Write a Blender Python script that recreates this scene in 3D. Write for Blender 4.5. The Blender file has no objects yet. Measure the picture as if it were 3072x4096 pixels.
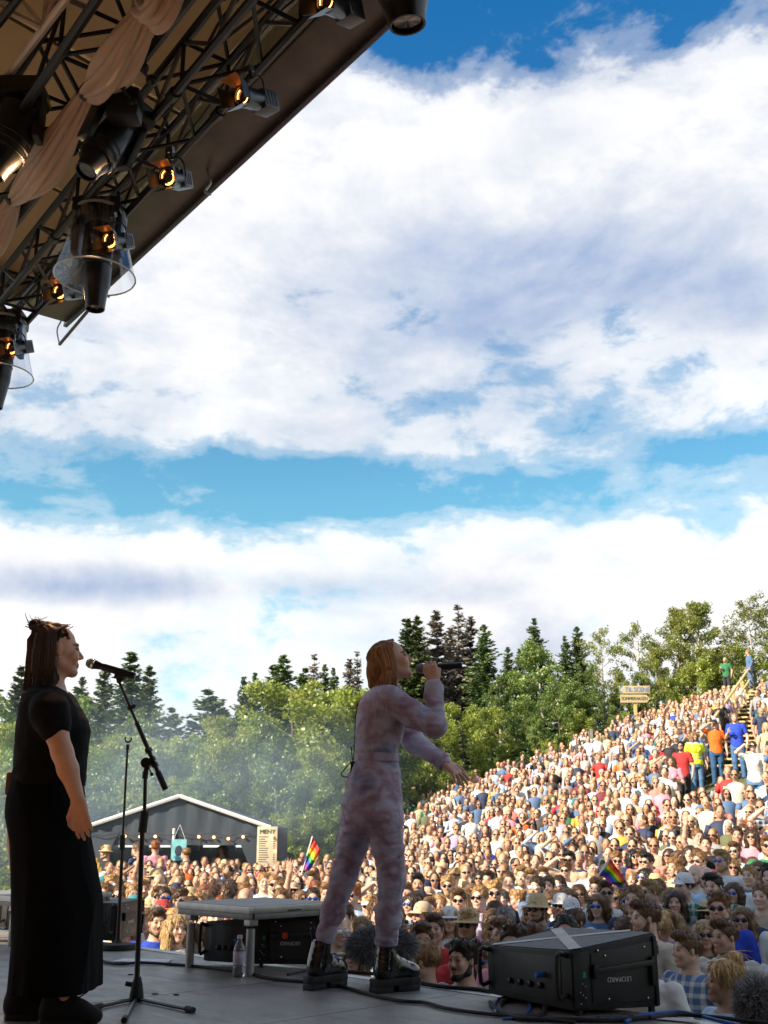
import bpy, bmesh, math, random
import numpy as np
from mathutils import Vector, Matrix, noise as mnoise
random.seed(7); rng = np.random.default_rng(7)
R = math.radians
scene = bpy.context.scene
C = scene.collection

# ------------------------------------------------------------------ camera
F_PX, CX, CY, HORIZON, HC = 4300.0, 1536.0, 2048.0, 3330.0, 0.76
PITCH = math.atan((HORIZON - CY) / F_PX)
cam_d = bpy.data.cameras.new('camera'); cam = bpy.data.objects.new('camera', cam_d); C.objects.link(cam)
cam.location = (0, 0, HC); cam.rotation_euler = (math.pi / 2 + PITCH, 0, 0)
cam_d.sensor_fit = 'VERTICAL'; cam_d.sensor_height = 36.0; cam_d.lens = 36.0 * F_PX / 4096
cam_d.clip_start = 0.05; cam_d.clip_end = 3000
cam_d.dof.use_dof = True; cam_d.dof.focus_distance = 5.8; cam_d.dof.aperture_fstop = 8.0
scene.camera = cam
scene.render.resolution_x, scene.render.resolution_y = 768, 1024

# ------------------------------------------------------------------ light
SUN_AZ_TO = R(60)        # direction the light travels, clockwise from +Y
SUN_EL = R(33)
tx, ty = math.sin(SUN_AZ_TO), math.cos(SUN_AZ_TO)
sun_d = bpy.data.lights.new('sun', 'SUN'); sun_d.energy = 5.0; sun_d.angle = R(0.5); sun_d.color = (1.0, 0.86, 0.66)
sun = bpy.data.objects.new('sun', sun_d); C.objects.link(sun)
sun.rotation_euler = Vector((tx * math.cos(SUN_EL), ty * math.cos(SUN_EL), -math.sin(SUN_EL))).to_track_quat('-Z', 'Y').to_euler()
sun.location = (-40, -30, 40)

world = bpy.data.worlds.new('World'); scene.world = world; world.use_nodes = True
def build_world():
    nt = world.node_tree; nt.nodes.clear(); N = nt.nodes.new; L = nt.links.new
    def math_(op, a, b=None, c=None):
        n = N('ShaderNodeMath'); n.operation = op
        for i, v in enumerate((a, b, c)):
            if v is None: continue
            if isinstance(v, (int, float)): n.inputs[i].default_value = v
            else: L(v, n.inputs[i])
        return n.outputs[0]
    def ramp(fac, stops, interp='LINEAR'):
        n = N('ShaderNodeValToRGB'); n.color_ramp.interpolation = interp
        e = n.color_ramp.elements
        while len(e) < len(stops): e.new(0.5)
        for el, (p, c) in zip(e, stops):
            el.position = p; el.color = (*c, 1) if isinstance(c, tuple) else (c, c, c, 1)
        L(fac, n.inputs[0]); return n.outputs[0]
    sky = N('ShaderNodeTexSky'); sky.sky_type = 'NISHITA'; sky.sun_disc = False
    sky.sun_elevation = SUN_EL; sky.sun_rotation = SUN_AZ_TO + math.pi
    sky.air_density = 1.0; sky.dust_density = 0.4; sky.ozone_density = 2.0
    tc = N('ShaderNodeTexCoord'); sep = N('ShaderNodeSeparateXYZ'); L(tc.outputs['Generated'], sep.inputs[0])
    z = math_('MAXIMUM', sep.outputs[2], 0.045)
    u = math_('DIVIDE', sep.outputs[0], z); v = math_('DIVIDE', sep.outputs[1], z)
    cmb = N('ShaderNodeCombineXYZ'); L(sep.outputs[0], cmb.inputs[0]); L(sep.outputs[1], cmb.inputs[1]); L(math_('MULTIPLY', sep.outputs[2], 1.9), cmb.inputs[2])
    def noise(vec, scale, detail, rough, dist, off=(0, 0, 0)):
        m = N('ShaderNodeMapping'); L(vec, m.inputs[0]); m.inputs['Location'].default_value = off
        n = N('ShaderNodeTexNoise'); n.inputs['Scale'].default_value = scale; n.inputs['Detail'].default_value = detail
        n.inputs['Roughness'].default_value = rough; n.inputs['Distortion'].default_value = dist
        L(m.outputs[0], n.inputs['Vector']); return n.outputs['Fac']
    n1 = noise(cmb.outputs[0], 4.6, 11, 0.60, 0.25, (3.1, 0.4, 0))
    n3 = noise(cmb.outputs[0], 13.0, 8, 0.62, 0.3, (1.0, 7.0, 2.0))
    nw = noise(cmb.outputs[0], 2.6, 4, 0.5, 0.0, (9.0, 2.0, 0))
    t = math_('ADD', sep.outputs[2], math_('MULTIPLY', math_('SUBTRACT', nw, 0.5), 0.13))
    bias = ramp(t, [(0.0, 0.68), (0.25, 0.64), (0.272, 0.46), (0.292, 0.24), (0.318, 0.25), (0.337, 0.44), (0.37, 0.54), (0.455, 0.58),
                    (0.50, 0.70), (0.60, 0.66), (0.625, 0.45), (0.65, 0.18), (0.85, 0.30), (1.0, 0.45)])
    cov = math_('ADD', math_('ADD', math_('MULTIPLY', math_('SUBTRACT', n1, 0.5), 1.25), math_('MULTIPLY', math_('SUBTRACT', n3, 0.5), 0.75)), bias)
    mask = ramp(cov, [(0.22, 0.0), (0.36, 0.30), (0.52, 0.84), (0.70, 1.0)], 'EASE')
    n2 = noise(cmb.outputs[0], 3.6, 8, 0.56, 0.5, (5.3, 1.7, 4.0))
    n4 = noise(cmb.outputs[0], 9.5, 8, 0.6, 0.4, (2.0, 3.0, 8.0))
    thick = math_('ADD', math_('MULTIPLY', n2, 0.75), math_('MULTIPLY', n4, 0.25))
    def blob(cu, cv, ru, rv, amp):
        a = math_('DIVIDE', math_('SUBTRACT', u, cu), ru); b = math_('DIVIDE', math_('SUBTRACT', v, cv), rv)
        d = math_('ADD', math_('MULTIPLY', a, a), math_('MULTIPLY', b, b))
        return math_('MULTIPLY', math_('POWER', 2.718, math_('MULTIPLY', d, -1.0)), amp)
    # darker cloud undersides where the deck is thick
    for args in ((0.26, 1.70, 0.36, 0.24, 0.19), (0.62, 1.95, 0.4, 0.3, 0.14), (-1.35, 4.40, 1.0, 0.45, 0.24), (-0.40, 4.50, 0.5, 0.3, 0.16), (1.0, 3.95, 0.9, 0.2, 0.06), (-0.7, 2.55, 0.4, 0.3, 0.08)):
        thick = math_('ADD', thick, math_('MULTIPLY', blob(*args), math_('MULTIPLY_ADD', math_('SUBTRACT', n1, 0.3), 3.2, 0.3)))
    ccol = ramp(thick, [(0.40, (5.7, 5.65, 5.6)), (0.51, (4.8, 4.85, 5.0)), (0.61, (3.5, 3.8, 4.4)), (0.80, (1.7, 2.3, 3.6))])
    tint = N('ShaderNodeMix'); tint.data_type = 'RGBA'; tint.blend_type = 'MULTIPLY'; tint.inputs[0].default_value = 1.0
    L(sky.outputs[0], tint.inputs[6]); L(ramp(sep.outputs[2], [(0.0, (0.66, 1.0, 1.0)), (0.29, (0.58, 1.0, 0.92)), (0.50, (0.26, 0.72, 0.95)), (0.68, (0.10, 0.66, 0.98))]), tint.inputs[7])
    mix = N('ShaderNodeMix'); mix.data_type = 'RGBA'; L(mask, mix.inputs[0]); L(tint.outputs[2], mix.inputs[6]); L(ccol, mix.inputs[7])
    bg = N('ShaderNodeBackground'); bg.inputs[1].default_value = 0.10; L(mix.outputs[2], bg.inputs[0])
    out = N('ShaderNodeOutputWorld'); L(bg.outputs[0], out.inputs[0])
build_world()
vs = scene.view_settings
vs.view_transform = 'Standard'; vs.look = 'None'; vs.exposure = 1.0; vs.gamma = 1.0; vs.use_curve_mapping = False
scene.cycles.volume_step_rate = 4.0; scene.cycles.max_bounces = 6; scene.cycles.transparent_max_bounces = 12
scene.cycles.volume_bounces = 0; scene.cycles.diffuse_bounces = 3; scene.cycles.glossy_bounces = 2

# ------------------------------------------------------------------ pixel -> place
cp, sp = math.cos(PITCH), math.sin(PITCH)
def ray(px, py):
    a, b = (px - CX) / F_PX, (CY - py) / F_PX
    return Vector((a, cp - b * sp, sp + b * cp))
def at(px, py, Y):
    d = ray(px, py); return Vector((0, 0, HC)) + d * (Y / d.y)
def onz(px, py, z):
    d = ray(px, py); return Vector((0, 0, HC)) + d * ((z - HC) / d.z)
def project(p):
    q = Vector(p) - Vector((0, 0, HC)); dep = q.y * cp + q.z * sp
    return CX + F_PX * q.x / dep, CY - F_PX * (-q.y * sp + q.z * cp) / dep, dep

# ------------------------------------------------------------------ materials
MATS = {}
def pmat(name, base, rough=0.6, metal=0.0, var=0.15, scale=14.0, bump=0.0, bscale=60.0, spec=0.5, emit=None, estr=0.0,
         objcol=False, attr=None, stretch=(1, 1, 1), trans=0.0, pattern=None, sheen=0.0, sss=0.0, coat=0.0, island=0.0):
    if name in MATS: return MATS[name]
    m = bpy.data.materials.new(name); m.use_nodes = True; nt = m.node_tree; N = nt.nodes.new; L = nt.links.new
    b = nt.nodes['Principled BSDF']
    b.inputs['Roughness'].default_value = rough; b.inputs['Metallic'].default_value = metal
    b.inputs['Specular IOR Level'].default_value = spec
    if coat: b.inputs['Coat Weight'].default_value = coat; b.inputs['Coat Roughness'].default_value = 0.08
    if sss: b.inputs['Subsurface Weight'].default_value = sss; b.inputs['Subsurface Radius'].default_value = (0.012, 0.005, 0.003); b.inputs['Subsurface Scale'].default_value = 1.0
    tc = N('ShaderNodeTexCoord'); mp = N('ShaderNodeMapping'); L(tc.outputs['Object'], mp.inputs[0]); mp.inputs['Scale'].default_value = stretch
    nz = N('ShaderNodeTexNoise'); nz.inputs['Scale'].default_value = scale; nz.inputs['Detail'].default_value = 5; L(mp.outputs[0], nz.inputs['Vector'])
    rg = N('ShaderNodeMapRange'); L(nz.outputs['Fac'], rg.inputs['Value']); rg.inputs['From Min'].default_value = 0.25; rg.inputs['From Max'].default_value = 0.75
    rg.inputs['To Min'].default_value = 1 - var; rg.inputs['To Max'].default_value = 1 + var
    mx = N('ShaderNodeMix'); mx.data_type = 'RGBA'; mx.blend_type = 'MULTIPLY'; mx.inputs[0].default_value = 1.0
    L(rg.outputs[0], mx.inputs[7])
    src = None
    if objcol:
        oi = N('ShaderNodeObjectInfo'); src = oi.outputs['Color']
    if attr:
        at_ = N('ShaderNodeAttribute'); at_.attribute_name = attr
        if src is None: src = at_.outputs['Color']
        else:
            m2 = N('ShaderNodeMix'); m2.data_type = 'RGBA'; m2.blend_type = 'MULTIPLY'; m2.inputs[0].default_value = 1.0
            L(src, m2.inputs[6]); L(at_.outputs['Color'], m2.inputs[7]); src = m2.outputs[2]
    if pattern and src is not None:
        pc = N('ShaderNodeMix'); pc.data_type = 'RGBA'
        s2 = N('ShaderNodeSeparateXYZ'); L(tc.outputs['Object'], s2.inputs[0])
        def wave(sock, freq, thr):
            a = N('ShaderNodeMath'); a.operation = 'MULTIPLY'; L(sock, a.inputs[0]); a.inputs[1].default_value = freq
            f = N('ShaderNodeMath'); f.operation = 'FRACT'; L(a.outputs[0], f.inputs[0])
            g = N('ShaderNodeMath'); g.operation = 'GREATER_THAN'; L(f.outputs[0], g.inputs[0]); g.inputs[1].default_value = thr
            return g.outputs[0]
        if pattern == 'stripe': fac = wave(s2.outputs[2], 16.0, 0.5)
        else:
            w1 = wave(s2.outputs[2], 14.0, 0.6); w2 = wave(s2.outputs[0], 14.0, 0.6)
            a = N('ShaderNodeMath'); a.operation = 'ADD'; L(w1, a.inputs[0]); L(w2, a.inputs[1])
            h = N('ShaderNodeMath'); h.operation = 'MULTIPLY'; L(a.outputs[0], h.inputs[0]); h.inputs[1].default_value = 0.4; fac = h.outputs[0]
        L(fac, pc.inputs[0]); L(src, pc.inputs[6]); pc.inputs[7].default_value = (0.72, 0.72, 0.72, 1); src = pc.outputs[2]
    if src is None: mx.inputs[6].default_value = (*base, 1)
    else: L(src, mx.inputs[6])
    if island:
        g_ = N('ShaderNodeNewGeometry'); r_ = N('ShaderNodeMapRange'); L(g_.outputs['Random Per Island'], r_.inputs[0]); r_.inputs[3].default_value = 1 - island; r_.inputs[4].default_value = 1 + island
        m3 = N('ShaderNodeMix'); m3.data_type = 'RGBA'; m3.blend_type = 'MULTIPLY'; m3.inputs[0].default_value = 1.0; L(mx.outputs[2], m3.inputs[6]); L(r_.outputs[0], m3.inputs[7]); L(m3.outputs[2], b.inputs['Base Color'])
    else: L(mx.outputs[2], b.inputs['Base Color'])
    if emit:
        b.inputs['Emission Color'].default_value = (*emit, 1); b.inputs['Emission Strength'].default_value = estr
    if bump:
        n2 = N('ShaderNodeTexNoise'); n2.inputs['Scale'].default_value = bscale; n2.inputs['Detail'].default_value = 4; L(mp.outputs[0], n2.inputs['Vector'])
        bp = N('ShaderNodeBump'); bp.inputs['Strength'].default_value = bump; bp.inputs['Distance'].default_value = 0.02
        L(n2.outputs['Fac'], bp.inputs['Height']); L(bp.outputs[0], b.inputs['Normal'])
    if trans:
        b.inputs['Transmission Weight'].default_value = trans
    MATS[name] = m; return m

def leaf_mat(name, c1, c2, transl=0.35):
    if name in MATS: return MATS[name]
    m = bpy.data.materials.new(name); m.use_nodes = True; nt = m.node_tree; N = nt.nodes.new; L = nt.links.new
    nt.nodes.clear()
    g = N('ShaderNodeNewGeometry'); ob = N('ShaderNodeObjectInfo')
    cr = N('ShaderNodeValToRGB'); cr.color_ramp.elements[0].color = (*c1, 1); cr.color_ramp.elements[1].color = (*c2, 1)
    L(g.outputs['Random Per Island'], cr.inputs[0])
    hs = N('ShaderNodeHueSaturation'); L(cr.outputs[0], hs.inputs['Color'])
    mr = N('ShaderNodeMapRange'); L(ob.outputs['Random'], mr.inputs[0]); mr.inputs[3].default_value = 0.75; mr.inputs[4].default_value = 1.25; L(mr.outputs[0], hs.inputs['Value'])
    d = N('ShaderNodeBsdfDiffuse'); L(hs.outputs[0], d.inputs[0])
    t = N('ShaderNodeBsdfTranslucent'); L(hs.outputs[0], t.inputs[0])
    gl = N('ShaderNodeBsdfGlossy'); gl.inputs['Roughness'].default_value = 0.45; gl.inputs[0].default_value = (0.8, 0.85, 0.8, 1)
    mx = N('ShaderNodeMixShader'); mx.inputs[0].default_value = transl; L(d.outputs[0], mx.inputs[1]); L(t.outputs[0], mx.inputs[2])
    mg = N('ShaderNodeMixShader'); mg.inputs[0].default_value = 0.06; L(mx.outputs[0], mg.inputs[1]); L(gl.outputs[0], mg.inputs[2])
    o = N('ShaderNodeOutputMaterial'); L(mg.outputs[0], o.inputs[0]); MATS[name] = m; return m

# ------------------------------------------------------------------ objects
def link(name, me, mat=None, parent=None, smooth=False):
    o = bpy.data.objects.new(name, me); C.objects.link(o)
    if mat is not None and len(me.materials) == 0: me.materials.append(mat)
    if parent is not None: o.parent = parent
    if smooth: me.shade_smooth()
    return o
def tag(o, label, cat, group=None, kind=None):
    if label: o['label'] = label
    if cat: o['category'] = cat
    if group: o['group'] = group
    if kind: o['kind'] = kind
    return o
def thing(name, label, cat, loc=(0, 0, 0), rotz=0, group=None):
    o = bpy.data.objects.new(name, None); C.objects.link(o); o.empty_display_size = 0.1
    o.location = loc; o.rotation_euler = (0, 0, rotz); return tag(o, label, cat, group)
def copy_tree(o, parent=None):
    c = o.copy(); C.objects.link(c); c.parent = parent
    for ch in o.children: copy_tree(ch, c)
    return c
def struct(o): o['kind'] = 'structure'; return o

class MB:
    """collects verts and faces, then becomes one mesh"""
    def __init__(s): s.v = []; s.f = []
    def add(s, vs, fs):
        n = len(s.v); s.v += [tuple(p) for p in vs]; s.f += [tuple(i + n for i in f) for f in fs]; return s
    def box(s, lo, hi, M=None):
        (a, b, c), (d, e, f) = lo, hi
        vs = [Vector(p) for p in ((a, b, c), (d, b, c), (d, e, c), (a, e, c), (a, b, f), (d, b, f), (d, e, f), (a, e, f))]
        if M is not None: vs = [M @ p for p in vs]
        return s.add(vs, [(0, 3, 2, 1), (4, 5, 6, 7), (0, 1, 5, 4), (1, 2, 6, 5), (2, 3, 7, 6), (3, 0, 4, 7)])
    def prism(s, pts, M):
        """pts: 2D outline, extruded along local z by 0..1 of M's scale"""
        n = len(pts)
        vs = [M @ Vector((x, y, 0)) for x, y in pts] + [M @ Vector((x, y, 1)) for x, y in pts]
        return s.add(vs, [tuple(range(n - 1, -1, -1)), tuple(range(n, 2 * n))] + [(i, (i + 1) % n, n + (i + 1) % n, n + i) for i in range(n)])
    def tube(s, pts, r, n=8, cap=True):
        pts = [Vector(p) for p in pts]; rs = r if isinstance(r, (list, tuple)) else [r] * len(pts)
        vs = []; t0 = (pts[1] - pts[0]).normalized()
        x = t0.orthogonal().normalized()
        for i, p in enumerate(pts):
            t = (pts[min(i + 1, len(pts) - 1)] - pts[max(i - 1, 0)])
            t = t.normalized() if t.length > 1e-9 else t0
            x = (x - t * x.dot(t)); x = x.normalized() if x.length > 1e-6 else t.orthogonal().normalized()
            y = t.cross(x)
            for k in range(n):
                a = 2 * math.pi * k / n; vs.append(p + (x * math.cos(a) + y * math.sin(a)) * rs[i])
        fs = [(i * n + k, i * n + (k + 1) % n, (i + 1) * n + (k + 1) % n, (i + 1) * n + k) for i in range(len(pts) - 1) for k in range(n)]
        if cap: fs += [tuple(range(n - 1, -1, -1)), tuple(range((len(pts) - 1) * n, len(pts) * n))]
        return s.add(vs, fs)
    def lathe(s, prof, M=None, n=20, cap=True):
        M = M or Matrix.Identity(4); m = len(prof)
        vs = [M @ Vector((r * math.cos(2 * math.pi * k / n), r * math.sin(2 * math.pi * k / n), z)) for r, z in prof for k in range(n)]
        fs = [(i * n + k, i * n + (k + 1) % n, (i + 1) * n + (k + 1) % n, (i + 1) * n + k) for i in range(m - 1) for k in range(n)]
        if cap: fs += [tuple(range(n - 1, -1, -1)), tuple(range((m - 1) * n, m * n))]
        return s.add(vs, fs)
    def ball(s, c, r, n=10, m=6):
        c = Vector(c); r = Vector(r) if not isinstance(r, (int, float)) else Vector((r, r, r))
        vs = [c + Vector((0, 0, r.z))]
        for i in range(1, m):
            a = math.pi * i / m
            vs += [c + Vector((r.x * math.sin(a) * math.cos(2 * math.pi * k / n), r.y * math.sin(a) * math.sin(2 * math.pi * k / n), r.z * math.cos(a))) for k in range(n)]
        vs.append(c - Vector((0, 0, r.z)))
        fs = [(0, 1 + k, 1 + (k + 1) % n) for k in range(n)]
        for i in range(m - 2): fs += [(1 + i * n + k, 1 + (i + 1) * n + k, 1 + (i + 1) * n + (k + 1) % n, 1 + i * n + (k + 1) % n) for k in range(n)]
        b = 1 + (m - 2) * n; fs += [(len(vs) - 1, b + (k + 1) % n, b + k) for k in range(n)]
        return s.add(vs, fs)
    def mesh(s, name):
        me = bpy.data.meshes.new(name); me.from_pydata(s.v, [], s.f); me.update(); return me
    def build(s, name, mat, parent=None, smooth=False, bevel=0.0):
        o = link(name, s.mesh(name), mat, parent)
        if bevel:
            bm = bmesh.new(); bm.from_mesh(o.data)
            bmesh.ops.bevel(bm, geom=[e for e in bm.edges], offset=bevel, segments=2, affect='EDGES', profile=0.6, clamp_overlap=True)
            bm.to_mesh(o.data); bm.free()
        if smooth or bevel: smooth_by_angle(o.data)
        return o
def smooth_by_angle(me, ang=40):
    me.shade_smooth()
    bm = bmesh.new(); bm.from_mesh(me); c = R(ang)
    for e in bm.edges:
        if len(e.link_faces) == 2 and e.calc_face_angle(0) > c: e.smooth = False
    bm.to_mesh(me); bm.free()
def frame(o, xdir, up=Vector((0, 0, 1))):
    """matrix with local x along xdir, z near up, origin o"""
    x = Vector(xdir).normalized(); y = Vector(up).cross(x).normalized(); z = x.cross(y)
    M = Matrix((x, y, z)).transposed().to_4x4(); M.translation = Vector(o); return M
def zframe(o, zdir, hint=Vector((0, 1, 0))):
    z = Vector(zdir).normalized(); x = hint.cross(z)
    x = x.normalized() if x.length > 1e-5 else z.orthogonal().normalized()
    y = z.cross(x); M = Matrix((x, y, z)).transposed().to_4x4(); M.translation = Vector(o); return M
def text_mesh(s, size, depth, name):
    cu = bpy.data.curves.new(name, 'FONT'); cu.body = s; cu.size = size; cu.extrude = depth; cu.align_x = 'CENTER'; cu.align_y = 'CENTER'
    o = bpy.data.objects.new(name, cu); C.objects.link(o); bpy.context.view_layer.update()
    me = bpy.data.meshes.new_from_object(o.evaluated_get(bpy.context.evaluated_depsgraph_get()))
    bpy.data.objects.remove(o); return me
def curve_pts(pts, n=8):
    """Catmull-Rom through pts"""
    P = [Vector(p) for p in pts]; P = [P[0] * 2 - P[1]] + P + [P[-1] * 2 - P[-2]]; out = []
    for i in range(1, len(P) - 2):
        for k in range(n):
            t = k / n; a, b, c, d = P[i - 1:i + 3]
            out.append(0.5 * ((2 * b) + (c - a) * t + (2 * a - 5 * b + 4 * c - d) * t * t + (3 * b - a - 3 * c + d) * t ** 3))
    out.append(P[-2]); return out

# ------------------------------------------------------------------ sculpting with distance fields
class Sculpt:
    def __init__(s, lo, hi, vox):
        s.lo = np.array(lo, float); s.v = vox; s.n = np.ceil((np.array(hi) - s.lo) / vox).astype(int) + 1
        s.D = np.full(tuple(s.n), 0.3, np.float32)
    def sub(s, lo, hi):
        a = np.clip(np.floor((np.array(lo) - s.lo) / s.v).astype(int), 0, s.n); b = np.clip(np.ceil((np.array(hi) - s.lo) / s.v).astype(int) + 1, 0, s.n)
        sl = tuple(slice(i, j) for i, j in zip(a, b))
        ax = [(np.arange(i, j) * s.v + o).astype(np.float32) for i, j, o in zip(a, b, s.lo)]
        return sl, ax[0][:, None, None], ax[1][None, :, None], ax[2][None, None, :]
    def blend(s, sl, d, k, neg=False):
        D = s.D[sl]
        if D.size == 0: return
        if neg: h = np.clip(0.5 - 0.5 * (D + d) / k, 0, 1); s.D[sl] = D * (1 - h) + (-d) * h + k * h * (1 - h)
        else: h = np.clip(0.5 + 0.5 * (D - d) / k, 0, 1); s.D[sl] = D * (1 - h) + d * h - k * h * (1 - h)
    def cone(s, a, b, ra, rb, k=0.02, neg=False):
        a, b = np.array(a, float), np.array(b, float); m = max(ra, rb) + k + 3 * s.v
        sl, x, y, z = s.sub(np.minimum(a, b) - m, np.maximum(a, b) + m); ba = b - a; L = max(float(ba @ ba), 1e-9)
        px, py, pz = x - a[0], y - a[1], z - a[2]
        t = np.clip((px * ba[0] + py * ba[1] + pz * ba[2]) / L, 0, 1)
        d = np.sqrt((px - t * ba[0]) ** 2 + (py - t * ba[1]) ** 2 + (pz - t * ba[2]) ** 2) - (ra + (rb - ra) * t)
        s.blend(sl, d, k, neg); return s
    def chain(s, pts, rs, k=0.02):
        for i in range(len(pts) - 1): s.cone(pts[i], pts[i + 1], rs[i], rs[i + 1], k)
        return s
    def ell(s, c, r, k=0.02, neg=False, Rm=None):
        c = np.array(c, float); r = np.array(r, float); m = r.max() + k + 3 * s.v
        sl, x, y, z = s.sub(c - m, c + m); px, py, pz = x - c[0], y - c[1], z - c[2]
        if Rm is not None:
            q = np.array(Rm.to_3x3()).T
            px, py, pz = (q[i][0] * px + q[i][1] * py + q[i][2] * pz for i in range(3))
        k0 = np.sqrt((px / r[0]) ** 2 + (py / r[1]) ** 2 + (pz / r[2]) ** 2); k1 = np.sqrt((px / r[0] ** 2) ** 2 + (py / r[1] ** 2) ** 2 + (pz / r[2] ** 2) ** 2) + 1e-6
        s.blend(sl, k0 * (k0 - 1) / k1, k, neg); return s
    def loft(s, secs, ang=0.0, k=0.02, wob=None):
        """secs: (z, cx, cy, ru, rv) rising in z; u axis turned by ang about z"""
        S = np.array(sorted(secs), float); m = max(S[:, 3].max(), S[:, 4].max()) + k + 4 * s.v
        lo = [S[:, 1].min() - m, S[:, 2].min() - m, S[0, 0] - k - 3 * s.v]; hi = [S[:, 1].max() + m, S[:, 2].max() + m, S[-1, 0] + k + 3 * s.v]
        sl, x, y, z = s.sub(lo, hi); zz = z.ravel()
        if zz.size == 0: return s
        def sm(col):   # smooth interpolation
            return np.interp(zz, S[:, 0], S[:, col])[None, None, :].astype(np.float32)
        cx, cy, ru, rv = sm(1), sm(2), sm(3), sm(4); ca, sa = math.cos(ang), math.sin(ang)
        dx, dy = x - cx, y - cy; u = dx * ca + dy * sa; v = -dx * sa + dy * ca
        if wob is not None:
            th = np.arctan2(v / rv, u / ru); ru = ru * (1 + wob(th, z)); rv = rv * (1 + wob(th, z))
        k0 = np.sqrt((u / ru) ** 2 + (v / rv) ** 2); k1 = np.sqrt((u / ru ** 2) ** 2 + (v / rv ** 2) ** 2) + 1e-5
        d = k0 * (k0 - 1) / k1; d = np.maximum(d, np.minimum(ru, rv) * (k0 - 1) * 0.5)
        d = np.maximum(d, np.maximum(S[0, 0] - z, z - S[-1, 0])); s.blend(sl, d.astype(np.float32), k); return s
    def cut(s, p, nrm):
        """keep the side opposite nrm"""
        p = np.array(p, float); nrm = np.array(nrm, float); nrm /= np.linalg.norm(nrm)
        sl, x, y, z = s.sub(s.lo, s.lo + s.n * s.v)
        s.D = np.maximum(s.D, ((x - p[0]) * nrm[0] + (y - p[1]) * nrm[1] + (z - p[2]) * nrm[2]).astype(np.float32)); return s
    def polys(s):
        D = s.D; D[0] = D[-1] = 0.3; D[:, 0] = D[:, -1] = 0.3; D[:, :, 0] = D[:, :, -1] = 0.3
        ins = D < 0
        c = np.zeros(tuple(s.n - 1), np.int8)
        for i in (0, 1):
            for j in (0, 1):
                for k in (0, 1): c += ins[i:s.n[0] - 1 + i, j:s.n[1] - 1 + j, k:s.n[2] - 1 + k]
        act = np.argwhere((c > 0) & (c < 8)); idx = np.full(c.shape, -1, np.int64); idx[tuple(act.T)] = np.arange(len(act))
        acc = np.zeros((len(act), 3)); cnt = np.zeros(len(act))
        corner = [(i, j, k) for i in (0, 1) for j in (0, 1) for k in (0, 1)]
        val = {q: D[tuple((act + q).T)] for q in corner}
        for q in corner:
            for axx in range(3):
                if q[axx]: continue
                w = list(q); w[axx] = 1; w = tuple(w); a, b = val[q], val[w]; m = (a < 0) != (b < 0)
                t = np.where(m, a / np.where(m, a - b, 1), 0); pt_ = np.tile(np.array(q, float), (len(act), 1)); pt_[:, axx] = t
                acc += pt_ * m[:, None]; cnt += m
        V = (act + acc / np.maximum(cnt, 1)[:, None]) * s.v + s.lo
        Fs = []
        for axx in range(3):
            a1, a2 = (axx + 1) % 3, (axx + 2) % 3
            s0 = [slice(None)] * 3; s1 = [slice(None)] * 3; s0[axx] = slice(0, -1); s1[axx] = slice(1, None)
            A, B = ins[tuple(s0)], ins[tuple(s1)]
            e = np.argwhere(A != B); e = e[(e[:, a1] > 0) & (e[:, a2] > 0) & (e[:, a1] < s.n[a1] - 1) & (e[:, a2] < s.n[a2] - 1)]
            flip = ~A[tuple(e.T)]; o1 = np.zeros(3, int); o1[a1] = 1; o2 = np.zeros(3, int); o2[a2] = 1
            q = np.stack([idx[tuple((e - o1 - o2).T)], idx[tuple((e - o2).T)], idx[tuple(e.T)], idx[tuple((e - o1).T)]], 1)
            q[flip] = q[flip][:, ::-1]; Fs.append(q)
        return V, np.concatenate(Fs)
    def mesh(s, name, wrinkle=0.0, wscale=8.0, wst=(1, 1, 1), relax=1):
        V, Q = s.polys()
        for _ in range(relax):   # gentle fairing
            acc = np.zeros_like(V); cn = np.zeros(len(V))
            for a, b in ((0, 1), (1, 2), (2, 3), (3, 0)):
                np.add.at(acc, Q[:, a], V[Q[:, b]]); np.add.at(acc, Q[:, b], V[Q[:, a]]); np.add.at(cn, Q[:, a], 1); np.add.at(cn, Q[:, b], 1)
            V = V * 0.5 + 0.5 * acc / np.maximum(cn, 1)[:, None]
        me = bpy.data.meshes.new(name)
        me.vertices.add(len(V)); me.vertices.foreach_set('co', V.astype(np.float32).ravel())
        me.loops.add(Q.size); me.loops.foreach_set('vertex_index', Q.astype(np.int32).ravel())
        me.polygons.add(len(Q)); me.polygons.foreach_set('loop_start', np.arange(0, Q.size, 4, dtype=np.int32))
        me.update(calc_edges=True); me.validate(); me.shade_smooth()
        if wrinkle:
            nr = np.empty(len(me.vertices) * 3, np.float32); me.vertex_normals.foreach_get('vector', nr); nr = nr.reshape(-1, 3)
            co = np.empty(len(me.vertices) * 3, np.float32); me.vertices.foreach_get('co', co); co = co.reshape(-1, 3)
            sc = np.array(wst) * wscale
            h = np.array([mnoise.noise(Vector(p)) + 0.5 * mnoise.noise(Vector(p * 2.1 + 5)) for p in co * sc])
            h = 1 - np.abs(h) * 2.2
            co += nr * (h * wrinkle)[:, None]; me.vertices.foreach_set('co', co.ravel()); me.update()
        return me

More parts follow.
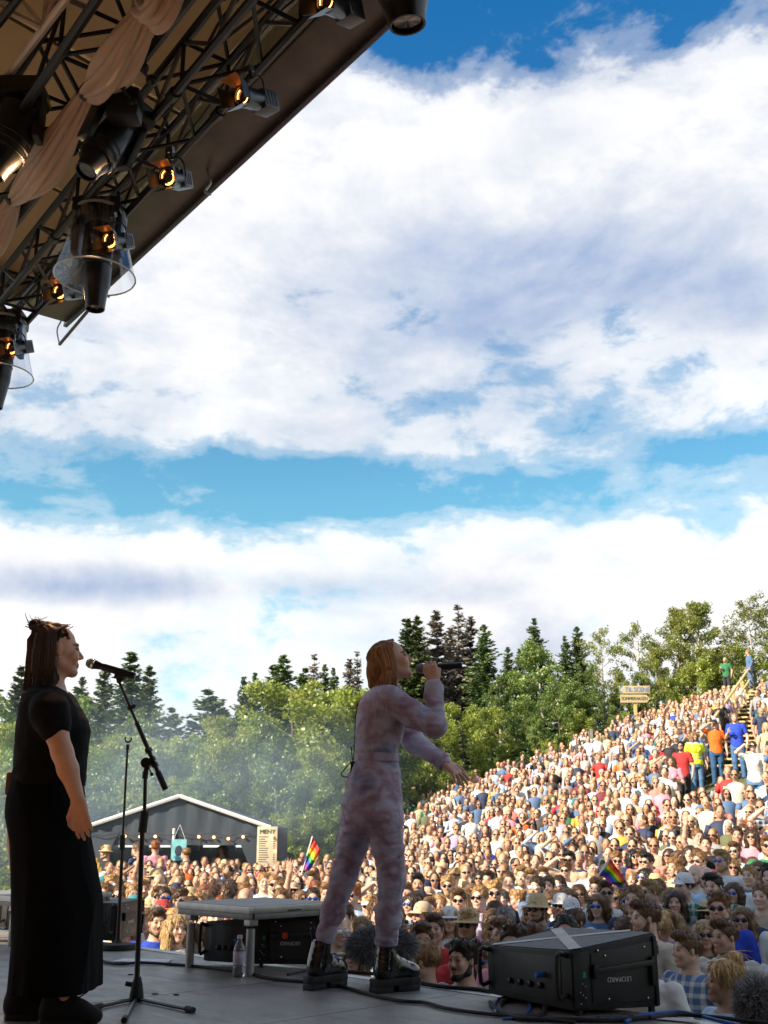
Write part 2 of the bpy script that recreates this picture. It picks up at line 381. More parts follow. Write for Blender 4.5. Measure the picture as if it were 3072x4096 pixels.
def V3(*a): return Vector(a)
def head(s, M, sc=1.0, mouth=0.0, fem=False, k=1.0):
    """M: head frame (x = person's right..left, y = forward, z = up), origin between the ears"""
    P = lambda x, y, z: M @ (Vector((x, y, z)) * sc); Rm = M
    E = lambda c, r, kk=0.02, neg=False: s.ell(P(*c), np.array(r) * sc, kk * k, neg, Rm)
    K = lambda a, b, ra, rb, kk=0.015, neg=False: s.cone(P(*a), P(*b), ra * sc, rb * sc, kk * k, neg)
    E((0, -0.015, 0.032), (0.073, 0.094, 0.086)); E((0, 0.022, -0.030), (0.059, 0.068, 0.082))
    j = 0.9 if fem else 1.05
    for q in (-1, 1):
        K((q * 0.054 * j, -0.004, -0.055), (q * 0.014, 0.064, -0.097), 0.017, 0.014, 0.025)
        E((q * 0.036, 0.062, -0.030), (0.024, 0.022, 0.026), 0.02)
        E((q * 0.075, -0.008, -0.006), (0.007, 0.017, 0.029), 0.006)
    E((0, 0.070, -0.098), (0.018, 0.016, 0.015), 0.018)
    K((-0.036, 0.079, 0.020), (0.036, 0.079, 0.020), 0.009, 0.009, 0.014)
    K((0, 0.086, 0.006), (0, 0.106, -0.030), 0.0065, 0.0105, 0.010)
    for q in (-1, 1): E((q * 0.011, 0.098, -0.034), (0.0075, 0.009, 0.007), 0.006)
    for q in (-1, 1):
        E((q * 0.031, 0.100, 0.001), (0.015, 0.016, 0.010), 0.010, True); E((q * 0.031, 0.077, 0.001), (0.013, 0.013, 0.011), 0.004)
    K((-0.017, 0.0855, -0.062), (0.017, 0.0855, -0.062), 0.0055, 0.0055, 0.006)
    K((-0.013, 0.0855, -0.073), (0.013, 0.0855, -0.073), 0.0065, 0.0065, 0.006)
    if mouth: E((0, 0.092, -0.069), (0.020, 0.020, 0.004 + 0.012 * mouth), 0.004, True)
def paint_face(me, M, sc, hairtone=0.35, lip=(1.0, 0.55, 0.55), mouth=0.0, blush=True):
    n = len(me.vertices); co = np.empty(n * 3, np.float32); me.vertices.foreach_get('co', co); co = co.reshape(-1, 3)
    Mi = np.array(M.inverted()); q = (co @ Mi[:3, :3].T + Mi[:3, 3]) / sc
    x, y, z = np.abs(q[:, 0]), q[:, 1], q[:, 2]; col = np.ones((n, 4), np.float32); fr = y > 0.03
    def put(mask, c, f=1.0): col[mask, :3] = col[mask, :3] * (1 - f) + np.array(c) * f
    put(fr & (((x - 0.031) / 0.017) ** 2 + ((z - 0.022) / 0.0055) ** 2 < 1.6), (hairtone,) * 3, 0.8)
    put(fr & (((x - 0.031) / 0.0165) ** 2 + ((z - 0.001) / 0.0085) ** 2 < 1), (0.42, 0.36, 0.34))
    put(fr & (((x - 0.031) / 0.0065) ** 2 + ((z - 0.001) / 0.0065) ** 2 < 1), (0.06, 0.05, 0.05))
    put(fr & ((x / 0.023) ** 2 + ((z + 0.068) / (0.011 + 0.008 * mouth)) ** 2 < 1), lip)
    if mouth:
        put(fr & ((x / 0.018) ** 2 + ((z + 0.070) / (0.003 + 0.011 * mouth)) ** 2 < 1) & (y < 0.0865), (0.18, 0.05, 0.05))
        put(fr & (x < 0.014) & (np.abs(z + 0.070 - 0.008 * mouth) < 0.004) & (y < 0.088), (1.25, 1.3, 1.4))
    if blush: put(fr & (((x - 0.04) / 0.02) ** 2 + ((z + 0.03) / 0.018) ** 2 < 1), (1.0, 0.86, 0.84), 0.6)
    a = me.color_attributes.new('tint', 'FLOAT_COLOR', 'POINT'); a.data.foreach_set('color', col.ravel())
def hand(s, wrist, d, n, side, curl=(0.3, 0.35, 0.25), spread=0.1, size=1.0, thumb=0.3, thumb_curl=0.3, k=0.006):
    """d: wrist to knuckles, n: the way the palm faces; side gives which edge the thumb leaves"""
    w = Vector(wrist); d = Vector(d).normalized(); n = Vector(n); n = (n - d * n.dot(d)).normalized(); t = d.cross(n) * side
    z = size
    for o in (-0.026, -0.009, 0.009, 0.026):
        s.cone(w + d * 0.012 * z + t * o * 0.7 * z, w + d * 0.085 * z + t * o * z, 0.0155 * z, 0.0125 * z, 0.012)
    for i, (o, L) in enumerate(((0.029, 0.068), (0.010, 0.077), (-0.010, 0.072), (-0.029, 0.056))):
        p = w + d * (0.090 - 0.004 * abs(i - 1)) * z + t * o * z; a = 0.0; q = p
        dd = (d + t * spread * (o / 0.03)).normalized(); r = 0.0092
        for j, fr in enumerate((0.46, 0.30, 0.24)):
            a += curl[j]; e = q + (dd * math.cos(a) + n * math.sin(a)) * L * fr * z
            s.cone(q, e, r * z, (r - 0.0009) * z, k); q = e; r -= 0.0009
    b = w + d * 0.028 * z + t * 0.030 * z; a = thumb; q = b
    for j, L in enumerate((0.042, 0.032, 0.026)):
        e = q + ((t * math.cos(a) + d * math.sin(a)).normalized() + n * (0.25 + thumb_curl * j)).normalized() * L * z
        s.cone(q, e, (0.013 - 0.0016 * j) * z, (0.0112 - 0.0014 * j) * z, 0.008); q = e; a += 0.45
# ================================================================== the setting
GZ = -1.65
def ground_z(x, y):
    q = 0.42 * x + 0.115 * y - 3.55
    h = math.log1p(math.exp(min(q * 1.6, 40))) / 1.6
    return GZ + 11.0 * math.tanh(h / 11.0)
M_ground = pmat('trodden_grass', (0.09, 0.10, 0.045), 0.95, var=0.5, scale=0.8, bump=0.5, bscale=9)
def build_ground():
    xs = sorted(set([-600, -300, -160, -100] + list(range(-70, 71, 2)) + [100, 160, 300, 600])); ys = sorted(set([-300, -100, -40] + list(range(-10, 91, 2)) + [110, 150, 220, 400, 900]))
    mb = MB(); mb.v = [(x, y, ground_z(x, y) + 0.05 * mnoise.noise(Vector((x, y, 0)) * 0.3)) for y in ys for x in xs]
    n = len(xs); mb.f = [(j * n + i, j * n + i + 1, (j + 1) * n + i + 1, (j + 1) * n + i) for j in range(len(ys) - 1) for i in range(n - 1)]
    o = mb.build('ground', M_ground, smooth=True); struct(o)
build_ground()

# ---- stage deck
S0 = onz(1888, 3968, 0); S1 = onz(0, 3717, 0)
ED = (S1 - S0).normalized(); ED.z = 0; ED.normalize()      # along the lip, towards the far end
EN = Vector((-ED.y, ED.x, 0))
if EN.y < 0: EN = -EN                                       # towards the audience
def stg(a, b, z=0.0): return S0 + ED * a + EN * b + Vector((0, 0, z))
M_deck = pmat('stage_plywood', (0.23, 0.215, 0.20), 0.40, var=0.45, scale=2.2, bump=0.15, bscale=160, spec=0.5)
M_alu = pmat('aluminium', (0.42, 0.41, 0.40), 0.42, metal=0.85, var=0.2, scale=9, bump=0.05)
M_steel = pmat('dull_galvanised_steel', (0.42, 0.42, 0.42), 0.5, metal=0.6, var=0.25, scale=12)
M_black = pmat('black_paint', (0.012, 0.012, 0.013), 0.45, var=0.25, scale=20)
M_satin = pmat('black_satin_metal', (0.016, 0.016, 0.018), 0.32, metal=0.2, var=0.3, scale=15)
M_rubber = pmat('black_rubber', (0.014, 0.014, 0.014), 0.7, var=0.2)
def deck_scuffs(m):
    nt = m.node_tree; N = nt.nodes.new; L = nt.links.new; b = nt.nodes['Principled BSDF']
    tc = N('ShaderNodeTexCoord'); mp = N('ShaderNodeMapping'); L(tc.outputs['Object'], mp.inputs[0]); mp.inputs['Scale'].default_value = (1.3, 3.5, 1)
    n = N('ShaderNodeTexNoise'); n.inputs['Scale'].default_value = 2.5; n.inputs['Detail'].default_value = 9; n.inputs['Roughness'].default_value = 0.7; L(mp.outputs[0], n.inputs['Vector'])
    r = N('ShaderNodeMapRange'); L(n.outputs['Fac'], r.inputs[0]); r.inputs[1].default_value = 0.35; r.inputs[2].default_value = 0.7; r.inputs[3].default_value = 0.30; r.inputs[4].default_value = 0.62
    L(r.outputs[0], b.inputs['Roughness'])
    old = b.inputs['Base Color'].links[0].from_socket
    for sc, rz, lo_, hi_, col in (((55, 1.6, 1), .5, .64, .70, (.42, .41, .39)), ((2.2, 48, 1), .2, .65, .71, (.06, .055, .05)), ((3, 3, 1), 0, .60, .72, (.10, .09, .085))):
        m2 = N('ShaderNodeMapping'); L(tc.outputs['Object'], m2.inputs[0]); m2.inputs['Scale'].default_value = sc; m2.inputs['Rotation'].default_value = (0, 0, rz)
        oi = N('ShaderNodeObjectInfo'); ad = N('ShaderNodeVectorMath'); L(m2.outputs[0], ad.inputs[0]); sc_ = N('ShaderNodeVectorMath'); sc_.operation = 'SCALE'; L(oi.outputs['Location'], sc_.inputs[0]); sc_.inputs['Scale'].default_value = 7.3; L(sc_.outputs[0], ad.inputs[1])
        k = N('ShaderNodeTexNoise'); k.inputs['Scale'].default_value = 1.0; k.inputs['Detail'].default_value = 5; L(ad.outputs[0], k.inputs['Vector'])
        q = N('ShaderNodeMapRange'); L(k.outputs['Fac'], q.inputs[0]); q.inputs[1].default_value = lo_; q.inputs[2].default_value = hi_; q.inputs[4].default_value = .55
        mx = N('ShaderNodeMix'); mx.data_type = 'RGBA'; L(q.outputs[0], mx.inputs[0]); L(old, mx.inputs[6]); mx.inputs[7].default_value = (*col, 1); old = mx.outputs[2]
    L(old, b.inputs['Base Color'])
deck_scuffs(M_deck)
fo = MB().prism([(-5, -9.5), (10.5, -9.5), (10.5, -0.02), (-5, -0.02)],
                Matrix.Translation(S0 + Vector((0, 0, -0.10))) @ Matrix((ED, EN, Vector((0, 0, 1)))).transposed().to_4x4() @ Matrix.Diagonal((1, 1, 0.07, 1))).build('stage_floor', M_black)
struct(fo)
rot = Matrix((ED, EN, Vector((0, 0, 1)))).transposed().to_4x4()
pm = MB().box((0.002, 0.002, -0.028), (0.998, 1.998, 0.0)).mesh('panel'); pm.materials.append(M_deck)
for i in range(-4, 10):
    for j in range(0, 4):
        o = link('panel', pm, None, fo); o.matrix_local = Matrix.Translation(stg(i, -2.06 - 2 * j, random.uniform(-0.0015, 0.0015))) @ rot
# lip of the stage: aluminium rail, then black skirt down to the ground
rail = MB().prism([(-5, -0.055), (10.5, -0.055), (10.5, 0.03), (-5, 0.03)], Matrix.Translation(S0 + Vector((0, 0, -0.09))) @ rot @ Matrix.Diagonal((1, 1, 0.093, 1))).build('edge_rail', M_alu, fo)
skirt = MB()
for i in range(62):
    a0, a1 = -5 + i * 0.25, -5 + (i + 1) * 0.25; b0, b1 = (0.0, 0.03) if i % 2 else (0.03, 0.0)
    skirt.add([stg(a0, b0 - 0.03, -0.09), stg(a1, b1 - 0.03, -0.09), stg(a1, b1 - 0.03, GZ), stg(a0, b0 - 0.03, GZ)], [(0, 1, 2, 3)])
skirt.build('front_skirt', M_black, fo)

# ---- stage roof
M_tarp = pmat('beige_roof_tarpaulin', (0.62, 0.47, 0.31), 0.75, var=0.12, scale=1.2, bump=0.15, bscale=3)
def thin_cloth(m, col, f):      # daylight soaks a little through the roof cloth
    nt = m.node_tree; N = nt.nodes.new; t = N('ShaderNodeBsdfTranslucent'); t.inputs[0].default_value = (*col, 1); mx = N('ShaderNodeMixShader'); mx.inputs[0].default_value = f
    nt.links.new(nt.nodes['Principled BSDF'].outputs[0], mx.inputs[1]); nt.links.new(t.outputs[0], mx.inputs[2]); nt.links.new(mx.outputs[0], nt.nodes['Material Output'].inputs[0])
thin_cloth(M_tarp, (0.76, 0.60, 0.42), 0.34)
M_gut = pmat('brown_gutter', (0.10, 0.075, 0.06), 0.4, var=0.3, scale=4, metal=0.2)
ZR = 5.6
RA, RB = onz(1640, 12, ZR), onz(262, 1299, ZR)              # outer roof edge, right-near to left-far end
RD = (RB - RA).normalized(); RNo = Vector((-RD.y, RD.x, 0)); RNo = RNo if RNo.y > 0 else -RNo
RL = (RB - RA).length
def rf(a, b, z=0.0): return RA + RD * a + RNo * b + Vector((0, 0, z))   # a along edge, b outward
roof = thing('stage_roof', 'large stage roof with beige tarpaulin ceiling and brown gutter edge over the singers', 'roof', (RA.x, RA.y, 0))
def rpart(mb, name, mat, **kw):
    o = mb.build(name, mat, None, **kw); o.parent = roof; o.matrix_parent_inverse = Matrix.Translation(-Vector(roof.location)); return o
# ceiling in panels with seams between, rising gently towards the middle of the stage
W0, NP = 0.0, 9
for i in range(NP):
    a0, a1 = -9 + i * (RL + 9) / NP, -9 + (i + 1) * (RL + 9) / NP
    mb = MB(); m = 10; vs = []
    for j in range(m + 1):
        b = -0.42 - 12.0 * j / m; z = 0.30 + 0.16 * (-b) ** 0.9
        for q, a in enumerate((a0 + 0.012, a1 - 0.012)): vs.append(rf(a, b, z))
        vs.append(rf((a0 + a1) / 2, b, z + 0.04))
    fs = []
    for j in range(m): k = 3 * j; fs += [(k, k + 2, k + 5, k + 3), (k + 2, k + 1, k + 4, k + 5)]
    n = len(vs); vs2 = vs + [v + Vector((0, 0, 0.02)) for v in vs]; fs2 = fs + [tuple(i_ + n for i_ in reversed(f)) for f in fs]
    mb.add(vs2, fs2); rpart(mb, 'ceiling_panel', M_tarp)
    if i: rpart(MB().tube([rf(a0, -0.42 - 12 * t / 8, 0.275 + 0.16 * (0.42 + 12 * t / 8) ** 0.9) for t in range(9)], 0.012, 5), 'seam', pmat('seam_cord', (0.12, 0.085, 0.05), 0.8))
over = MB().add([rf(-9.3, 0.05, 0.62), rf(RL + 0.02, 0.05, 0.62), rf(RL + 0.02, -12.6, 2.3), rf(-9.3, -12.6, 2.3), rf(-9.3, 0.05, 0.66), rf(RL + 0.02, 0.05, 0.66), rf(RL + 0.02, -12.6, 2.34), rf(-9.3, -12.6, 2.34)],
                [(0, 3, 2, 1), (4, 5, 6, 7), (0, 1, 5, 4), (1, 2, 6, 5), (2, 3, 7, 6), (3, 0, 4, 7)])
M_skin_r = pmat('pale_roof_skin', (0.7, 0.68, 0.62), 0.7); thin_cloth(M_skin_r, (0.9, 0.84, 0.7), 0.5); rpart(over, 'roof_skin', M_skin_r)
rp = Matrix.Translation(RA) @ Matrix((RD, RNo, Vector((0, 0, 1)))).transposed().to_4x4()
def rbox(a0, b0, z0, a1, b1, z1, nm, mat, bev=0.01):
    o = MB().box((a0, b0, z0), (a1, b1, z1)).build(nm, mat, None, bevel=bev); o.matrix_world = Matrix.Translation(-Vector(roof.location)) @ rp; o.parent = roof; return o
rbox(-9, -0.36, 0.02, RL, 0.0, 0.60, 'gutter_beam', M_gut, 0.02)
rbox(-9, -0.42, 0.04, RL - 0.01, -0.363, 0.22, 'keder_rail', pmat('greenish_aluminium_rail', (0.30, 0.30, 0.20), 0.45, metal=0.3, var=0.25), 0.006)
rbox(-9, -0.02, -0.025, RL + 0.01, 0.022, 0.022, 'edge_tube', pmat('dark_edge_tube', (0.06, 0.05, 0.07), 0.35, metal=0.4), 0.01)
rbox(RL - 0.02, -6.0, 0.10, RL + 0.10, -0.01, 0.66, 'end_beam', pmat('pale_end_beam', (0.45, 0.42, 0.33), 0.6), 0.02)
# hooks and tensioner hanging off the gutter
def hang(pts, r, nm, mat): rpart(MB().tube(curve_pts(pts, 4), r, 6), nm, mat, smooth=True)
for px, py in ((832, 700), (430, 1120)):
    p = onz(px, py, ZR - 0.02)
    hang([p + V3(-.02, 0, .10), p + V3(0, 0, 0.0), p + V3(.02, 0, -.07), p + V3(-.015, 0, -.14), p + V3(.03, 0, -.17)], 0.014, 'tension_hook', M_steel)
c = rf(RL - 0.15, -0.10, -0.05)
hang([c, c + V3(-.03, 0, -.10), c + V3(0, .02, -.24)], 0.008, 'strap', M_alu)
hang([c + V3(0, .02, -.24), rf(RL - 1.1, -0.05, -0.10)], 0.016, 'curtain_rod', M_gut)
# black drapes closing the back and the near wing of the stage
M_drape = pmat('black_stage_drape', (0.02, 0.02, 0.022), 0.9, var=0.3, scale=3)
def drape(p, q, z0, z1, label):
    p, q = Vector(p), Vector(q); n = int((q - p).length / 0.18); d = (q - p) / n; t = Vector((-d.y, d.x, 0)).normalized()
    mb = MB()
    for i in range(n):
        o0 = t * (0.05 if i % 2 else -0.05); o1 = -o0
        mb.add([p + d * i + o0 + V3(0, 0, z0), p + d * (i + 1) + o1 + V3(0, 0, z0), p + d * (i + 1) + o1 + V3(0, 0, z1), p + d * i + o0 + V3(0, 0, z1)], [(0, 1, 2, 3)])
    tag(mb.build('backdrop_curtain', M_drape), label, 'curtain')
drape(stg(-6, -9.2), stg(6.2, -9.2), -0.02, 7.1, 'black pleated backdrop curtain closing the rear of the stage')
drape(stg(-5.0, -0.8), stg(-5.0, -9.2), -0.02, 6.4, 'black pleated wing curtain at the near side of the stage')

# ================================================================== trees
M_bark = pmat('grey_brown_bark', (0.10, 0.075, 0.055), 0.9, var=0.4, scale=6, bump=0.5, bscale=25, stretch=(1, 1, 0.25))
M_birchbark = pmat('pale_birch_bark', (0.42, 0.39, 0.35), 0.8, var=0.45, scale=7, bump=0.3, stretch=(1, 1, 3))
L_bright = leaf_mat('bright_leaves', (0.17, 0.25, 0.03), (0.42, 0.46, 0.075), 0.5)
L_mid = leaf_mat('green_leaves', (0.085, 0.16, 0.03), (0.25, 0.33, 0.065), 0.45)
L_olive = leaf_mat('olive_leaves', (0.14, 0.18, 0.028), (0.34, 0.36, 0.07), 0.45)
L_spruce = leaf_mat('spruce_needles', (0.03, 0.08, 0.025), (0.13, 0.18, 0.05), 0.25)
L_spruce2 = leaf_mat('light_spruce_needles', (0.035, 0.065, 0.016), (0.10, 0.125, 0.03), 0.2)
L_dead = leaf_mat('dead_brown_needles', (0.11, 0.09, 0.068), (0.27, 0.225, 0.175), 0.2)
def quads_mesh(name, P, U, W):
    """leaf cards: centre P, half axes U and W (arrays n x 3)"""
    n = len(P); V = np.stack([P - U - W * 0.35, P + W, P + U - W * 0.35, P - W], 1).reshape(-1, 3)
    me = bpy.data.meshes.new(name); me.vertices.add(4 * n); me.vertices.foreach_set('co', V.astype(np.float32).ravel())
    me.loops.add(4 * n); me.loops.foreach_set('vertex_index', np.arange(4 * n, dtype=np.int32)); me.polygons.add(n)
    me.polygons.foreach_set('loop_start', np.arange(0, 4 * n, 4, dtype=np.int32)); me.update(calc_edges=True); return me
def unit(a): return a / np.maximum(np.linalg.norm(a, axis=-1, keepdims=True), 1e-9)
def leafset(P, size, up=0.5, asp=0.6):
    n = len(P); nrm = unit(rng.normal(size=(n, 3)) + np.array([0, 0, up])); a = unit(np.cross(nrm, rng.normal(size=(n, 3)))); b = np.cross(nrm, a)
    s = size * rng.uniform(0.6, 1.4, (n, 1)); return a * s * asp, b * s
def broadleaf(h, w, nleaf, size, low=0.12, point=0.0, seed=0):
    """returns (trunk mesh builder, leaf mesh): crown is clumps round the ends of real limbs"""
    r = np.random.default_rng(seed); tr = MB(); lean = r.normal(0, 0.25, 2)
    sp_ = [Vector((lean[0] * t ** 2, lean[1] * t ** 2, h * 0.93 * t)) for t in np.linspace(0, 1, 8)]
    tr.tube(sp_, [0.017 * h * (1 - 0.88 * t) for t in np.linspace(0, 1, 8)], 8)
    cl = []
    nb = 34
    for i in range(nb):
        t = low + (0.97 - low) * ((i + r.uniform(0, 1)) / nb); a = i * 2.4 + r.normal(0, 0.4)
        env = math.sin(math.pi * min(1, max(0.05, (t - low * 0.6) / (1.08 - low * 0.6))) ** (0.75 - 0.2 * point)) ** (0.7 + 0.5 * point)
        L = w * 0.5 * env * r.uniform(0.65, 1.15); f = t * 7; k = min(int(f), 6); b0 = sp_[k].lerp(sp_[k + 1], f - k)
        tip = b0 + Vector((math.cos(a) * L, math.sin(a) * L, L * r.uniform(0.15, 0.75))); mid = b0.lerp(tip, 0.5) + Vector((0, 0, -0.05 * L))
        tr.tube([b0, mid, tip], [0.006 * h * (1 - t * 0.7), 0.004 * h * (1 - t * 0.6), 0.01], 5)
        for q, rr in ((tip, 0.30), (mid.lerp(tip, 0.45), 0.27), (mid, 0.22), (tip + Vector(r.normal(0, 0.25 * w / 3.5, 3)), 0.22)):
            cl.append((*q, rr * w * 0.36 * r.uniform(0.7, 1.3)))
    cl = np.array(cl); wts = cl[:, 3] ** 2; pick = r.choice(len(cl), nleaf, p=wts / wts.sum())
    d = unit(r.normal(size=(nleaf, 3))) * (r.uniform(0, 1, (nleaf, 1)) ** 0.45) * cl[pick, 3:4] * np.array([1.1, 1.1, 0.8])
    P = cl[pick, :3] + d; U, W = leafset(P, size); return tr, quads_mesh('crown', P, U, W)
def spruce(h, w, seed=0, dens=1.0, bare=0.0, droop=0.35):
    r = np.random.default_rng(seed); tr = MB(); tr.tube([(0, 0, 0), (0.03, 0, h * 0.5), (0, 0.02, h)], [0.014 * h, 0.008 * h, 0.006], 7)
    P, U, W = [], [], []; lev = int(h * 6.0)
    for i in range(lev):
        t = (i + 0.5) / lev; z = h * (0.06 + 0.93 * t) + r.normal(0, .06); rad = w * 0.5 * (1 - t) ** 0.78 * r.uniform(0.8, 1.15) + 0.16
        nb = 7
        for k in range(nb):
            a = r.uniform(0, 6.283); L = rad * r.uniform(0.55, 1.2) * (1 + .22 * math.sin(a * 2 + seed) * math.sin(t * 17 + a)); up = 0.35 * t - droop * (1 - t)
            d = np.array([math.cos(a), math.sin(a), up]); b0 = np.array([0, 0, z]); side = np.array([-math.sin(a), math.cos(a), 0])
            tip = b0 + d * L + np.array([0, 0, 0.12 * L]); mid = b0 + d * L * 0.55
            tr.tube([b0, mid, tip], [0.018 + 0.012 * (1 - t), 0.012, 0.004], 3, cap=False)
            n = int(max(4, L * 17 * dens + 3))
            for j in range(n):
                f = (j + r.uniform(0, 1)) / n
                if r.uniform() < bare * (1.1 - 0.5 * f): continue
                q = b0 + (mid - b0) * f / 0.55 if f < 0.55 else mid + (tip - mid) * (f - 0.55) / 0.45
                q = q + side * r.normal(0, 0.11 * L * (1.15 - f) + 0.03) + np.array([0, 0, -abs(r.normal(0, 0.07))])
                ax = unit(d + side * r.normal(0, 0.7) + np.array([0, 0, -0.35])); l = r.uniform(0.11, 0.21) * (0.75 + 0.4 * (1 - t)); o = unit(np.cross(ax, r.normal(size=3)))
                P.append(q); W.append(ax * l); U.append(o * l * 0.5)
    return tr, quads_mesh('crown', np.array(P), np.array(U), np.array(W))
def tree_proto(fn, args, bark, leaf):
    tr, lm = fn(*args); tm = tr.mesh('trunk'); tm.materials.append(bark); tm.shade_smooth(); lm.materials.append(leaf); return tm, lm
TP = {
    'aspen1': tree_proto(broadleaf, (8.5, 4.2, 11000, 0.085, 0.10, 0.3, 11), M_bark, L_bright),
    'aspen2': tree_proto(broadleaf, (8.5, 4.6, 11000, 0.085, 0.06, 0.0, 12), M_bark, L_bright),
    'bush1': tree_proto(broadleaf, (5.5, 4.4, 9000, 0.085, 0.04, 0.0, 13), M_bark, L_bright),
    'alder1': tree_proto(broadleaf, (9.0, 4.6, 11000, 0.085, 0.08, 0.2, 14), M_bark, L_mid),
    'alder2': tree_proto(broadleaf, (9.0, 4.0, 9500, 0.085, 0.12, 0.5, 15), M_birchbark, L_mid),
    'birch1': tree_proto(broadleaf, (10.0, 4.4, 5200, 0.085, 0.15, 0.2, 16), M_birchbark, L_olive),
    'birch2': tree_proto(broadleaf, (10.0, 5.4, 14000, 0.085, 0.06, 0.9, 17), M_birchbark, L_olive),
    'spruce1': tree_proto(spruce, (12, 4.6, 21), M_bark, L_spruce),
    'spruce2': tree_proto(spruce, (12, 4.0, 22, 1.1), M_bark, L_spruce2),
    'spruce3': tree_proto(spruce, (10, 4.4, 23, 1.0, 0.0, 0.2), M_bark, L_spruce),
    'dead1': tree_proto(spruce, (13, 3.8, 24, 1.1, 0.25, 0.3), M_bark, L_dead),
    'dead2': tree_proto(spruce, (13, 2.6, 25, 0.7, 0.72, 0.25), M_bark, L_dead),
}
TH = {'aspen1': 8.5, 'aspen2': 8.5, 'bush1': 5.5, 'alder1': 9, 'alder2': 9, 'birch1': 10, 'birch2': 10, 'spruce1': 12, 'spruce2': 12, 'spruce3': 10, 'dead1': 13, 'dead2': 13}
TL = {
    'aspen1': ('aspen_tree', 'bright yellow-green broadleaf tree with narrow crown', 'tree', 'bright broadleaf trees along the wood edge'),
    'aspen2': ('aspen_tree', 'bright yellow-green broadleaf tree with wide rounded crown', 'tree', 'bright broadleaf trees along the wood edge'),
    'bush1': ('broadleaf_bush', 'low bright green bush', 'bush', 'bushes at the foot of the wood'),
    'alder1': ('alder_tree', 'mid green full-crowned broadleaf tree', 'tree', 'mid green trees of the wood'),
    'alder2': ('alder_tree', 'mid green slim broadleaf tree with pale trunk', 'tree', 'mid green trees of the wood'),
    'birch1': ('birch_tree', 'thin airy birch with sky showing through', 'tree', 'airy birches on the ridge'),
    'birch2': ('poplar_tree', 'tall dense olive-green pointed broadleaf tree', 'tree', 'tall olive trees behind the hillside'),
    'spruce1': ('spruce_tree', 'dark green spruce with drooping branches', 'tree', 'dark spruces above the wood'),
    'spruce2': ('spruce_tree', 'lighter green slender spruce', 'tree', 'lighter spruces above the wood'),
    'spruce3': ('spruce_tree', 'short broad dark spruce', 'tree', 'short spruces of the wood'),
    'dead1': ('dead_spruce', 'dying spruce with brown needles', 'tree', 'brown dying spruces'),
    'dead2': ('dead_spruce', 'bare dead spruce with thin twigs', 'tree', 'bare dead spruces'),
}
def plant(kind, px, top, Y, wide=1.0, rz=None):
    """stand a tree at distance Y so its tip shows at the given height"""
    p = at(px, top, Y); gz = ground_z(p.x, Y); h = p.z - gz
    nm, lab, cat, grp = TL[kind]; s = h / TH[kind]
    lab += (' behind the hillside crowd' if px > 1640 else ' beside the hillside' if px > 1110 else ' behind the bar tent' if px > 340 else ' beyond the bar tent'); sw = s * wide
    t = thing(nm, lab, cat, (p.x, Y, gz - 0.05), random.uniform(0, 6.28) if rz is None else rz, grp); t.scale = (sw * (1.28 if 'spruce' in kind or 'dead' in kind else 1.0),) * 2 + (s,)
    tm, lm = TP[kind]; link('trunk', tm, None, t); link('crown', lm, None, t); return t
# skyline, left to right (pixel column, tip row, distance)
for k, px, top, Y, w in (
    ('spruce1', -60, 2590, 46, .9), ('spruce2', 90, 2650, 48, .8), ('alder2', 170, 2690, 50, .9), ('spruce1', 330, 2700, 50, .8), ('spruce2', 420, 2660, 49, .9),
    ('spruce1', 525, 2602, 47, 1.0), ('spruce2', 600, 2650, 49, .8), ('spruce3', 690, 2815, 47, .8), ('spruce3', 835, 2742, 48, 1.05), ('spruce3', 880, 2790, 50, .8),
    ('spruce1', 978, 2700, 52, .62), ('spruce1', 1022, 2684, 52, .62), ('spruce2', 1100, 2650, 50, .85), ('spruce1', 1135, 2612, 50, .95), ('spruce3', 1222, 2655, 56, .7),
    ('dead2', 1257, 2602, 55, .8), ('spruce1', 1300, 2650, 56, .6), ('spruce1', 1335, 2665, 55, .6), ('dead1', 1400, 2625, 57, .7), ('dead2', 1430, 2590, 57, .7),
    ('spruce2', 1630, 2462, 56, .85), ('spruce2', 1668, 2452, 56, .8), ('dead1', 1745, 2432, 57, .95), ('dead2', 1831, 2404, 57, 1.0), ('dead1', 1880, 2455, 58, .85), ('dead1', 1800, 2500, 59, 1.0),
    ('spruce1', 1935, 2492, 56, .95), ('dead1', 1690, 2560, 60, 1.2), ('spruce1', 2030, 2582, 55, .75), ('spruce1', 2075, 2590, 56, .6), ('spruce1', 2135, 2468, 54, .82),
    ('spruce1', 2258, 2538, 52, .7), ('spruce1', 2306, 2500, 52, .85), ('birch1', 2395, 2492, 51, .85), ('birch1', 2540, 2470, 51, .8), ('birch2', 2690, 2392, 51, .75),
    ('birch2', 2772, 2368, 50, .95), ('birch2', 2610, 2560, 50, .8), ('birch1', 2985, 2362, 50, 1.0), ('birch1', 3075, 2400, 50, .9), ('birch1', 2915, 2470, 52, .8), ('aspen1', 3090, 2560, 49, .8),
    ('spruce3', 60, 2790, 52, .8), ('spruce3', 240, 2800, 54, .8)):
    plant(k, px, top, Y, w)
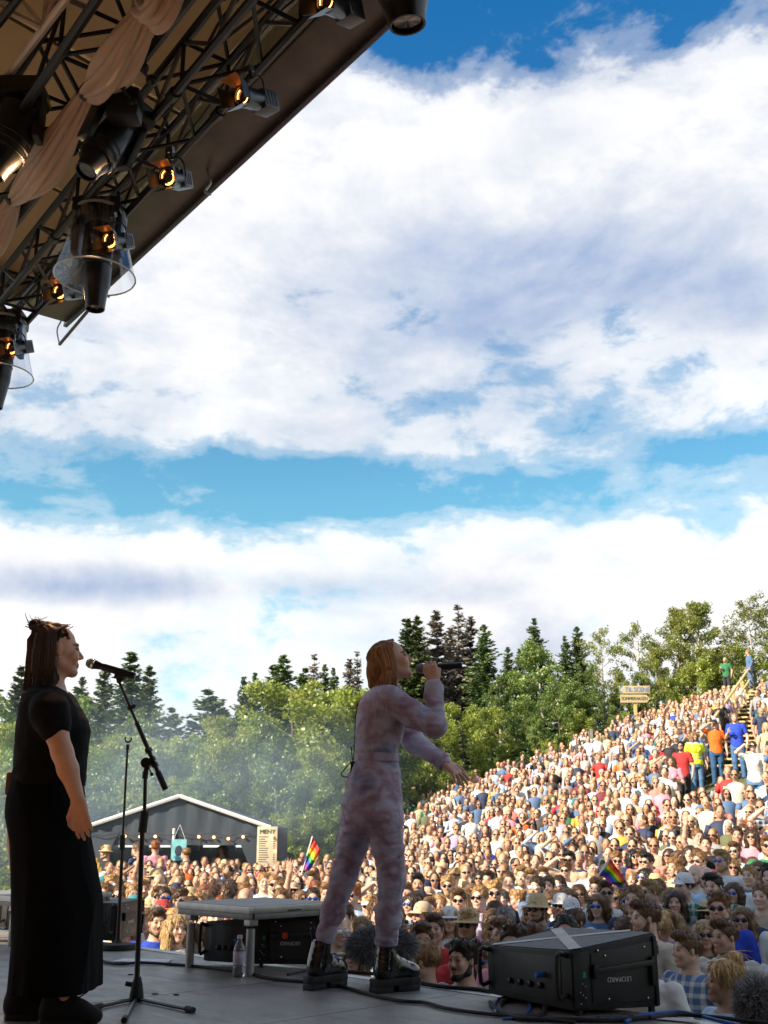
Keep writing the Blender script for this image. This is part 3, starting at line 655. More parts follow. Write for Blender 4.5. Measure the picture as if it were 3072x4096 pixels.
# the bright broadleaf belt in front, and mid-green fill
for k, px, top, Y, w in (
    ('alder1', -20, 2830, 43, 1.0), ('aspen2', 110, 2880, 42, 1.1), ('alder1', 270, 2850, 42, 1.1), ('aspen2', 400, 2900, 41, 1.1), ('alder1', 560, 2840, 43, 1.0), ('aspen1', 640, 2960, 40, 1.1),
    ('alder2', 740, 2880, 43, 1.0), ('aspen2', 930, 2890, 41, 1.1), ('aspen1', 860, 2860, 43, 1.0), ('aspen2', 1180, 2730, 43, 1.25), ('alder1', 1060, 2920, 41, 1.1), ('aspen1', 1375, 2720, 45, 1.2),
    ('aspen2', 1290, 2960, 40, 1.1), ('aspen2', 1460, 2900, 44, 1.1), ('alder1', 1560, 2860, 46, 1.1), ('aspen2', 1850, 2800, 46, 1.0), ('aspen2', 1730, 2840, 45, 1.0), ('aspen1', 1960, 2840, 47, 1.0),
    ('alder2', 1990, 2660, 50, .9), ('alder2', 2160, 2590, 50, 1.0), ('alder1', 2080, 2760, 48, 1.0), ('alder1', 2230, 2720, 48, 1.0), ('alder1', 2330, 2660, 49, 1.0), ('alder1', 2140, 2900, 47, .9),
    ('alder1', 2420, 2750, 48, .9), ('birch2', 2480, 2640, 50, .8), ('alder2', 2560, 2700, 50, .9), ('bush1', 2330, 2870, 47.5, .9), ('alder1', 2280, 2950, 47.5, .8), ('bush1', 2450, 2830, 48, .9), ('birch2', 2860, 2600, 50.5, .9),
    ('bush1', 2200, 2990, 46.5, .8), ('bush1', 2080, 3020, 46.5, .9), ('bush1', 1960, 3000, 46.5, 1.0), ('bush1', 1830, 3010, 45, 1.0), ('bush1', 1690, 3050, 45, 1.1),
    ('bush1', 30, 3120, 37, 1.0), ('bush1', 170, 3060, 38, 1.1), ('alder1', 60, 2980, 40, 1.0), ('alder1', 340, 3040, 39, 1.1), ('alder1', 480, 3060, 38.5, 1.1), ('alder1', 780, 3050, 38.5, 1.1), ('alder2', 1120, 3060, 38.5, 1.1), ('alder1', 940, 3080, 38, 1.1),
    ('alder1', 1240, 3090, 38.5, 1.1), ('alder1', 1400, 3080, 41, 1.1), ('bush1', 1330, 3230, 38.5, 1.0), ('bush1', 1190, 3250, 37.5, 1.0), ('bush1', 620, 3110, 37.5, 1.1), ('alder1', 1530, 3050, 43, 1.1),
    ('bush1', 2520, 2740, 49.5, .9), ('bush1', 2640, 2760, 49.5, .9), ('bush1', 2760, 2690, 49.5, .9), ('bush1', 2900, 2650, 49.5, .9), ('bush1', 2990, 2600, 50, .9)):
    plant(k, px, top + random.uniform(-60, 50), Y, w * random.uniform(.82, 1.0))
# ================================================================== rigging under the roof
def world_part(mb, name, mat, parent, **kw):
    """a part built in world coordinates under a thing standing anywhere"""
    o = mb.build(name, mat, None, **kw); o.parent = parent; o.matrix_parent_inverse = Matrix.LocRotScale(parent.location, parent.rotation_euler, parent.scale).inverted(); return o
M_truss = pmat('black_truss_tube', (0.009, 0.008, 0.008), 0.36, metal=0.15, var=0.5, scale=6)
M_pale = pmat('pale_roof_tube', (0.62, 0.50, 0.42), 0.45, metal=0.3, var=0.2, scale=5)
def truss(pa, pb, z, ext0, ext1, w, h, bay, rc, rb, mat, label, name='lighting_truss'):
    A, B = onz(*pa, z), onz(*pb, z); d = (B - A).normalized(); n = Vector((-d.y, d.x, 0)); n = n if n.y > 0 else -n
    A = A - d * ext0; B = B + d * ext1; L = (B - A).length
    t = thing(name, label, 'truss', A)
    off = [V3(0, 0, 0), -n * w, -n * w + V3(0, 0, h), V3(0, 0, h)]
    for o in off: world_part(MB().tube([A + o, B + o], rc, 8), 'chord', mat, t, smooth=True)
    k = int(L / bay)
    for i in range(k + 1):
        p = A + d * min(i * bay, L)
        for f in range(4):
            a, b = off[f], off[(f + 1) % 4]
            if i < k:
                q = p + d * bay
                world_part(MB().tube([p + a, q + b] if i % 2 else [p + b, q + a], rb, 6, False), 'brace', mat, t, smooth=True)
            if i % 2 == 0: world_part(MB().tube([p + a, p + b], rb, 6, False), 'strut', mat, t, smooth=True)
    for a in np.arange(0.6, L, 2.0):       # spigot collars where lengths of truss join
        for o in off[:2]: world_part(MB().tube([A + d * a + o, A + d * (a + 0.07) + o], rc * 1.35, 8), 'coupler', M_satin, t, smooth=True)
    return A, B, d, n
T1 = truss((1234, 60), (115, 1281), 4.98, 1.6, 3.5, 0.30, 0.30, 0.42, 0.028, 0.014, M_truss, 'black lighting truss along the roof front carrying the warm glowing lamps')
T2 = truss((758, 0), (102, 840), 5.05, 1.0, 3.0, 0.40, 0.40, 0.46, 0.030, 0.015, M_truss, 'black truss behind the lamp truss wrapped in a gathered pale cloth')
T3 = truss((262, 0), (10, 330), 5.35, 1.2, 2.2, 0.75, 0.85, 0.75, 0.026, 0.020, M_pale, 'pale metal roof truss of thick tubes above the draped truss', 'roof_truss')
T4 = truss((60, 10), (-260, 420), 5.3, 1.0, 2.0, 0.4, 0.4, 0.5, 0.025, 0.012, M_truss, 'black truss deep under the roof holding dark spotlights')
# cables strapped along the lamp truss
for i, (r, o) in enumerate(((0.011, -0.05), (0.009, -0.22), (0.010, 0.02))):
    A, B, d, n = T1; L = (B - A).length; pts = []
    for a in np.arange(0.2, L - 0.2, 0.35):
        pts.append(A + d * a - n * (0.15 + o + 0.05 * math.sin(a * 3 + i)) + V3(0, 0, 0.33 - 0.07 * abs(math.sin(a * 2.3 + i * 2))))
    tag(MB().tube(curve_pts(pts, 3), r, 5).build('power_cable', M_rubber, smooth=True), ('black cable lying thickest along the top of the lamp truss', 'black cable drooping at the rear of the lamp truss', 'black cable drooping at the middle of the lamp truss')[i], 'cable')

# gathered cloth on the second truss
def cloth_swag():
    M = pmat('pale_draped_cloth', (0.50, 0.36, 0.28), 0.85, var=0.12, scale=3, bump=0.25, bscale=8, stretch=(1, 1, 1))
    A, B, d, n = T2
    P = [onz(690, -90, 5.05), onz(600, 20, 5.05), onz(350, 372, 5.05), onz(56, 797, 5.05), onz(-120, 1060, 5.05)]
    path, rad = [], []
    for i in range(len(P) - 1):
        for k in range(28):
            t = k / 28; path.append(P[i].lerp(P[i + 1], t) + V3(0, 0, -0.10 * math.sin(math.pi * t))); rad.append(0.034 + 0.050 * math.sin(math.pi * t) ** 0.9)
    rad[0:28] = [0.075] * 28
    n_ = 72; vs = []; fs = []; x = n.copy()
    for i, p in enumerate(path):
        t = (path[min(i + 1, len(path) - 1)] - path[max(i - 1, 0)]).normalized(); y = V3(0, 0, 1); y = (y - t * y.dot(t)).normalized(); xx = t.cross(y)
        for k in range(n_):
            a = 2 * math.pi * k / n_; f = 1 + 0.30 * abs(math.sin(a * 5 + i * 0.05)) + 0.22 * math.sin(a * 4 - i * 0.11 + 1.5 * math.sin(i * .06)) + 0.22 * mnoise.noise(V3(i * 0.07, math.cos(a + i * .04) * 2.2, math.sin(a + i * .04) * 2.2))
            vs.append(p + (xx * math.cos(a) * 1.0 + y * math.sin(a) * 1.15) * rad[i] * f)
    for i in range(len(path) - 1): fs += [(i * n_ + k, i * n_ + (k + 1) % n_, (i + 1) * n_ + (k + 1) % n_, (i + 1) * n_ + k) for k in range(n_)]
    t = thing('draped_cloth', 'pale pinkish cloth gathered in knots along the second truss', 'cloth', P[1])
    world_part(MB().add(vs, fs), 'cloth', M, t, smooth=True)
    for q in (P[2], P[3]):
        dd = (P[3] - P[2]).normalized(); world_part(MB().tube([q - dd * 0.02, q + dd * 0.02], 0.055, 12), 'tie', M_black, t, smooth=True)
cloth_swag()

# ---- warm stage lamps with barn doors
M_glow = pmat('glowing_filament_ring', (1, 0.45, 0.15), 0.4, emit=(1.0, 0.36, 0.08), estr=4.0)
M_lens = pmat('dark_lens', (0.02, 0.018, 0.016), 0.08, spec=0.8)
M_warm = pmat('orange_lit_flap', (0.45, 0.20, 0.07), 0.35, metal=0.5, var=0.3)  # barn door coloured orange, the lamp's glow put into its paint
M_blue = pmat('blue_plug', (0.02, 0.15, 0.55), 0.4)
M_yel = pmat('yellow_label', (0.55, 0.38, 0.05), 0.5)
def lamp_proto():
    t = thing('stage_lamp', '', 'stage lamp', (0, 0, 0))
    # local +Y is the beam
    M = Matrix.Rotation(-math.pi / 2, 4, 'X')
    MB().lathe([(0.075, -0.16), (0.088, -0.14), (0.092, 0.02), (0.098, 0.03), (0.098, 0.055), (0.080, 0.056), (0.078, 0.02)], M, 24, False).build('housing', M_satin, t, smooth=True)
    MB().box((-0.085, -0.33, -0.085), (0.085, -0.14, 0.085)).build('lamp_box', pmat('dark_blue_grey_housing', (0.03, 0.035, 0.045), 0.35, metal=0.3, var=0.3), t, bevel=0.012)
    for k in range(4): MB().box((-0.089, -0.30 + k * 0.04, -0.055), (0.089, -0.285 + k * 0.04, 0.055)).build('cooling_fin', M_black, t)
    MB().lathe([(0.001, 0.022), (0.03, 0.030), (0.060, 0.026), (0.079, 0.018)], M, 24, False).build('lens', M_lens, t, smooth=True)
    for r, y, a0, a1 in ((0.071, 0.032, 2.3, 5.3), (0.056, 0.036, 2.6, 4.9), (0.066, 0.034, 0.0, 1.2)):
        pts = [V3(r * math.cos(a), y, r * math.sin(a)) for a in np.linspace(a0, a1, 22)]
        MB().tube(pts, 0.0045, 6).build('glow_ring', M_glow, t, smooth=True)
    for k, mat in ((0, M_satin), (1, M_satin), (2, M_warm), (3, M_satin)):
        a = (0.5 * math.pi, math.pi, 1.5 * math.pi, 0)[k]; Rr = Matrix.Rotation(a, 4, 'Y')
        pl = MB().add([Rr @ V3(0.088, 0.05, -0.06), Rr @ V3(0.088, 0.05, 0.06), Rr @ V3(0.135, 0.19, 0.095), Rr @ V3(0.135, 0.19, -0.095),
                       Rr @ V3(0.092, 0.05, -0.06), Rr @ V3(0.092, 0.05, 0.06), Rr @ V3(0.139, 0.19, 0.095), Rr @ V3(0.139, 0.19, -0.095)],
                      [(0, 1, 2, 3), (7, 6, 5, 4), (0, 4, 5, 1), (1, 5, 6, 2), (2, 6, 7, 3), (3, 7, 4, 0)])
        pl.build('barn_door', mat, t)
    y = MB(); y.tube(curve_pts([V3(-0.115, -0.12, 0), V3(-0.115, -0.12, 0.12), V3(-0.06, -0.12, 0.19), V3(0.06, -0.12, 0.19), V3(0.115, -0.12, 0.12), V3(0.115, -0.12, 0)], 4), 0.009, 6); y.build('yoke', M_satin, t, smooth=True)
    MB().tube([V3(0, -0.12, 0.18), V3(0, -0.12, 0.30)], 0.016, 8).box((-0.03, -0.15, 0.25), (0.03, -0.09, 0.30)).build('clamp', M_satin, t)
    ld = bpy.data.lights.new('lamp_beam', 'SPOT'); ld.energy = 1000; ld.color = (1.0, 0.55, 0.26); ld.spot_size = R(95); ld.spot_blend = 1.0; ld.shadow_soft_size = 0.07
    lo_ = bpy.data.objects.new('lamp_beam', ld); C.objects.link(lo_); lo_.parent = t; lo_.location = (0, 0.17, 0); lo_.rotation_euler = (math.pi / 2, 0, 0)
    MB().box((-0.02, -0.22, 0.085), (0.02, -0.19, 0.115)).build('plug', M_blue, t, bevel=0.004)
    MB().box((0.03, -0.13, 0.075), (0.055, -0.08, 0.10)).build('tag', M_yel, t)
    return t
lp = lamp_proto()
lamp_px = [((1318, 10), 'topmost of the row'), ((984, 388), 'second below the roof corner light'), ((679, 710), 'beside the big black moving light'), ((448, 962), 'in front of the nearer clear rain cover'),
           ((246, 1168), 'between the two clear rain covers'), ((54, 1392), 'in front of the farther clear rain cover')]
for i, ((px, py), ph) in enumerate(lamp_px):
    o = lp if i == 0 else copy_tree(lp)
    p = onz(px, py, 4.62); aim = V3(-0.55, -0.70, -0.30) if i < 2 else V3(-0.25, -0.80, -0.42)
    y = aim.normalized(); x = y.cross(V3(0, 0, 1)).normalized(); z = x.cross(y)
    o.location = p; o.rotation_euler = Matrix((x, y, z)).transposed().to_euler(); o.scale = (.64,) * 3
    tag(o, 'warm glowing stage lamp with barn doors, ' + ph, 'stage lamp', 'lamps hung along the lighting truss')
# ---- moving heads under clear rain covers
def clear_plastic():
    m = bpy.data.materials.new('clear_plastic'); m.use_nodes = True; nt = m.node_tree; nt.nodes.clear(); N = nt.nodes.new; L = nt.links.new
    tr = N('ShaderNodeBsdfTransparent'); tr.inputs[0].default_value = (0.86, 0.88, 0.92, 1); gl = N('ShaderNodeBsdfGlossy'); gl.inputs['Roughness'].default_value = 0.12
    n = N('ShaderNodeTexNoise'); n.inputs['Scale'].default_value = 9; n.inputs['Detail'].default_value = 6; n.inputs['Distortion'].default_value = 1.5
    b = N('ShaderNodeBump'); b.inputs['Strength'].default_value = 0.6; L(n.outputs['Fac'], b.inputs['Height']); L(b.outputs[0], gl.inputs['Normal'])
    fr = N('ShaderNodeLayerWeight'); fr.inputs[0].default_value = 0.25; L(b.outputs[0], fr.inputs['Normal'])
    ad = N('ShaderNodeMath'); ad.operation = 'MULTIPLY_ADD'; L(fr.outputs['Facing'], ad.inputs[0]); ad.inputs[1].default_value = 0.5; ad.inputs[2].default_value = 0.06
    mx = N('ShaderNodeMixShader'); L(ad.outputs[0], mx.inputs[0]); L(tr.outputs[0], mx.inputs[1]); L(gl.outputs[0], mx.inputs[2])
    o = N('ShaderNodeOutputMaterial'); L(mx.outputs[0], o.inputs[0]); return m
M_clear = clear_plastic()
def moving_head(name, label, top, length, r, dome=None, tilt=V3(0, 0, -1)):
    t = thing(name, label, 'moving light', top); I = Matrix.Identity(4)
    MB().box((-0.17, -0.12, -0.02), (0.17, 0.12, 0.10)).build('base', M_black, t, bevel=0.02)
    for s in (-1, 1): MB().box((s * 0.15 - 0.025, -0.06, -0.30), (s * 0.15 + 0.025, 0.06, -0.02)).build('yoke_arm', M_black, t, bevel=0.015)
    Z = zframe((0, 0, -0.20), tilt); L = length
    b = MB().lathe([(0.02, -0.14), (r * 0.95, -0.12), (r * 1.05, 0.05), (r, L * 0.55), (r * 0.72, L - 0.06), (r * 0.66, L), (r * 0.58, L), (r * 0.55, L - 0.03), (0.001, L - 0.03)], Z, 24, False).build('head', M_satin, t, smooth=True)
    for k in range(3): MB().lathe([(r * 1.03, 0.08 + k * 0.05), (r * 1.07, 0.09 + k * 0.05), (r * 1.03, 0.10 + k * 0.05)], Z, 24, False).build('cooling_ring', M_black, b, smooth=True)
    MB().lathe([(0.001, L - 0.025), (r * 0.5, L - 0.02)], Z, 16, False).build('lens', M_lens, b)
    if dome:
        d = MB(); n = 40; hs = [(dome * 0.55, 0.10), (dome * 0.62, 0.02), (dome * 0.72, -0.15), (dome * 0.86, -0.32), (dome, -0.47)]
        o = d.lathe(hs, I, n, False).build('rain_cover', M_clear, t, smooth=True)
        MB().tube([V3(dome * math.cos(a), dome * math.sin(a), -0.47) for a in np.linspace(0, 2 * math.pi, 41)], 0.006, 6, False).build('rim', pmat('clear_rim', (0.6, 0.62, 0.66), 0.2), o, smooth=True)
        MB().tube([V3(dome * 0.6 * math.cos(a), dome * 0.6 * math.sin(a), 0.03) for a in np.linspace(0, 2 * math.pi, 33)], 0.012, 6, False).build('collar', pmat('grey_collar', (0.25, 0.25, 0.25), 0.3), o, smooth=True)
    return t
moving_head('moving_light', 'black moving light under a clear plastic rain cover nearer the roof corner', onz(400, 868, 4.92), 0.52, 0.098, 0.275, V3(0.04, 0, -1))
moving_head('moving_light', 'black moving light under a clear plastic rain cover at the far end of the truss', onz(20, 1300, 4.92), 0.56, 0.098, 0.275, V3(-0.02, 0, -1))
m3 = moving_head('moving_light', 'big uncovered black moving light tipped sideways above the lamp truss', onz(490, 455, 4.98), 0.32, 0.105, None, V3(-0.25, -0.2, -1)); m3.rotation_euler = (0.25, 0.2, 0.9)
m4 = moving_head('moving_light', 'black moving light hanging from the deep truss behind the draped cloth', onz(70, 400, 5.2), 0.36, 0.14, None, V3(-0.35, 0, -1)); m4.scale = (1.0,) * 3
m5 = moving_head('moving_light', 'black lamp poking past the roof front edge against blue sky', onz(1590, -330, 5.25), 0.42, 0.14, None, V3(0.12, 0.15, -1))
MB().box((0.18, 0.02, 0.01), (0.183, 0.10, 0.03)).build('yellow_label', M_yel, m4)
# chain hoist and its two ball-ended hanging arms
hp = onz(500, 405, 4.95); t = thing('chain_hoist', 'black chain hoist hanging between the two black trusses', 'hoist', hp)
MB().box((-0.10, -0.07, -0.14), (0.10, 0.07, 0.06)).build('motor', M_black, t, bevel=0.03)
MB().tube([V3(0, 0, 0.05), V3(0, 0, 0.75)], 0.012, 6).build('chain', M_steel, t)
for i, (a, b) in enumerate((((575, 290), (606, 322)), ((488, 355), (532, 410)))):
    p, q = onz(*a, 4.9), onz(*b, 4.9)
    t = thing('ball_ended_arm', ('ball-ended black arm clamped to the draped truss beside the chain hoist', 'ball-ended black arm on the lamp truss side of the chain hoist')[i], 'arm', p)
    world_part(MB().tube([p + V3(0, 0, .22), p, q], 0.012, 6), 'rod', M_satin, t); world_part(MB().ball(q, 0.034, 12, 8), 'ball', M_satin, t, smooth=True); world_part(MB().ball(p + V3(0, 0, 0.03), 0.03, 8, 6), 'joint', M_satin, t, smooth=True)

# ================================================================== bar tent
M_tentcloth = pmat('dark_blue_grey_tent_cloth', (0.045, 0.06, 0.08), 0.6, var=0.35, scale=1.3, bump=0.4, bscale=4, stretch=(1, 1, 0.3))
M_white = pmat('white_painted_metal', (0.75, 0.75, 0.74), 0.4, var=0.08)
M_cream = pmat('cream_board', (0.62, 0.52, 0.36), 0.7, var=0.1, scale=3)
M_ink = pmat('dark_ink', (0.03, 0.04, 0.03), 0.8)
M_green_ink = pmat('green_ink', (0.03, 0.10, 0.03), 0.8)
M_wood = pmat('fresh_pine', (0.62, 0.45, 0.22), 0.65, var=0.25, scale=5, bump=0.2, bscale=40, stretch=(1, 8, 8))
def bar_tent():
    Y = 29.0; ap = at(713, 3194, Y); el = at(338, 3322, Y); er = at(1082, 3304, Y); er.z = el.z = (el.z + er.z) / 2; ap.x = (el.x + er.x) / 2 + 0.02; D = 5.0
    t = thing('bar_tent', 'dark gabled bar tent with white frame edges and string of bulbs below the wood', 'tent', (ap.x, Y, GZ)); b = V3(0, D, 0)
    P = lambda mb, n, m, **k: world_part(mb, n, m, t, **k)
    for e in (el, er):
        P(MB().tube([e + V3(0, -.05, .02), ap + V3(0, -.05, .06)], 0.055, 6), 'rafter', M_white)
        up = V3(0, 0, .03)
        P(MB().add([e + up, ap + up, ap + b + up, e + b + up, e, ap, ap + b, e + b], [(0, 1, 2, 3), (4, 7, 6, 5), (0, 4, 5, 1), (3, 2, 6, 7), (0, 3, 7, 4)]), 'roof_panel', M_tentcloth)
    # gable cloth with hanging pleats
    mb = MB(); n = 36; vs = []
    for i in range(n + 1):
        f = i / n; x = el.x + (er.x - el.x) * f; zt = el.z + (ap.z - el.z) * (1 - abs(f - 0.5) * 2); off = 0.05 * math.sin(i * 1.7)
        vs += [V3(x, Y + 0.03, zt), V3(x, Y + 0.03 + off, el.z - 0.05), V3(x, Y + 0.03 - off, el.z - 0.42)]
    for i in range(n): k = 3 * i; mb.add([], []); mb.f += [(k, k + 3, k + 4, k + 1), (k + 1, k + 4, k + 5, k + 2)]
    mb.v = [tuple(v) for v in vs]; P(mb, 'gable_cloth', M_tentcloth, smooth=True)
    P(MB().box((el.x, Y + D - .05, GZ), (er.x, Y + D, el.z)), 'back_wall', M_tentcloth)
    for e, s in ((el, 1), (er, -1)):
        P(MB().box((e.x - .02, Y + .05, GZ), (e.x + .02, Y + D - .06, el.z - 0.01)), 'side_wall', M_tentcloth)
        P(MB().add([V3(e.x, Y, el.z - .1), V3(e.x + s * 0.9, Y, el.z - .1), V3(e.x + s * .15, Y + .02, GZ + .8), V3(e.x, Y + .02, GZ + .8)], [(0, 1, 2, 3)]), 'tied_flap', M_tentcloth)
    for x in (el.x + .03, ap.x - .1, er.x - .03): P(MB().tube([V3(x, Y - .02, GZ), V3(x, Y - .02, el.z)], 0.04, 8), 'pole', M_white if abs(x - ap.x) < .5 else M_steel)
    P(MB().box((el.x + .3, Y + 1.6, GZ), (er.x - .3, Y + 2.1, GZ + 1.1)), 'bar_counter', pmat('dark_counter', (0.03, 0.03, 0.035), 0.4))
    P(MB().box((el.x + .3, Y + 3.9, GZ), (er.x - .3, Y + 4.2, GZ + 1.9)), 'back_shelf', pmat('shelf_dark', (0.05, 0.045, 0.04), 0.5))
    lit = pmat('lit_fridge_header', (0.8, 0.8, 0.75), 0.4, emit=(1, 0.93, 0.8), estr=0.75)
    for px in (515, 640, 855, 985): c = at(px, 3372, Y + 3.8); P(MB().box((c.x - .30, Y + 3.78, c.z - .12), (c.x + .30, Y + 3.86, c.z + .12)), 'lit_panel', lit)
    gl = pmat('glowing_bulb', (1, .5, .2), 0.4, emit=(1, 0.40, 0.12), estr=5)
    for px, py in ((500, 3345), (560, 3347), (621, 3346), (795, 3347), (855, 3349), (913, 3355), (972, 3347), (1080, 3345)):
        c = at(px, py, Y - .06); P(MB().ball(c, 0.034, 8, 6), 'bulb', gl, smooth=True)
    P(MB().tube([at(x, 3338 + 6 * math.sin(x * 0.05), Y - .06) for x in range(345, 1085, 20)], 0.008, 4), 'light_string', M_black)
    for i in range(12): x = el.x + .5 + i * 0.36; P(MB().lathe([(.035, 0), (.035, .16), (.014, .22), (.014, .28)], Matrix.Translation((x, Y + 4.02, GZ + 1.9)), 8), 'bottle', pmat('bottle%d' % (i % 3), ((.05, .12, .05), (.2, .1, .03), (.1, .1, .12))[i % 3], 0.15))
bar_tent()
def menu_board():
    Y = 28.6; a, b = at(1030, 3306, Y), at(1107, 3432, Y); t = thing('menu_board', 'tall cream menu board with green heading standing at the tent corner', 'sign', ((a.x + b.x) / 2, Y, GZ))
    world_part(MB().box((a.x, Y, b.z - .55), (b.x, Y + .05, a.z)), 'board', M_cream, t, bevel=0.01)
    for x in (a.x + .04, b.x - .04): world_part(MB().box((x - .025, Y + .055, GZ), (x + .025, Y + .1, a.z - .05)), 'post', M_wood, t)
    o = link('heading', text_mesh('MENY', 0.15, 0.004, 'heading'), M_green_ink, t); o.matrix_local = Matrix.Translation((0, -.008, a.z - .13 - GZ)) @ Matrix.Rotation(math.pi / 2, 4, 'X')
    for i in range(12):
        z = a.z - .26 - i * .055; w = random.uniform(.14, .27)
        world_part(MB().box((a.x + .05, Y - .005, z), (a.x + .05 + w, Y - .001, z + .016)), 'menu_line', M_ink, t); world_part(MB().box((b.x - .10, Y - .005, z), (b.x - .05, Y - .001, z + .016)), 'price', M_ink, t)
    for z in (3345, 3405): world_part(MB().ball(at(1086 if z < 3400 else 1100, z, Y - .05), .03, 8, 6), 'bulb', MATS['glowing_bulb'], t, smooth=True)
menu_board()
c = at(715, 3400, 28.7); t = thing('hanging_poster', 'turquoise poster hanging from the tent pole by white cords', 'poster', c)
MB().box((-.19, -.01, -.26), (.19, .01, .26)).build('sheet', pmat('turquoise_print', (0.22, 0.55, 0.58), 0.6, var=.3, scale=6), t); MB().ball((0, -.012, -.02), (.10, .006, .13), 12, 8).build('printed_shape', pmat('dark_print', (.03, .04, .07), .6), t)
for s in (-1, 1): MB().tube([V3(s * .15, 0, .26), V3(0, 0, .62)], .006, 4).build('cord', M_white, t)
# yellow upright bars by the tent
c = at(392, 3520, 24); t = thing('golden_bar_sculpture', 'cluster of golden upright bars of stepped height left of the tent', 'sculpture', (c.x, 24, GZ)); M_gold = pmat('golden_paint', (0.55, 0.36, 0.06), 0.35, metal=0.3)
for i, h in enumerate((3440, 3455, 3432, 3450, 3470, 3500)):
    p = at(372 + i * 8, h, 24); MB().box((p.x - c.x - .018, -.05, 0), (p.x - c.x + .018, .05, p.z - GZ)).build('bar', M_gold, t, bevel=0.006)

# ================================================================== sign on the ridge
def sign():
    Y = 45.0; M_sb = pmat('plywood_sign', (0.55, 0.42, 0.24), 0.7, var=0.12, scale=3); M_bi = pmat('blue_ink', (0.03, 0.22, 0.55), 0.6)
    a, b, c, d = at(2478, 2743, Y), at(2601, 2774, Y), at(2481, 2779, Y), at(2601, 2810, Y); mid = (a + d) / 2; g = ground_z(mid.x, Y)
    t = thing('signpost', 'wooden signpost reading TIL SCENE and SOMMERHAGEN above the hillside crowd', 'sign', (mid.x, Y, g))
    world_part(MB().box((a.x, Y, b.z), (b.x, Y + .04, a.z)), 'upper_board', M_sb, t, bevel=0.008)['label'] = 'tan board lettered TIL SCENE in blue with a blue arrow head'
    world_part(MB().prism([(c.x, d.z), (d.x - .14, d.z), (d.x, (c.z + d.z) / 2), (d.x - .14, c.z), (c.x, c.z)], Matrix(((1, 0, 0, 0), (0, 0, -.04, Y + .04), (0, 1, 0, 0), (0, 0, 0, 1)))), 'lower_board', M_sb, t)['label'] = 'tan pointed board lettered SOMMERHAGEN'
    world_part(MB().box((mid.x - .06, Y + .05, g), (mid.x + .06, Y + .13, a.z - .1)), 'post', M_wood, t)
    H = a.z - b.z
    for s, p, sz, m in (('TIL SCENE', V3((a.x + b.x) / 2 + .10, Y - .006, (a.z + b.z) / 2), H * .78, M_bi), ('SOMMERHAGEN', V3((a.x + b.x) / 2 - .04, Y - .006, (c.z + d.z) / 2), H * .60, M_green_ink)):
        o = link('lettering', text_mesh(s, sz, 0.005, 'lettering'), m, t); o.matrix_local = Matrix.Translation(p - t.location) @ Matrix.Rotation(math.pi / 2, 4, 'X')
        wmax = (b.x - a.x) * (0.80 if 'TIL' in s else .86); o.scale.x = wmax / o.dimensions.x if o.dimensions.x else 1
    x0, z0, z1 = a.x, a.z, b.z
    for q in ((z0, z0 - H * .45), (z1, z1 + H * .45)):
        world_part(MB().add([V3(x0 + .01, Y - .006, q[0]), V3(x0 + .13, Y - .006, q[0]), V3(x0 + .01, Y - .006, q[1]), V3(x0 + .01, Y - .001, q[0]), V3(x0 + .13, Y - .001, q[0]), V3(x0 + .01, Y - .001, q[1])], [(0, 1, 2), (3, 5, 4), (0, 3, 4, 1), (1, 4, 5, 2), (2, 5, 3, 0)]), 'arrow_corner', M_bi, t)
sign()
# ================================================================== wooden stair and benches on the hill
def foot_at(px, py, lift=0.0):
    """the point of the sloping ground (raised by lift) that shows at a pixel"""
    Y = 6.0
    while Y < 60:
        p = at(px, py, Y)
        if p.z <= ground_z(p.x, Y) + lift: return p
        Y += .05
    return at(px, py, 45)
def stair():
    A, B = foot_at(2965, 3088), foot_at(3115, 2770); A.z += .06; B.z += .1
    d = Vector((B.x - A.x, B.y - A.y, 0)); L = d.length; d.normalize(); s = Vector((d.y, -d.x, 0)); n = 17
    t = thing('wooden_staircase', 'fresh pine staircase with handrails climbing through the hillside crowd', 'staircase', A)
    for i in range(n):
        f = i / n; p = A.lerp(B, f); M = Matrix((s, d, V3(0, 0, 1))).transposed().to_4x4(); M.translation = p
        world_part(MB().box((-1.0, 0, .10), (1.0, L / n * .86, .155), M), 'tread', M_wood, t)
    for off in (-1.06, 1.06):
        for h, w in ((1.0, .05), (.55, .04), (.05, .09)):
            p, q = A + s * off + V3(0, 0, h), B + s * off + V3(0, 0, h); world_part(MB().tube([p - d * .6 - V3(0, 0, .25), q], w, 4), 'handrail' if h > .5 else 'stringer', M_wood, t)
        for i in range(6):
            p = A.lerp(B, i / 5) + s * off * 1.03; world_part(MB().box((p.x - .05, p.y - .05, p.z - .3), (p.x + .05, p.y + .05, p.z + 1.0)), 'post', M_wood, t)
    for i in range(9):
        p = A + s * 1.9 + d * (i * 0.95 - .5); z = ground_z(p.x + 1, p.y) + .35; M = Matrix((s, d, V3(0, 0, 1))).transposed().to_4x4(); M.translation = V3(p.x, p.y, z)
        b = thing('bench_plank', 'pine plank bench on the terraced slope beside the staircase', 'bench', M.translation, 0, 'plank benches beside the staircase')
        world_part(MB().box((-.6, -.18, 0), (2.4, .18, .06), M), 'seat', M_wood, b)
        for k in (-.4, .9, 2.1): world_part(MB().box((k, -.12, -.8), (k + .1, .12, -.001), M), 'support', M_wood, b)
stair()
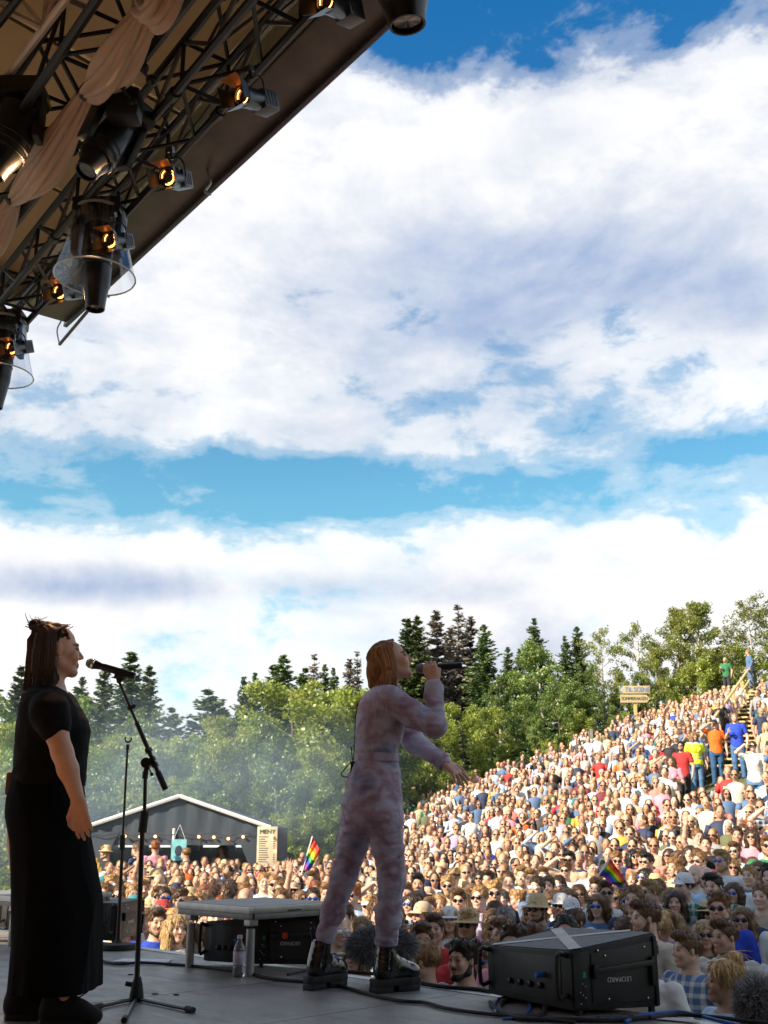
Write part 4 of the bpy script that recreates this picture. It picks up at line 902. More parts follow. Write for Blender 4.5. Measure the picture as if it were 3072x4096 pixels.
for (pa, pb, Y, lab) in (((1742, 3172), (1900, 3078), 46.3, 'weathered grey plank fence where the crowd meets the bushes'), ((2290, 2952), (2372, 2908), 46.8, 'short weathered grey plank fence high on the slope near the signpost')):
    a, b = at(*pa, Y), at(*pb, Y); t = thing('plank_fence', lab, 'fence', (a.x, Y, ground_z(a.x, Y))); n = int((b.x - a.x) / .14)
    for i in range(n):
        f = i / n; x = a.x + (b.x - a.x) * f; z = a.z + (b.z - a.z) * f + random.uniform(-.03, .03); world_part(MB().box((x, Y, ground_z(x, Y) - .2), (x + .13, Y + .03, z)), 'plank', pmat('weathered_grey_wood', (.28, .25, .22), .8, var=.3, scale=4), t)
    world_part(MB().tube([V3(a.x, Y + .06, a.z - .25), V3(b.x, Y + .06, b.z - .25)], .04, 4), 'rail', MATS['weathered_grey_wood'], t)
# ================================================================== things on the stage
def place_local(me_or_o, M): me_or_o.matrix_local = M
def quadbox(pb, pt):
    """box from four floor corners and four top corners"""
    return MB().add(list(pb) + list(pt), [(3, 2, 1, 0), (4, 5, 6, 7), (0, 1, 5, 4), (1, 2, 6, 5), (2, 3, 7, 6), (3, 0, 4, 7)])
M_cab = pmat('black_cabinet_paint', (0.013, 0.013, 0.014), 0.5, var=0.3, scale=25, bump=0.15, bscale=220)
M_cabtop = pmat('grey_cabinet_top', (0.055, 0.06, 0.068), 0.55, var=0.5, scale=30, bump=0.2, bscale=250)  # mottled blue-grey, lighter than the cabinet paint
M_tape = pmat('white_gaffer_tape', (0.55, 0.53, 0.50), 0.7, var=0.15, scale=8)
M_label = pmat('pale_lettering', (0.7, 0.7, 0.7), 0.5)
M_chrome = pmat('bright_screw', (0.8, 0.8, 0.8), 0.2, metal=1.0)
def monitor(N, Rr, Lf, hN, hR, hL, hB, label, cross=False, sticker=None, lift=0.02):
    Bk = Rr + Lf - N; t = thing('speaker_cabinet', label, 'speaker', ((N + Rr + Lf + Bk) / 4)); up = lambda p, h: Vector((p.x, p.y, h))
    pb = [up(N, lift), up(Rr, lift), up(Bk, lift), up(Lf, lift)]; pt = [up(N, hN), up(Rr, hR), up(Bk, hB), up(Lf, hL)]
    world_part(quadbox(pb, pt), 'cabinet', M_cab, t, bevel=0.008)
    # top panel, a touch proud
    c = sum(pt, Vector()) / 4; ins = [c + (p - c) * 0.97 + V3(0, 0, .002) for p in pt]
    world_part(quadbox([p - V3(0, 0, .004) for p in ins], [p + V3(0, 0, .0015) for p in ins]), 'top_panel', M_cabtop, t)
    def facept(a, b, at_, bt, u, v, o):   # a->b along the foot, v up, o outwards
        p = a.lerp(b, u).lerp(at_.lerp(bt, u), v); nn = (b - a).cross(at_ - a).normalized(); return p + nn * o
    def plate(face, u0, v0, u1, v1, o0, o1, nm, mat, bev=0.002):
        cs = [(u0, v0), (u1, v0), (u1, v1), (u0, v1)]; q0 = [facept(*face, u, v, o0) for u, v in cs]; q1 = [facept(*face, u, v, o1) for u, v in cs]
        return world_part(quadbox(q0, q1), nm, mat, t, bevel=bev)
    side = (pb[0], pb[1], pt[0], pt[1]); rear = (pb[3], pb[0], pt[3], pt[0])
    M_pl = pmat('dark_side_plate', (0.03, 0.031, 0.033), 0.45, var=0.25, scale=12)
    plate(side, .22, .10, .95, .90, .001, .004, 'side_plate', M_pl)
    plate(side, .01, .04, .19, .96, .001, .010, 'end_frame', M_cab, .004); plate(side, .955, .02, .995, .97, .001, .012, 'end_frame', M_cab, .004)
    plate(side, .24, .58, .93, .66, .012, .030, 'link_bar', M_pl, .004); plate(side, .22, .50, .28, .72, .004, .028, 'bar_bracket', M_cab, .004); plate(side, .90, .30, .94, .70, .004, .028, 'bar_bracket', M_cab, .004)
    for u, v in ((.38, .82), (.85, .84), (.40, .16), (.86, .13), (.30, .92)): world_part(MB().ball(facept(*side, u, v, .006), .006, 8, 5), 'screw', M_chrome, t, smooth=True)
    plate(side, .47, .405, .60, .475, .0045, .0062, 'name_plate', M_black, .0005)
    lx = (pb[0] - pb[1]).normalized(); ctr = facept(*side, .535, .44, .0075); ly = -((pt[0] - pb[0]).normalized()); lz = lx.cross(ly)
    o = link('lettering', text_mesh('LEOPARD', .028, .0004, 'lettering'), M_label, t); o.matrix_local = Matrix.Translation(-Vector(t.location)) @ Matrix.Translation(ctr) @ Matrix((lx, ly, lz)).transposed().to_4x4()
    plate(side, .11, .53, .145, .63, .0105, .0115, 'green_sticker', pmat('green_sticker', (.02, .30, .12), .5), 0)
    if sticker: plate(side, .42, .55, .50, .68, .0315, .0325, 'orange_sticker', pmat('orange_sticker', (.75, .08, .02), .5), 0)
    for k in range(8):
        for q in range(3): world_part(MB().ball(facept(*side, .075 + q * .03, .12 + k * .045, .0105), .0028, 6, 4), 'vent_hole', M_label if (k + q) % 4 == 0 else M_black, t)
    # carrying handles at the rear corners
    for u in (.02, .94):
        a = facept(*rear, u, .25, .0); b = facept(*rear, u, .25, .05); c2 = facept(*rear, u, .92, .05); d = facept(*rear, u, .92, 0)
        world_part(MB().tube(curve_pts([a, b, c2, d], 3), .011, 8), 'handle', M_cab, t, smooth=True)
    plate(rear, .10, .12, .88, .90, -.004, .003, 'rear_plate', M_pl)
    for k in range(4): world_part(MB().lathe([(.014, 0), (.014, .014), (.009, .016)], zframe(facept(*rear, .3 + k * .12, .35, .004), (pb[0] - pb[3]).cross(pt[0] - pb[0])), 10), 'socket', M_satin, t, smooth=True)
    a = facept(*rear, .70, .55, .004); nn = (pb[0] - pb[3]).cross(pt[0] - pb[0]).normalized()
    world_part(MB().tube([a, a + nn * .05], .012, 8), 'blue_plug', M_blue, t); 
    for u in (.06, .9): plate(side, u, -.12, u + .05, .02, -.03, -.005, 'foot', M_rubber, .002)
    if cross:
        for a, b, w in ((pt[3].lerp(pt[0], .06).lerp(pt[2], .02), pt[1].lerp(pt[2], .25), .045), (pt[3].lerp(pt[2], .88), pt[0].lerp(pt[1], .05), .055)):
            d = (b - a).normalized(); s = V3(0, 0, 1).cross(d).normalized() * w / 2; n = 8; mb = MB(); vs = []
            for i in range(n + 1):
                p = a.lerp(b, i / n)
                # height of the twisted top at p
                e1, e2 = (pt[1] - pt[0]), (pt[3] - pt[0]); q = p - pt[0]; det = e1.x * e2.y - e1.y * e2.x
                for sgn in (-1, 1):
                    r = p + s * sgn; q = r - pt[0]; uu = (q.x * e2.y - q.y * e2.x) / det; vv = (e1.x * q.y - e1.y * q.x) / det
                    zz = (hN * (1 - uu) + hR * uu) * (1 - vv) + (hL * (1 - uu) + hB * uu) * vv; vs.append(V3(r.x, r.y, zz + .006 + (0 if w < .05 else .0012)))
            world_part(MB().add(vs, [(2 * i, 2 * i + 1, 2 * i + 3, 2 * i + 2) for i in range(n)]), 'tape_strip', M_tape, t)
    return t
monitor(onz(2296, 4066, 0), onz(2640, 4046, 0), V3(0.50, 5.60, 0), .262, .325, .235, .305, 'black speaker cabinet with a white tape cross on top at the stage lip', cross=True)
monitor(onz(1000, 3893, 0) + V3(.0, .25, 0), onz(1262, 3882, 0) + V3(0.02, .10, 0), onz(812, 3858, 0), .265, .30, .24, .27, 'black speaker cabinet with an orange sticker behind the low deck', sticker=True)
monitor(onz(455, 3776, 0), onz(478, 3772, 0) + V3(.05, .5, 0), onz(300, 3770, 0), .27, .27, .27, .27, 'black speaker cabinet behind the singer in the long skirt')
monitor(onz(22, 3722, 0), onz(30, 3715, 0) + V3(.1, .5, 0), onz(-160, 3715, 0), .26, .26, .26, .26, 'black speaker cabinet at the far end of the stage lip')

# ---- low aluminium deck on four legs
def low_deck(N, L1, L2, h, label, legs=True):
    e1, e2 = ED, EN; t = thing('stage_deck', label, 'platform', (N.x, N.y, 0))
    M = Matrix((e1, e2, V3(0, 0, 1))).transposed().to_4x4(); P = lambda mb, n, m, **k: (lambda o: (setattr(o, 'matrix_local', M), o)[1])(mb.build(n, m, t, **k))
    P(MB().box((.012, .012, h - .018), (L1 - .012, L2 - .012, h)), 'deck_board', pmat('grey_deck_board', (.22, .21, .20), .5, var=.25, scale=5))
    T = .070
    for a, b in (((0, 0), (L1, .035)), ((0, L2 - .035), (L1, L2)), ((0, .0355), (.035, L2 - .0355)), ((L1 - .035, .0355), (L1, L2 - .0355))):
        P(MB().box((a[0], a[1], h - T * .55), (b[0], b[1], h - .002)), 'frame_rail', M_alu, bevel=.003)
        s = .006; P(MB().box((a[0] + s, a[1] + s, h - T), (b[0] - s, b[1] - s, h - T * .56)), 'lower_rail', pmat('grey_lower_rail', (.20, .20, .205), .45, metal=.5, var=.2), bevel=.003)
    P(MB().box((-.0015, L2 * .42, h - .034), (.002, L2 * .57, h - .026)), 'slot', M_black)
    P(MB().box((.05, .05, .0) if False else (L1 * .2, L2 * .2, h - T * .9), (L1 * .8, L2 * .8, h - T * .8)), 'underside', M_black)
    if legs:
        for x in (.065, L1 - .065):
            for y in (.065, L2 - .065):
                P(MB().lathe([(.0245, 0), (.0245, h - T - .05)], Matrix.Translation((x, y, 0)), 16), 'leg', M_steel, smooth=True)
                P(MB().box((x - .029, y - .029, h - T - .035), (x + .029, y + .029, h - T + .01)), 'leg_socket', M_alu, bevel=.006)
    return t
N0 = onz(997, 3905, 0); low_deck(N0 - ED * .065 - EN * .065, .70, .66, .365, 'low aluminium stage deck on four tube legs with a bottle beside it')
p = at(440, 3575, 8.3); low_deck(V3(p.x - .62, 8.0, 0), .8, .8, p.z, 'low grey stage deck half hidden behind the long skirt')

# ---- microphone stands
def mic(p, d, label=None, L=.255, parent=None):
    """handheld microphone: p = front of the grille, d = towards the tail"""
    t = thing('microphone', label, 'microphone', p); M = zframe((0, 0, 0), d)
    MB().lathe([(.004, 0), (.018, .006), (.0255, .022), (.0262, .034)], M, 20, False).build('grille', pmat('grille_mesh', (.20, .19, .18), .4, metal=.8, bump=.6, bscale=600), t, smooth=True)
    MB().lathe([(.0262, .034), (.027, .036), (.027, .044), (.024, .047)], M, 20, False).build('grille_band', M_chrome, t, smooth=True)
    MB().lathe([(.024, .047), (.021, .062), (.0165, .085), (.0185, .10), (.0185, L - .05), (.0175, L - .047), (.0175, L - .004), (.014, L), (.001, L)], M, 20, False).build('body', M_satin, t, smooth=True)
    return t
def boom_stand():
    Y = 5.05; base = onz(545, 4005, 0); base.z = 0; Yb = base.y; g = lambda x, y: at(x, y, Yb)
    t = thing('microphone_stand', 'black tripod microphone stand with slanted boom beside the singer in black', 'microphone stand', base)
    P = lambda mb, n, m=M_satin, **k: world_part(mb, n, m, t, **k)
    pv = g(587, 3052); top = g(581, 3110)
    P(MB().tube([g(546, 3960), g(569, 3322)], .0125, 10), 'lower_tube', smooth=True); P(MB().tube([g(569, 3330), g(579, 3245)], .021, 12), 'clutch', M_rubber, smooth=True); P(MB().tube([g(578, 3250), top], .0095, 10), 'upper_tube', smooth=True)
    P(MB().tube([g(579, 3115), g(582, 3085)], .015, 10), 'swivel_socket', smooth=True)
    P(MB().tube([pv - V3(0, .025, 0), pv + V3(0, .025, 0)], .026, 14).tube([g(583, 3090), pv], .013, 8), 'swivel', smooth=True)
    P(MB().tube([pv, g(606, 3095)], .004, 6).ball(g(607, 3097), .009), 'lever', smooth=True)
    b0, b1 = g(662, 3158), g(478, 2730)
    P(MB().tube([b0, b0.lerp(b1, .16)], .0150, 10), 'counterweight_grip', M_rubber, smooth=True); P(MB().tube([b0.lerp(b1, .15), b0.lerp(b1, .62)], .0115, 10), 'boom', smooth=True); P(MB().tube([b0.lerp(b1, .60), b1], .0075, 10), 'boom_tip', smooth=True)
    for f, r in ((.34, .019), (.26, .017), (.74, .016), (.205, .0175)): P(MB().tube([b0.lerp(b1, f), b0.lerp(b1, f + .035)], r, 10), 'boom_collar', smooth=True)
    P(MB().ball(b0.lerp(b1, .77) + V3(.02, 0, .0), .012).ball(b0.lerp(b1, .36) + V3(.0, -.03, .0), .013), 'knob', M_rubber, smooth=True)
    c = g(480, 2728); P(MB().tube([b1, g(474, 2714)], .013, 8).tube([g(462, 2698), g(500, 2706)], .021, 12), 'mic_clip', M_rubber, smooth=True)
    # tripod
    hub = g(546, 3985); P(MB().lathe([(.030, -.03), (.034, .0), (.026, .05), (.016, .085)], Matrix.Translation(hub), 14), 'hub', M_rubber, smooth=True); P(MB().tube([hub + V3(-.02, 0, .05), hub + V3(-.055, 0, .055)], .011, 8), 'hub_knob', M_rubber, smooth=True)
    for px, py in ((380, 4030), (768, 4040), (497, 4080)):
        f = onz(px, py, .012); P(MB().tube([hub + V3(0, 0, -.01), f], .0085, 8), 'leg', smooth=True); dd = (f - hub).normalized(); P(MB().tube([f - dd * .045, f + dd * .012], .0135, 8), 'rubber_foot', M_rubber, smooth=True)
    m0, m1 = g(344, 2648), g(541, 2705); mic(m0, m1 - m0, 'black microphone with silver grille clipped on the slanted boom', (m1 - m0).length)
boom_stand()
def straight_stand():
    b = onz(470, 3797, 0); Y = b.y; g = lambda x, y: at(x, y, Y); t = thing('microphone_stand', 'straight black microphone stand with round base and empty clip', 'microphone stand', b)
    P = lambda mb, n, m=M_satin, **k: world_part(mb, n, m, t, **k)
    P(MB().lathe([(.125, 0), (.128, .012), (.12, .035), (.03, .042), (.018, .06)], Matrix.Translation(b), 28), 'round_base', M_rubber, smooth=True)
    P(MB().tube([b + V3(0, 0, .03), g(489, 3395)], .0125, 10), 'lower_tube', smooth=True); P(MB().tube([g(488, 3400), g(491, 3340)], .019, 10), 'clutch', M_rubber, smooth=True); P(MB().tube([g(491, 3345), g(510, 2992)], .0085, 10), 'upper_tube', smooth=True)
    P(MB().tube([g(510, 3000), g(511, 2978)], .013, 8), 'thread', smooth=True)
    c = g(513, 2956); pts = [c + V3(math.cos(a), 0, math.sin(a)) * .022 for a in np.linspace(-1.15 * math.pi - .15, .05 * math.pi + .25, 12)]
    P(MB().tube(pts, .006, 6), 'empty_clip', M_rubber, smooth=True)
straight_stand()
# ---- bottle, paper, cables
b = onz(954, 3909, 0); t = thing('water_bottle', 'clear plastic water bottle with purple label at the deck leg', 'bottle', b)
MB().lathe([(.020, 0), (.031, .004), (.033, .02), (.033, .055), (.0315, .06), (.033, .065), (.033, .135), (.030, .155), (.018, .18), (.0125, .19), (.0125, .20)], None, 24, True).build('body', pmat('clear_bottle', (.75, .8, .9), .05, trans=.92, spec=.5), t, smooth=True)
MB().lathe([(.0335, .066), (.0338, .067), (.0338, .133), (.0335, .134)], None, 24, False).build('paper_label', pmat('bottle_label', (.55, .5, .62), .6, var=.5, scale=30), t, smooth=True)
MB().lathe([(.0145, .198), (.0150, .20), (.0150, .214), (.012, .216), (.001, .216)], None, 18, False).build('cap', pmat('white_cap', (.75, .75, .78), .4), t, smooth=True)
q = [onz(450, 3846, .004), onz(672, 3850, .004), onz(690, 3836, .004), onz(490, 3834, .004)]
tag(quadbox(q, [p + V3(0, 0, .0012) for p in q]).build('set_list_paper', pmat('white_paper', (.72, .72, .75), .7)), 'white set list paper lying flat behind the tripod stand', 'paper')
q = [onz(2620, 4076, .004), onz(2800, 4092, .004), onz(2780, 4078, .004), onz(2625, 4066, .004)]
tag(quadbox(q, [p + V3(0, 0, .0012) for p in q]).build('torn_tape', M_tape), 'torn pale tape stuck on the stage lip by the big cabinet', 'tape')
for i, (px, py) in enumerate(((522, 3898), (705, 3978), (620, 3975))):
    tag(MB().ball(onz(px, py, .004), (.018, .009, .004), 7, 4).build('debris', M_black), ('dark scrap of litter on the stage boards behind the tripod stand', 'dark scrap of litter beside the right tripod leg', 'dark scrap of litter in front of the tripod hub')[i], 'litter')
def floor_cable(pts, r, label, mat=M_rubber, name='floor_cable'):
    P = [onz(x, y, 0) for x, y in pts]
    for p in P: p.z = r + .001
    return tag(MB().tube(curve_pts(P, 6), r, 7).build(name, mat, smooth=True), label, 'cable')
floor_cable([(-20, 3768), (200, 3775), (430, 3857), (560, 3857), (730, 3867), (850, 3880), (990, 3899), (1060, 3918), (1180, 3932), (1300, 3938), (1360, 3952), (1480, 3986), (1600, 4012), (1700, 4020), (1780, 4042), (1900, 4060), (2080, 4078), (2300, 4100)], .0085, 'long black cable running along the boards past the boots')
floor_cable([(1352, 3893), (1420, 3897), (1500, 3905), (1600, 3930), (1700, 3945), (1780, 3957), (1900, 3966), (1960, 3975)], .010, 'black cable lying along the stage lip behind the boots')
floor_cable([(1150, 3905), (1210, 3892), (1260, 3885), (1300, 3880)], .007, 'short black cable under the low deck')
floor_cable([(1960, 4020), (1990, 4050), (2060, 4075), (2160, 4070), (2180, 4030), (2120, 4005), (2030, 4010), (2000, 4045), (2080, 4085), (2240, 4088), (2420, 4092), (2600, 4080)], .010, 'coiled black cable at the rear of the taped cabinet')
bl = pmat('blue_cable', (.02, .10, .42), .45)
floor_cable([(2500, 4096), (2560, 4072), (2620, 4062), (2700, 4056), (2760, 4062), (2850, 4085), (2960, 4110)], .0075, 'blue cable curving over the stage lip by the taped cabinet', bl)
floor_cable([(1985, 4060), (1978, 4030), (2000, 4000), (2060, 3992), (2110, 4010), (2120, 4045), (2080, 4075), (2010, 4082)], .006, 'thin blue cable looped behind the taped cabinet', bl)
floor_cable([(2600, 4082), (2720, 4068), (2860, 4080), (3000, 4096), (3120, 4110)], .009, 'black cable trailing off the stage lip beside the blue cable')
p = onz(2446, 4082, 0); t = thing('cable_tag', 'black cable tag lettered right in blue lying by the cabinet', 'tag', p); t.rotation_euler = (0, 0, .10)
MB().box((-.055, -.035, .001), (.055, .035, .012)).build('tag_body', M_rubber, t, bevel=.003)
o = link('lettering', text_mesh('right', .055, .0005, 'lettering'), pmat('blue_lettering', (.03, .25, .85), .4, emit=None), t); o.location = (0, 0, .0125)
# ---- furry wind-shielded microphones
def deadcat(c, r, foot, label, seed):
    rr = np.random.default_rng(seed); t = thing('furry_microphone', label, 'microphone', (c.x, c.y, foot))
    P = lambda mb, n, m, **k: world_part(mb, n, m, t, **k)
    P(MB().ball(c, (r[0] * .8, r[1] * .8, r[2] * .8), 20, 12), 'wind_cage', pmat('grey_fur_base', (.12, .12, .125), .9, var=.4, scale=30), smooth=True)
    n = 9000; d = unit(rr.normal(size=(n, 3))); a = np.array(c) + d * np.array(r) * .72
    drift = rr.normal(size=(n, 3)) * .35 + np.array([0.1, 0, -.35]); L = rr.uniform(.02, .045, (n, 1)); b = a + unit(d + drift * .6) * L * .7 + d * L * .3; e = b + unit(d + drift * 1.3) * L * .7
    s = unit(np.cross(d, rr.normal(size=(n, 3)))) * .0016; V = np.stack([a - s, a + s, b + s * .7, b - s * .7, e], 1).reshape(-1, 3); k = np.arange(n)[:, None] * 5
    mb = MB(); mb.v = V.tolist(); mb.f = (k + np.array([0, 1, 2, 3])).tolist() + (k + np.array([3, 2, 4])).tolist()
    m = leaf_mat('grey_fur', (.05, .05, .052), (.50, .50, .52), .1); o = P(mb, 'fur', m); o['kind'] = 'stuff'
    P(MB().tube([c - V3(0, 0, r[2] * .7), V3(c.x, c.y, foot + .01)], .010, 8), 'stand_tube', M_satin); P(MB().lathe([(.09, 0), (.09, .012), (.02, .02)], Matrix.Translation((c.x, c.y, foot)), 20), 'stand_base', M_satin)
pc = at(1524, 3782, 6.25); sz = 6.25 / 4300
deadcat(pc, (150 * sz, .085, 66 * sz), GZ, 'grey furry wind-shielded microphone behind the singing woman\'s boots, long shape', 3)
deadcat(at(3030, 4020, 5.2), (.085, .085, .115), GZ, 'grey furry wind-shielded microphone beside the taped cabinet, upright shape', 4)
# ================================================================== the two singers
M_skin = pmat('skin', (1, 1, 1), 0.48, var=0.06, scale=30, objcol=True, attr='tint', sss=0.08, bump=.05, bscale=200)
def strands(name, paths, r0, r1, mat, parent):
    mb = MB()
    for p in paths:
        n = len(p); mb.tube(p, [r0 * (1 - .15 * i) if i < 2 else r0 + (r1 - r0) * i / (n - 1) for i in range(n)], 4, False)
    o = mb.build(name, mat, None, smooth=False); o.data.shade_smooth(); o.parent = parent; o.matrix_parent_inverse = Matrix.Translation(parent.location).inverted(); return o
def hair_mat(name, c1, c2, rough=.38):
    m = bpy.data.materials.new(name); m.use_nodes = True; nt = m.node_tree; N = nt.nodes.new; L = nt.links.new; b = nt.nodes['Principled BSDF']
    g = N('ShaderNodeNewGeometry'); cr = N('ShaderNodeValToRGB'); cr.color_ramp.elements[0].color = (*c1, 1); cr.color_ramp.elements[1].color = (*c2, 1); L(g.outputs['Random Per Island'], cr.inputs[0]); L(cr.outputs[0], b.inputs['Base Color'])
    b.inputs['Roughness'].default_value = rough; b.inputs['Specular IOR Level'].default_value = .4; b.inputs['Anisotropic'].default_value = .6; return m
def head_matrix(c, fwd, upish=V3(0, 0, 1)):
    y = Vector(fwd).normalized(); x = y.cross(upish).normalized(); z = x.cross(y); M = Matrix((x, y, z)).transposed().to_4x4(); M.translation = c; return M
def wp(o, parent):
    o.parent = parent; o.matrix_parent_inverse = Matrix.Translation(parent.location).inverted(); return o
def origin_to(me, loc):
    me.transform(Matrix.Translation(-Vector(loc)))
def secs_from_px(rows, Y, vdepth, dy=0.0):
    """rows (py, xl, xr) -> loft sections with world-size half widths"""
    out = []
    for (py, xl, xr), v in zip(rows, vdepth):
        a, b = at(xl, py, Y + dy), at(xr, py, Y + dy); out.append(((a.z + b.z) / 2, (a.x + b.x) / 2, Y + dy, (b.x - a.x) / 2, v))
    return out

# ---------------------------------------------------------------- singer in the tie-dyed jumpsuit
def singer_jumpsuit():
    Y = 5.72; J = lambda x, y, d=0.0: at(x, y, Y + d)
    lo = J(1215, 3990); hi = J(1905, 2560); LO = (lo.x, Y - .34, -.01); HI = (hi.x, Y + .42, hi.z + .02)
    HMx = head_matrix(J(1566, 2643, .02), V3(.95, .03, .31)); hs = .97
    rows = [(2752, 1492, 1592), (2785, 1452, 1608), (2830, 1432, 1618), (2880, 1424, 1622), (2930, 1420, 1614), (2985, 1422, 1598), (3032, 1424, 1584), (3080, 1402, 1598), (3140, 1382, 1606), (3210, 1366, 1610), (3275, 1362, 1610), (3325, 1372, 1600)]
    dep = [.10, .165, .175, .165, .15, .13, .122, .14, .16, .165, .16, .13]
    torso = lambda s, inf=0.0, wob=None: s.loft([(z, cx, cy, ru + inf - .012, rv + inf - .012) for z, cx, cy, ru, rv in secs_from_px(rows, Y, dep)], 0.12, .03, wob)
    shN, elN, wrN = J(1560, 2792, -.15), J(1742, 2905, -.15), J(1735, 2733, -.08)
    shF, elF, wrF = J(1575, 2810, .16), J(1655, 2966, .20), J(1772, 3046, .14)
    hipN, knN, anN = J(1535, 3270, -.075), J(1568, 3510, -.04), J(1543, 3800, .03)
    hipF, knF, anF = J(1440, 3275, .09), J(1378, 3494, .11), J(1287, 3790, .14)
    feet = []
    for hp, tp in (((1502, 3974), (1694, 3954)), ((1238, 3962), (1358, 3942))):
        h0, t0 = onz(*hp, 0), onz(*tp, 0); f = t0 - h0; f.z = 0
        f = f.normalized() if f.length > .26 else V3(.62, .78, 0).normalized(); feet.append((h0, f))
    an = lambda px, py, k: at(px, py, (feet[k][0] + feet[k][1] * .06).y)
    anN, anF = an(1543, 3800, 0), an(1287, 3790, 1); knN.y = (hipN.y + anN.y) / 2; knF.y = (hipF.y + anF.y) / 2
    # body: one continuous surface, mostly under the clothes
    s = Sculpt(LO, HI, .0055); torso(s)
    head(s, HMx, hs, mouth=.9, fem=True); s.cone(HMx @ V3(0, -.03, -.05), J(1545, 2765, 0), .050, .058, .03)
    s.chain([shN, elN, wrN], [.048, .036, .024], .02); s.chain([shF, elF, wrF], [.048, .036, .024], .02)
    s.chain([hipN, knN, anN], [.088, .055, .036], .03); s.chain([hipF, knF, anF], [.088, .055, .036], .03)
    for a_, (h0, f) in ((anN, feet[0]), (anF, feet[1])): s.chain([a_, h0 + f * .055 + V3(0, 0, .13), h0 + f * .20 + V3(0, 0, .095)], [.036, .034, .022], .015)
    dN = (J(1714, 2648, -.06) - wrN).normalized()
    hand(s, wrN, dN, V3(.0, .9, .15), -1, (.55, 1.35, 1.2), .02, 1.02, 1.25, 1.3)
    dF = (J(1835, 3098, .10) - wrF).normalized(); hand(s, wrF, dF, V3(-.35, .5, -.7), 1, (.15, .28, .2), .55, 1.08, .45, .0)
    me = s.mesh('person', relax=1); base = V3((anN.x + anF.x) / 2, Y, 0); paint_face(me, HMx, hs, .4, (.85, .42, .40), .9); origin_to(me, base)
    body = link('person', me, M_skin); body.location = base; body.color = (.60, .34, .23, 1)
    tag(body, 'person in purple tie-dyed jumpsuit and platform boots singing into a raised microphone', 'person')
    # jumpsuit
    g = Sculpt((LO[0], LO[1], J(1500, 3790).z), (HI[0], HI[1], J(1550, 2725).z), .0065)
    torso(g, .012)
    g.chain([shN, shN.lerp(elN, .5) + V3(0, 0, -.01), elN, elN.lerp(wrN, .75), wrN.lerp(elN, .10)], [.066, .062, .052, .045, .045], .03); g.chain([shF, elF, wrF.lerp(elF, .03)], [.062, .052, .044], .03)
    g.chain([hipN, hipN.lerp(knN, .55), knN, knN.lerp(anN, .5), anN.lerp(knN, .12)], [.096, .073, .063, .063, .055], .03); g.chain([hipF, hipF.lerp(knF, .55), knF, knF.lerp(anF, .5), anF.lerp(knF, .14)], [.094, .072, .063, .056, .047], .03)
    # creases: elbows, knees, waist
    for j, ax, w, r in ((elN, (wrN - elN), .09, .010), (knN, V3(.1, 0, 1), .10, .008), (knF, V3(.3, 0, 1), .10, .008)):
        for q in (-.05, 0, .045, .085):
            c = Vector(j) + Vector(ax).normalized() * q; sd = V3(0, -1, 0); g.cone(c + V3(-.08, -.07, -.02), c + V3(.09, -.08, .03), .003, .006, .012, True)
    for (a, b) in (((1470, 3070), (1440, 3190)), ((1500, 3075), (1475, 3170)), ((1540, 2830), (1500, 2960)), ((1590, 2880), (1545, 2990)), ((1560, 3080), (1572, 3160)), ((1470, 2860), (1460, 2990))):
        g.cone(J(*a, -.16), J(*b, -.165), .004, .009, .014, True)
    # open neckline
    g.cone(HMx @ V3(0, -.03, -.06), J(1548, 2750, 0), .056, .062, .01, True)
    jm = g.mesh('jumpsuit', wrinkle=.0060, wscale=9, wst=(.6, .6, 1.9), relax=1); origin_to(jm, base)
    m = bpy.data.materials.new('tie_dye_denim'); m.use_nodes = True; nt = m.node_tree; N = nt.nodes.new; L = nt.links.new; b = nt.nodes['Principled BSDF']; b.inputs['Roughness'].default_value = .78; b.inputs['Sheen Weight'].default_value = .15
    tc = N('ShaderNodeTexCoord'); n1 = N('ShaderNodeTexNoise'); n1.inputs['Scale'].default_value = 5.0; n1.inputs['Detail'].default_value = 3; n1.inputs['Distortion'].default_value = .15; L(tc.outputs['Object'], n1.inputs['Vector'])
    cr = N('ShaderNodeValToRGB'); e = cr.color_ramp.elements; e.new(.45); e.new(.55); e.new(.64)
    for el, (p, c) in zip(e, ((.28, (.50, .48, .62)), (.42, (.44, .41, .54)), (.50, (.31, .20, .28)), (.58, (.43, .40, .53)), (.70, (.16, .17, .34)))): el.position = p; el.color = (*c, 1)
    L(n1.outputs['Fac'], cr.inputs[0]); L(cr.outputs[0], b.inputs['Base Color'])
    n2 = N('ShaderNodeTexNoise'); n2.inputs['Scale'].default_value = 10; n2.inputs['Detail'].default_value = 3; n2.inputs['Distortion'].default_value = .8; mp2 = N('ShaderNodeMapping'); mp2.inputs['Scale'].default_value = (.7, .7, 1.6); mp2.inputs['Rotation'].default_value = (0, .5, 0); L(tc.outputs['Object'], mp2.inputs[0]); L(mp2.outputs[0], n2.inputs['Vector']); bp = N('ShaderNodeBump'); bp.inputs['Strength'].default_value = .5; bp.inputs['Distance'].default_value = .02; L(n2.outputs['Fac'], bp.inputs['Height']); L(bp.outputs[0], b.inputs['Normal'])
    suit = link('jumpsuit', jm, m, body)
    def part(mb, n, mt, sm=True): return wp(mb.build(n, mt, None, smooth=sm), body)
    def sub(mb, n, mt):
        o = mb.build(n, mt, None, smooth=True); o.parent = suit; o.matrix_parent_inverse = Matrix.Translation(-base); return o
    # belt, collar, cuffs, hems, seams
    bz = [r for r in rows if 3010 < r[0] < 3100]; S = secs_from_px([(3014, 1428, 1588), (3030, 1424, 1588), (3046, 1420, 1590)], Y, [.122, .122, .125])
    bb = MB(); n = 40; vs = []
